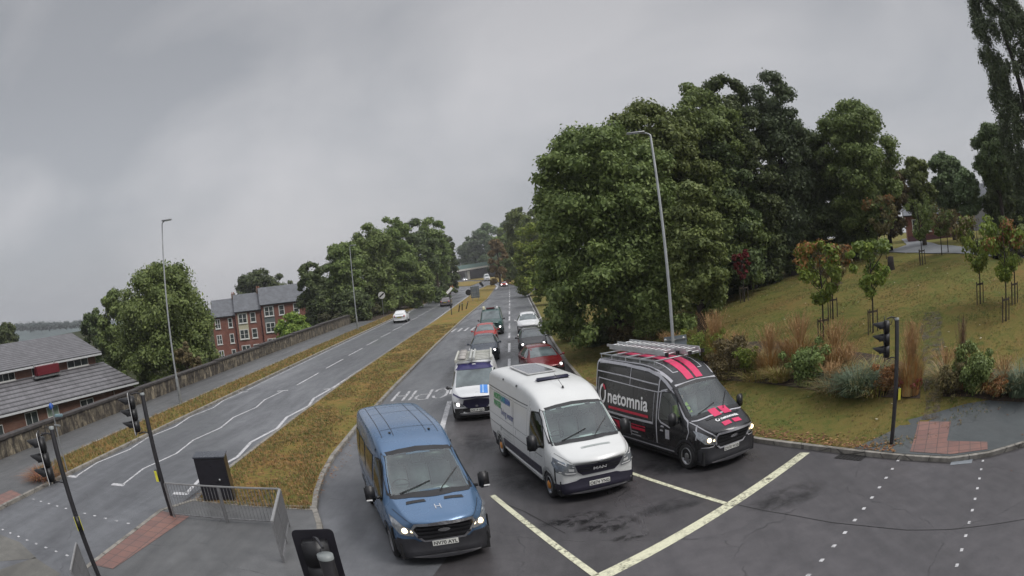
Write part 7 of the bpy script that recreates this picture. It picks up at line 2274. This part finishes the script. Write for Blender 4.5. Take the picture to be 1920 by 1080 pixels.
# low tiled building behind the wall (two roof tiers); the long side runs away from the camera
def low_building():
    ax = Vector((0.225, 0.974, 0)); u = Vector((-0.974, 0.225, 0))       # u = away from the road
    P0 = Vector((-33.32, 47.37, 0)); LEN = 38.0
    e = empty('low_building', (P0.x, P0.y, -3.9), 0, 'low brown brick building with two tiers of grey tiled roof behind the stone wall', 'building')
    O = Vector(P0)-Vector((0, 0, 0))
    base = Vector((P0.x, P0.y, -3.9))
    def Q(a, o, z): return (P0+ax*a+u*o+Vector((0, 0, z)))-base
    E0, E1, UE, RG = -0.8, 1.05, 1.95, 3.75
    o1, o2 = 3.9, 4.6
    # lower roof, wall above it, upper roof
    quad_uv('roof_lower', [[Q(0.3, -0.45, E0), Q(-LEN, -0.45, E0), Q(-LEN, o1+.0, E1), Q(-0.9, o1, E1)]], tile_m, e, 0.12)
    quad_uv('roof_upper', [[Q(-1.2, o1-0.5, UE), Q(-LEN, o1-0.5, UE), Q(-LEN, o1+8.5, RG), Q(1.0, o1+8.5, RG)], [Q(-LEN, o1+17, UE), Q(-1.2, o1+17, UE), Q(1.0, o1+8.5, RG), Q(-LEN, o1+8.5, RG)]], tile_m, e, 0.12)
    quad_uv('wall_upper', [[Q(-2.0, o1, E1-0.4), Q(-LEN, o1, E1-0.4), Q(-LEN, o1, UE+0.15), Q(-2.0, o1, UE+0.15)][::-1], [Q(-2.0, o1, E1-4), Q(-2.0, o1, UE+0.15), Q(1.0, o1+8.5, RG-0.1), Q(-2, o1+14.5, UE), Q(-2, o1+14.5, -3.9)]], brick_m, e)
    quad_uv('wall_lower', [[Q(0, 0, -4.0), Q(-LEN, 0, -4.0), Q(-LEN, 0, E0+0.12), Q(0, 0, E0+0.12)][::-1], [Q(0, 0, -4.0), Q(0, 0, E0+0.1), Q(-0.9, o1, E1-0.15), Q(-0.9, o1, -4.0)]], brick_m, e)
    quad_uv('gable_wall', [[Q(-0.6, 0.1, -4), Q(-0.6, 0.1, E0), Q(-0.9, o1, E1-0.1), Q(-1.9, o1+5, E1-0.1), Q(-1.9, o1+5, -4)]], brick_m, e)
    for (a0, o_, z, nm) in ((0.3, -0.5, E0, 'gutter'), (-1.4, o1-0.55, UE, 'gutter')):
        m_ = MB()
        p, q_ = Q(a0, o_, z-0.02), Q(-LEN, o_, z-0.02)
        d = (q_-p).normalized(); s = Vector((d.y, -d.x, 0))
        c1 = [p+Vector((0, 0, -0.07)), q_+Vector((0, 0, -0.07)), q_+Vector((0, 0, 0.08)), p+Vector((0, 0, 0.08))]
        c2 = [x_-u*0.10 for x_ in c1]
        m_.add([tuple(x_) for x_ in c1+c2], [(0, 1, 2, 3), (7, 6, 5, 4), (0, 4, 5, 1), (2, 6, 7, 3), (1, 5, 6, 2), (0, 3, 7, 4)])
        m_.build(nm, simple('gutter_white', (0.52, 0.53, 0.54), 0.4), e)
    Tl = Matrix.Translation(Q(0, -0.01, 0)) @ Matrix(((-ax.x, u.x, 0, 0), (-ax.y, u.y, 0, 0), (0, 0, 1, 0), (0, 0, 0, 1)))
    # along the wall: x = distance back towards the camera side
    for (x, w, z, h, nx, ny, pn) in ((6.3, 1.9, -1.95, 0.8, 2, 1, pane_m), (11.3, 1.6, -2.6, 1.55, 2, 2, pane_g), (14.2, 1.7, -2.7, 1.65, 2, 1, pane_m), (19, 1.6, -3.3, 1.85, 2, 1, pane_m)):
        window(e, Tl, x, z, w, h, nx, ny, pn)
    Tu = Matrix.Translation(Q(0, o1-0.01, 0)) @ Matrix(((-ax.x, u.x, 0, 0), (-ax.y, u.y, 0, 0), (0, 0, 1, 0), (0, 0, 0, 1)))
    for (x, w) in ((3.2, 3.2), (9.6, 2.1), (14.2, 2.6), (19, 3.0), (25, 3)):
        window(e, Tu, x, E1+0.12, w, 0.66, 3 if w > 2.3 else 2, 1, pane_m)
    for (x, z0, z1, T_) in ((7.9, E1-0.1, UE, Tu), (3.2, -3.9, E0, Tl), (20.4, -3.9, E0, Tl)):
        m_ = MB(); m_.X = T_; m_.tube([(x, -0.08, z0), (x, -0.08, z1)], 0.045, 8); m_.build('downpipe', simple('pipe_cream', (0.42, 0.38, 0.34), 0.5), e)
    # pale replacement tiles
    sl = (Q(-1, o1, E1)-Q(-1, -0.45, E0)).normalized()
    for (a, o_, w) in ((-2.2, 0.78, 1.3), (-4.0, 0.62, 0.7), (-12, 0.25, 0.5), (-16, 0.3, 0.4), (-21, 0.35, 0.4)):
        p = Q(a, -0.45+o_*(o1+0.45), E0+o_*(E1-E0)); m_ = MB(); nn = Vector((0, 0, 0.02))
        q4 = [p+nn, p-ax*w+nn, p-ax*w+sl*0.14+nn, p+sl*0.14+nn]; m_.add([tuple(x_) for x_ in q4], [(0, 1, 2, 3)]); m_.build('pale_tile', simple('tile_pale', (0.45, 0.46, 0.46), 0.4), e)
    return e, Q, base, ax, u
lb, Qf, lbase, lax, lu = low_building()
# red sign board and white drums on the lower roof, against the upper windows
Pn = Qf(-8.6, 3.3, 0.92)+lbase
e = empty('roof_plant', Pn, math.atan2(-lax.y, -lax.x), 'red box unit with three white drums sitting on the lower tiled roof', 'rooftop unit')
m = MB(); m.box((-0.2, -0.2, 0.25), (3.0, 0.6, 1.0), 0.03); m.build('housing', simple('unit_red', (0.13, 0.014, 0.022), 0.4, var=0.15), e)
m = MB(); m.box((0.2, -0.215, 0.45), (2.2, -0.205, 0.62)); m.build('pale_strip', simple('strip_pink', (0.50, 0.30, 0.30), 0.5), e)
m = MB(); m.box((-0.3, -0.22, 0.05), (3.4, 0.5, 0.22)); m.build('frame', galv, e)
for k in range(3):
    m = MB(); m.smooth = True; m.X = Matrix.Translation((-0.25+k*0.55, -0.32, 0.22)); m.lathe([(0.001, -0.08), (0.2, -0.07), (0.24, 0), (0.24, 0.1)], 16, 'y'); m.build('drum', whitep, e)
for x_ in (0.15, 3.1):
    m = MB(); m.tube([(x_, 0.1, 0.9), (x_, 0.1, 1.18)], 0.07, 8); m.build('vent_stub', galv, e)
# stepped brick terrace
def terrace():
    P0 = at_d(440, 584, 120); A = at_d(488, 579, 120); ax = Vector((A.x-P0.x, A.y-P0.y, 0)); bw = ax.length; ax.normalize()
    n_ = Vector((-ax.y, ax.x, 0))                 # away from the camera
    if n_.y < 0: n_ = -n_
    e = empty('brick_terrace', (P0.x, P0.y, -6), 0, 'red brick terrace with three stepped grey slate roofs behind the stone wall', 'building')
    base = Vector((P0.x, P0.y, -6))
    R_ = Matrix(((ax.x, n_.x, 0, 0), (ax.y, n_.y, 0, 0), (0, 0, 1, 0), (0, 0, 0, 1)))
    bays = [(-4.8, 0.0, at_d(425, 592, 120).z), (0.0, bw+0.1, at_d(462, 582, 120).z), (bw+0.1, bw+9.0, at_d(515, 568, 120).z)]
    for i, (a0, a1, ez) in enumerate(bays):
        off = (0.5, 0.0, -0.35)[i]
        T = R_.copy(); T.translation = ax*0+n_*off+Vector((0, 0, 6))
        def Q(a, o, z): return T @ Vector((a, o, z))
        rz = ez+2.9
        quad_uv('wall', [[Q(a0, 0, -6), Q(a1, 0, -6), Q(a1, 0, ez), Q(a0, 0, ez)], [Q(a1, 0, -6), Q(a1, 9, -6), Q(a1, 9, ez), Q(a1, 4.5, rz-0.1), Q(a1, 0, ez)], [Q(a0, 9, -6), Q(a0, 0, -6), Q(a0, 0, ez), Q(a0, 4.5, rz-0.1), Q(a0, 9, ez)]], brick_r, e)
        quad_uv('roof', [[Q(a0-0.15, -0.35, ez-0.1), Q(a1+0.15, -0.35, ez-0.1), Q(a1+0.15, 4.5, rz), Q(a0-0.15, 4.5, rz)], [Q(a1+0.15, 9.35, ez-0.1), Q(a0-0.15, 9.35, ez-0.1), Q(a0-0.15, 4.5, rz), Q(a1+0.15, 4.5, rz)]], slate_m, e, 0.1)
        m_ = MB(); m_.X = T; m_.box((a0-0.15, -0.42, ez-0.24), (a1+0.15, -0.30, ez-0.06)); m_.build('gutter', black_p, e)
        if i < 2:
            m_ = MB(); m_.X = T; m_.box((a1-0.5, 4.1, rz-0.3), (a1+0.25, 4.9, rz+0.75)); ch = m_.build('chimney', brick_r, e)
            for k in range(2):
                m_ = MB(); m_.X = T @ Matrix.Translation((a1-0.3+k*0.35, 4.5, rz+0.75)); m_.lathe([(0.12, 0), (0.10, 0.3), (0.001, 0.3)], 8); m_.build('chimney_pot', simple('pot_clay', (0.22, 0.09, 0.06), 0.7), ch)
            m_ = MB(); m_.X = T; m_.tube([(a1-0.12, -0.1, -6), (a1-0.12, -0.1, ez-0.2)], 0.06, 8); m_.build('downpipe', simple('pipe_plum', (0.08, 0.03, 0.05), 0.5), e)
        col = [simple('bay_cream', (0.50, 0.47, 0.34), 0.6), simple('bay_cream', (0.50, 0.47, 0.34), 0.6), simple('bay_grey', (0.13, 0.15, 0.15), 0.6)][i]
        if i == 0: wins = [(-4.3, 1.1, 2, False), (-1.6, 0.9, 1, False)]
        elif i == 1: wins = [(0.55, 1.75, 2, True), (2.95, 1.1, 1, False)]
        else: wins = [(a0+0.6, 1.8, 2, True), (a0+3.4, 1.1, 1, False), (a0+6.2, 1.1, 1, False)]
        for (x, w, nx, bay) in wins:
            for k in range(3):
                z = ez-2.15-k*2.75
                window(e, T @ Matrix.Translation((0, -0.06 if bay else 0, 0)), x, z, w, 1.7, nx, 2, pane_m, 0.13)
            if bay:
                m_ = MB(); m_.X = T; m_.box((x-0.12, -0.05, ez-2.15-2.75-0.2), (x+w+0.12, -0.005, ez-0.35)); m_.build('bay_panel', col, e)
    return e
terrace()
m_ = None
# little globe lamp and brick pillars in the yard behind the wall
q = at_z(275, 722, -2.6)
e = empty('globe_lamp', (-29.0, 47.5, -3.7), 0, 'white globe lamp on a black post at the foot of the big round tree', 'garden lamp')
m = MB(); m.tube([(0, 0, 0), (0, 0, 2.9)], 0.04, 8); m.build('post', black_p, e)
m = MB(); m.smooth = True; m.X = Matrix.Translation((0, 0, 3.05)); m.lathe([(0.001, -0.18), (0.12, -0.13), (0.18, 0), (0.12, 0.13), (0.001, 0.18)], 16); m.build('globe', whitep, e)
# right hand buildings
def box_building(name, px, py, D, w, d, h, yaw, wall_m, roof_m, label, ridge=1.8, zb=None):
    p = at_d(px, py, D); z0 = zb if zb is not None else bank_z(p.x, p.y)-0.1
    e = empty(name, (p.x, p.y, z0), yaw, label, 'building')
    quad_uv('wall', [[(-w/2, 0, 0), (w/2, 0, 0), (w/2, 0, h), (-w/2, 0, h)], [(w/2, 0, 0), (w/2, d, 0), (w/2, d, h), (w/2, d/2, h+ridge-0.1), (w/2, 0, h)], [(-w/2, d, 0), (-w/2, 0, 0), (-w/2, 0, h), (-w/2, d/2, h+ridge-0.1), (-w/2, d, h)]], wall_m, e)
    quad_uv('roof', [[(-w/2-.3, -.4, h-.1), (w/2+.3, -.4, h-.1), (w/2+.3, d/2, h+ridge), (-w/2-.3, d/2, h+ridge)], [(w/2+.3, d+.4, h-.1), (-w/2-.3, d+.4, h-.1), (-w/2-.3, d/2, h+ridge), (w/2+.3, d/2, h+ridge)]], roof_m, e, 0.12)
    return e
e = box_building('brick_building', 1766, 440, 68, 9.5, 8, 2.7, math.radians(-35), brick_r, slate_m, 'red brick building seen between the young trees beside the drive', 1.0)
for x_ in (-4.0, -2.2, 0.2, 2.2):
    window(e, Matrix.Identity(4), x_, 0.9, 0.8, 1.3, 1, 2, pane_m, 0.10)
dm_ = MB(); dm_.box((3.3, -0.06, 0), (4.3, 0.0, 2.1)); dm_.build('door', simple('door_teal', (0.05, 0.16, 0.18), 0.4), e)
m = MB(); m.box((-4.7, -0.1, 0), (4.7, -0.01, 0.5)); m.build('plinth', simple('plinth_plum', (0.12, 0.05, 0.06), 0.7), e)
box_building('gabled_house', 1836, 372, 92, 6, 6, 4.6, math.radians(-50), simple('render_grey', (0.20, 0.20, 0.21), 0.8), slate_m, 'grey gabled house roof peeping between the trees at upper right', 2.2)
# footbridge
e = empty('road_bridge', (-22, 388, 0), 0, 'pale concrete bridge with green parapets crossing the far end of the road', 'bridge')
pL, pR = at_d(842, 508, 392), at_d(922, 497, 400)
e.location = (pL.x, pL.y, 0); dv = Vector((pR.x-pL.x, pR.y-pL.y, 0)); LL = dv.length+14; e.rotation_euler.z = math.atan2(dv.y, dv.x)
zb_ = pL.z-1.2
TB = Matrix.Translation((0, 0, zb_)) @ Matrix.Rotation(-0.055, 4, 'Y') @ Matrix.Translation((0, 0, -zb_))
conc = simple('bridge_concrete', (0.60, 0.59, 0.56), 0.7)
m = MB(); m.X = TB; m.box((-8, 0, zb_), (LL, 7, zb_+0.9)); m.build('deck', conc, e)
for yy in (0.1, 6.8):
    m = MB(); m.X = TB; m.box((-8, yy, zb_+0.9), (LL, yy+0.08, zb_+2.9)); m.build('parapet', simple('parapet_green', (0.16, 0.25, 0.24), 0.5), e)
for xx in (at_d(884, 510, 392),):
    u_ = (xx-pL).dot(dv.normalized())
    m = MB(); m.box((u_-0.7, 1.5, 0), (u_+0.7, 5.5, zb_)); m.build('pier', conc, e)
m = MB(); m.box((-12, -2, 0), (-8, 9, zb_+0.9)); m.box((LL, -2, 0), (LL+4, 9, zb_+0.9)); m.build('abutment', conc, e)
for o_ in split_clusters([o for o in e.children if o.name.startswith('abutment')][0], 1.0): pass
P = []
for px in range(838, 935, 6):
    p = at_d(px, 500, 408); P.append((p.x, p.y, -0.5, 6.0+rnd.uniform(-.5, .5)))
# dark bank under and beyond the bridge, wooded hill and the distant ridge
def ridge(name, pts, depth, mat, hfun=None):
    m = MB(); m.smooth = True
    n = len(pts)
    rows = [(0, 0.0), (0.18, 0.72), (0.35, 1.0), (1.0, 0.9)]
    vs = []
    for (t, k) in rows:
        for (x, y, z0, h) in pts:
            d = Vector((x, y)).normalized()*depth*t
            vs.append((x+d.x, y+d.y, z0+(h-z0)*k))
    m.add(vs, [(r*n+i, r*n+i+1, (r+1)*n+i+1, (r+1)*n+i) for r in range(3) for i in range(n-1)])
    return tag(m.build(name, mat), kind='structure')
ridge('embankment', P, 12, simple('embankment_dark', (0.030, 0.026, 0.024), 0.95, var=0.4, vs=0.4))
P = []
for px in range(780, 1001, 10):
    D = 440; p = at_d(px, 500, D); P.append((p.x, p.y, -0.5, np.interp(px, [780, 860, 900, 960, 1000], [9, 10, 14, 22, 24])+rnd.uniform(-1, 1)))
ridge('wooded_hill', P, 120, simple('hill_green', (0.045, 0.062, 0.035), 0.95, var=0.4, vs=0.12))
P = []
for px in range(-60, 420, 12):
    p = at_d(px, 612, 850); zt = at_d(px, np.interp(px, [-60, 0, 60, 100, 140, 200, 420], [618, 617, 613, 612, 609, 606, 590]), 850).z
    P.append((p.x, p.y, -70, zt+rnd.uniform(-1.5, 1.5)))
ridge('distant_hills', P, 500, simple('hill_blue', (0.075, 0.10, 0.10), 0.95, var=0.3, vs=0.03))  # bluish colour paints distance haze into the hills
C = []; Rd = []
for px in range(-40, 200, 3):
    py = np.interp(px, [-60, 0, 60, 100, 140, 200, 420], [618, 617, 613, 612, 609, 606, 590])
    p = at_d(px+rnd.uniform(-1, 1), py-rnd.uniform(-2, 1.5), 835); C.append(p[:]); Rd.append(rnd.uniform(4, 7))
o = link('distant_woods', leaf_mesh('distant_woods', C, Rd, 5000, 1.6, mat_leaf('leaf_distant', (0.06, 0.085, 0.08), (0.08, 0.11, 0.10), (0.10, 0.13, 0.115)), 5))  # leaf hues carry the same painted-in haze blue
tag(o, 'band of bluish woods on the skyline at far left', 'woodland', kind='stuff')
# scrub belt behind the end of the wall and beside the left carriageway
C = []; Rd = []
for i in range(120):
    y = rnd.uniform(93, 235); x = -20.6-rnd.uniform(0.3, 7)-(y-150)*0.03*(y > 150); C.append((x, y, rnd.uniform(0.1, 1.4))); Rd.append(rnd.uniform(0.8, 1.9))
o = link('undergrowth', leaf_mesh('undergrowth', C, Rd, 22000, 0.22, [mat_leaf('leaf_bramble', (0.045, 0.040, 0.025), (0.065, 0.070, 0.030), (0.12, 0.12, 0.045))], 6))
tag(o, 'brown and green brambles along the far left verge', 'undergrowth', kind='stuff')
# low retaining wall and worker in hi-vis by the left verge far ahead
fw2 = empty('boundary_wall', (-20.0, 150, 0), 0, 'low pale wall curving at a gateway beyond the left trees', 'wall')
m = MB(); p0 = at_d(807, 546, 185); p1 = at_d(836, 543, 195)
m.tube([(p0.x+20, p0.y-150, 0.2), ((p0.x+p1.x)/2+20, (p0.y+p1.y)/2-150-2, 0.3), (p1.x+20, p1.y-150, 0.3)], 0.9, 6); m.build('masonry', simple('wall_pale', (0.36, 0.31, 0.27), 0.8), fw2)
m = MB(); pp = at_d(827, 535, 192); m.box((pp.x+20-0.8, pp.y-150, 0), (pp.x+20+0.8, pp.y-150+1.4, 3.2), 0.1); m.build('gate_pier', simple('pier_stone', (0.34, 0.32, 0.28), 0.8), fw2)
e = empty('mini_digger', at_d(838, 540, 188).xy.to_3d()+Vector((0, 0, 0.1)), 0.4, 'orange digger with a yellow cab roof beside the pale gateway', 'digger')
og = simple('digger_orange', (0.50, 0.13, 0.03), 0.5)
m = MB(); m.box((-0.9, -0.8, 0.7), (0.9, 0.9, 2.0), 0.1); m.build('body', og, e)
m = MB(); m.box((-0.6, -0.7, 2.0), (0.6, 0.6, 3.0), 0.05); m.build('cab', darkglass, e)
m = MB(); m.box((-0.75, -0.85, 3.0), (0.75, 0.7, 3.35), 0.08); m.build('cab_roof', simple('digger_yellow', (0.70, 0.60, 0.20), 0.4), e)
m = MB(); m.tube([(0.4, -0.8, 1.6), (0.6, -2.0, 2.8), (0.8, -2.8, 1.2)], [0.2, 0.16, 0.12], 6); m.build('boom', og, e)
for sx in (-0.7, 0.7):
    m = MB(); m.box((sx-0.2, -1.2, 0), (sx+0.2, 1.2, 0.6), 0.15); m.build('track', rubber, e)
# vegetation behind the wall yard
e = None

GAPS = {'plate_lettering': 0.25, 'reflector': 0.05, 'wheel_arch': 0.2, 'panel_gap': 0.001, 'rear_side_window': 0.01, 'roof_fitting': 0.02, 'door_sticker': 0.01, 'lettering': 0.22, 'pink_stripe': 0.13, 'pink_lettering': 0.02, 'bumper': 0.12,
        'bonnet_vent': 0.05, 'side_step': 0.1, 'wiper': 0.05, 'roof_clip': 0.02, 'window_seal': 0.05, 'lettering_green': 0.05, 'sun_visor': 0.05, 'side_window': 0.02, 'rubber_foot': 0.05, 'hands': 0.03, 'nose_and_ears': 0.01, 'eyes_and_mouth': 0.012, 'grille_lettering': 0.05, 'bonnet_emblem': 0.05, 'solar_cell': 0.001, 'small_lettering': 0.05, 'bonnet_lettering': 0.2, 'silver_outline': 0.001}
for o in list(COL.objects):
    k = o.name.split('.')[0]
    if k in GAPS and o.type == 'MESH' and o.parent is not None: split_clusters(o, GAPS[k])


# thin rain haze over the whole place
q = MB(); q.box((-1700, -450, -75), (700, 1500, 60))
hz = q.build('haze', None or [])
n = bpy.data.materials.new('haze'); n.use_nodes = True
nt = n.node_tree; nt.nodes.remove(nt.nodes['Principled BSDF'])
pv = nt.nodes.new('ShaderNodeVolumePrincipled'); pv.inputs['Color'].default_value = (0.86, 0.88, 0.92, 1); pv.inputs['Density'].default_value = 0.00035; pv.inputs['Anisotropy'].default_value = 0.2
nt.links.new(pv.outputs[0], nt.nodes['Material Output'].inputs['Volume'])
hz.data.materials.clear(); hz.data.materials.append(n); tag(hz, 'thin grey rain haze hanging over the road and trees', 'haze', kind='stuff')
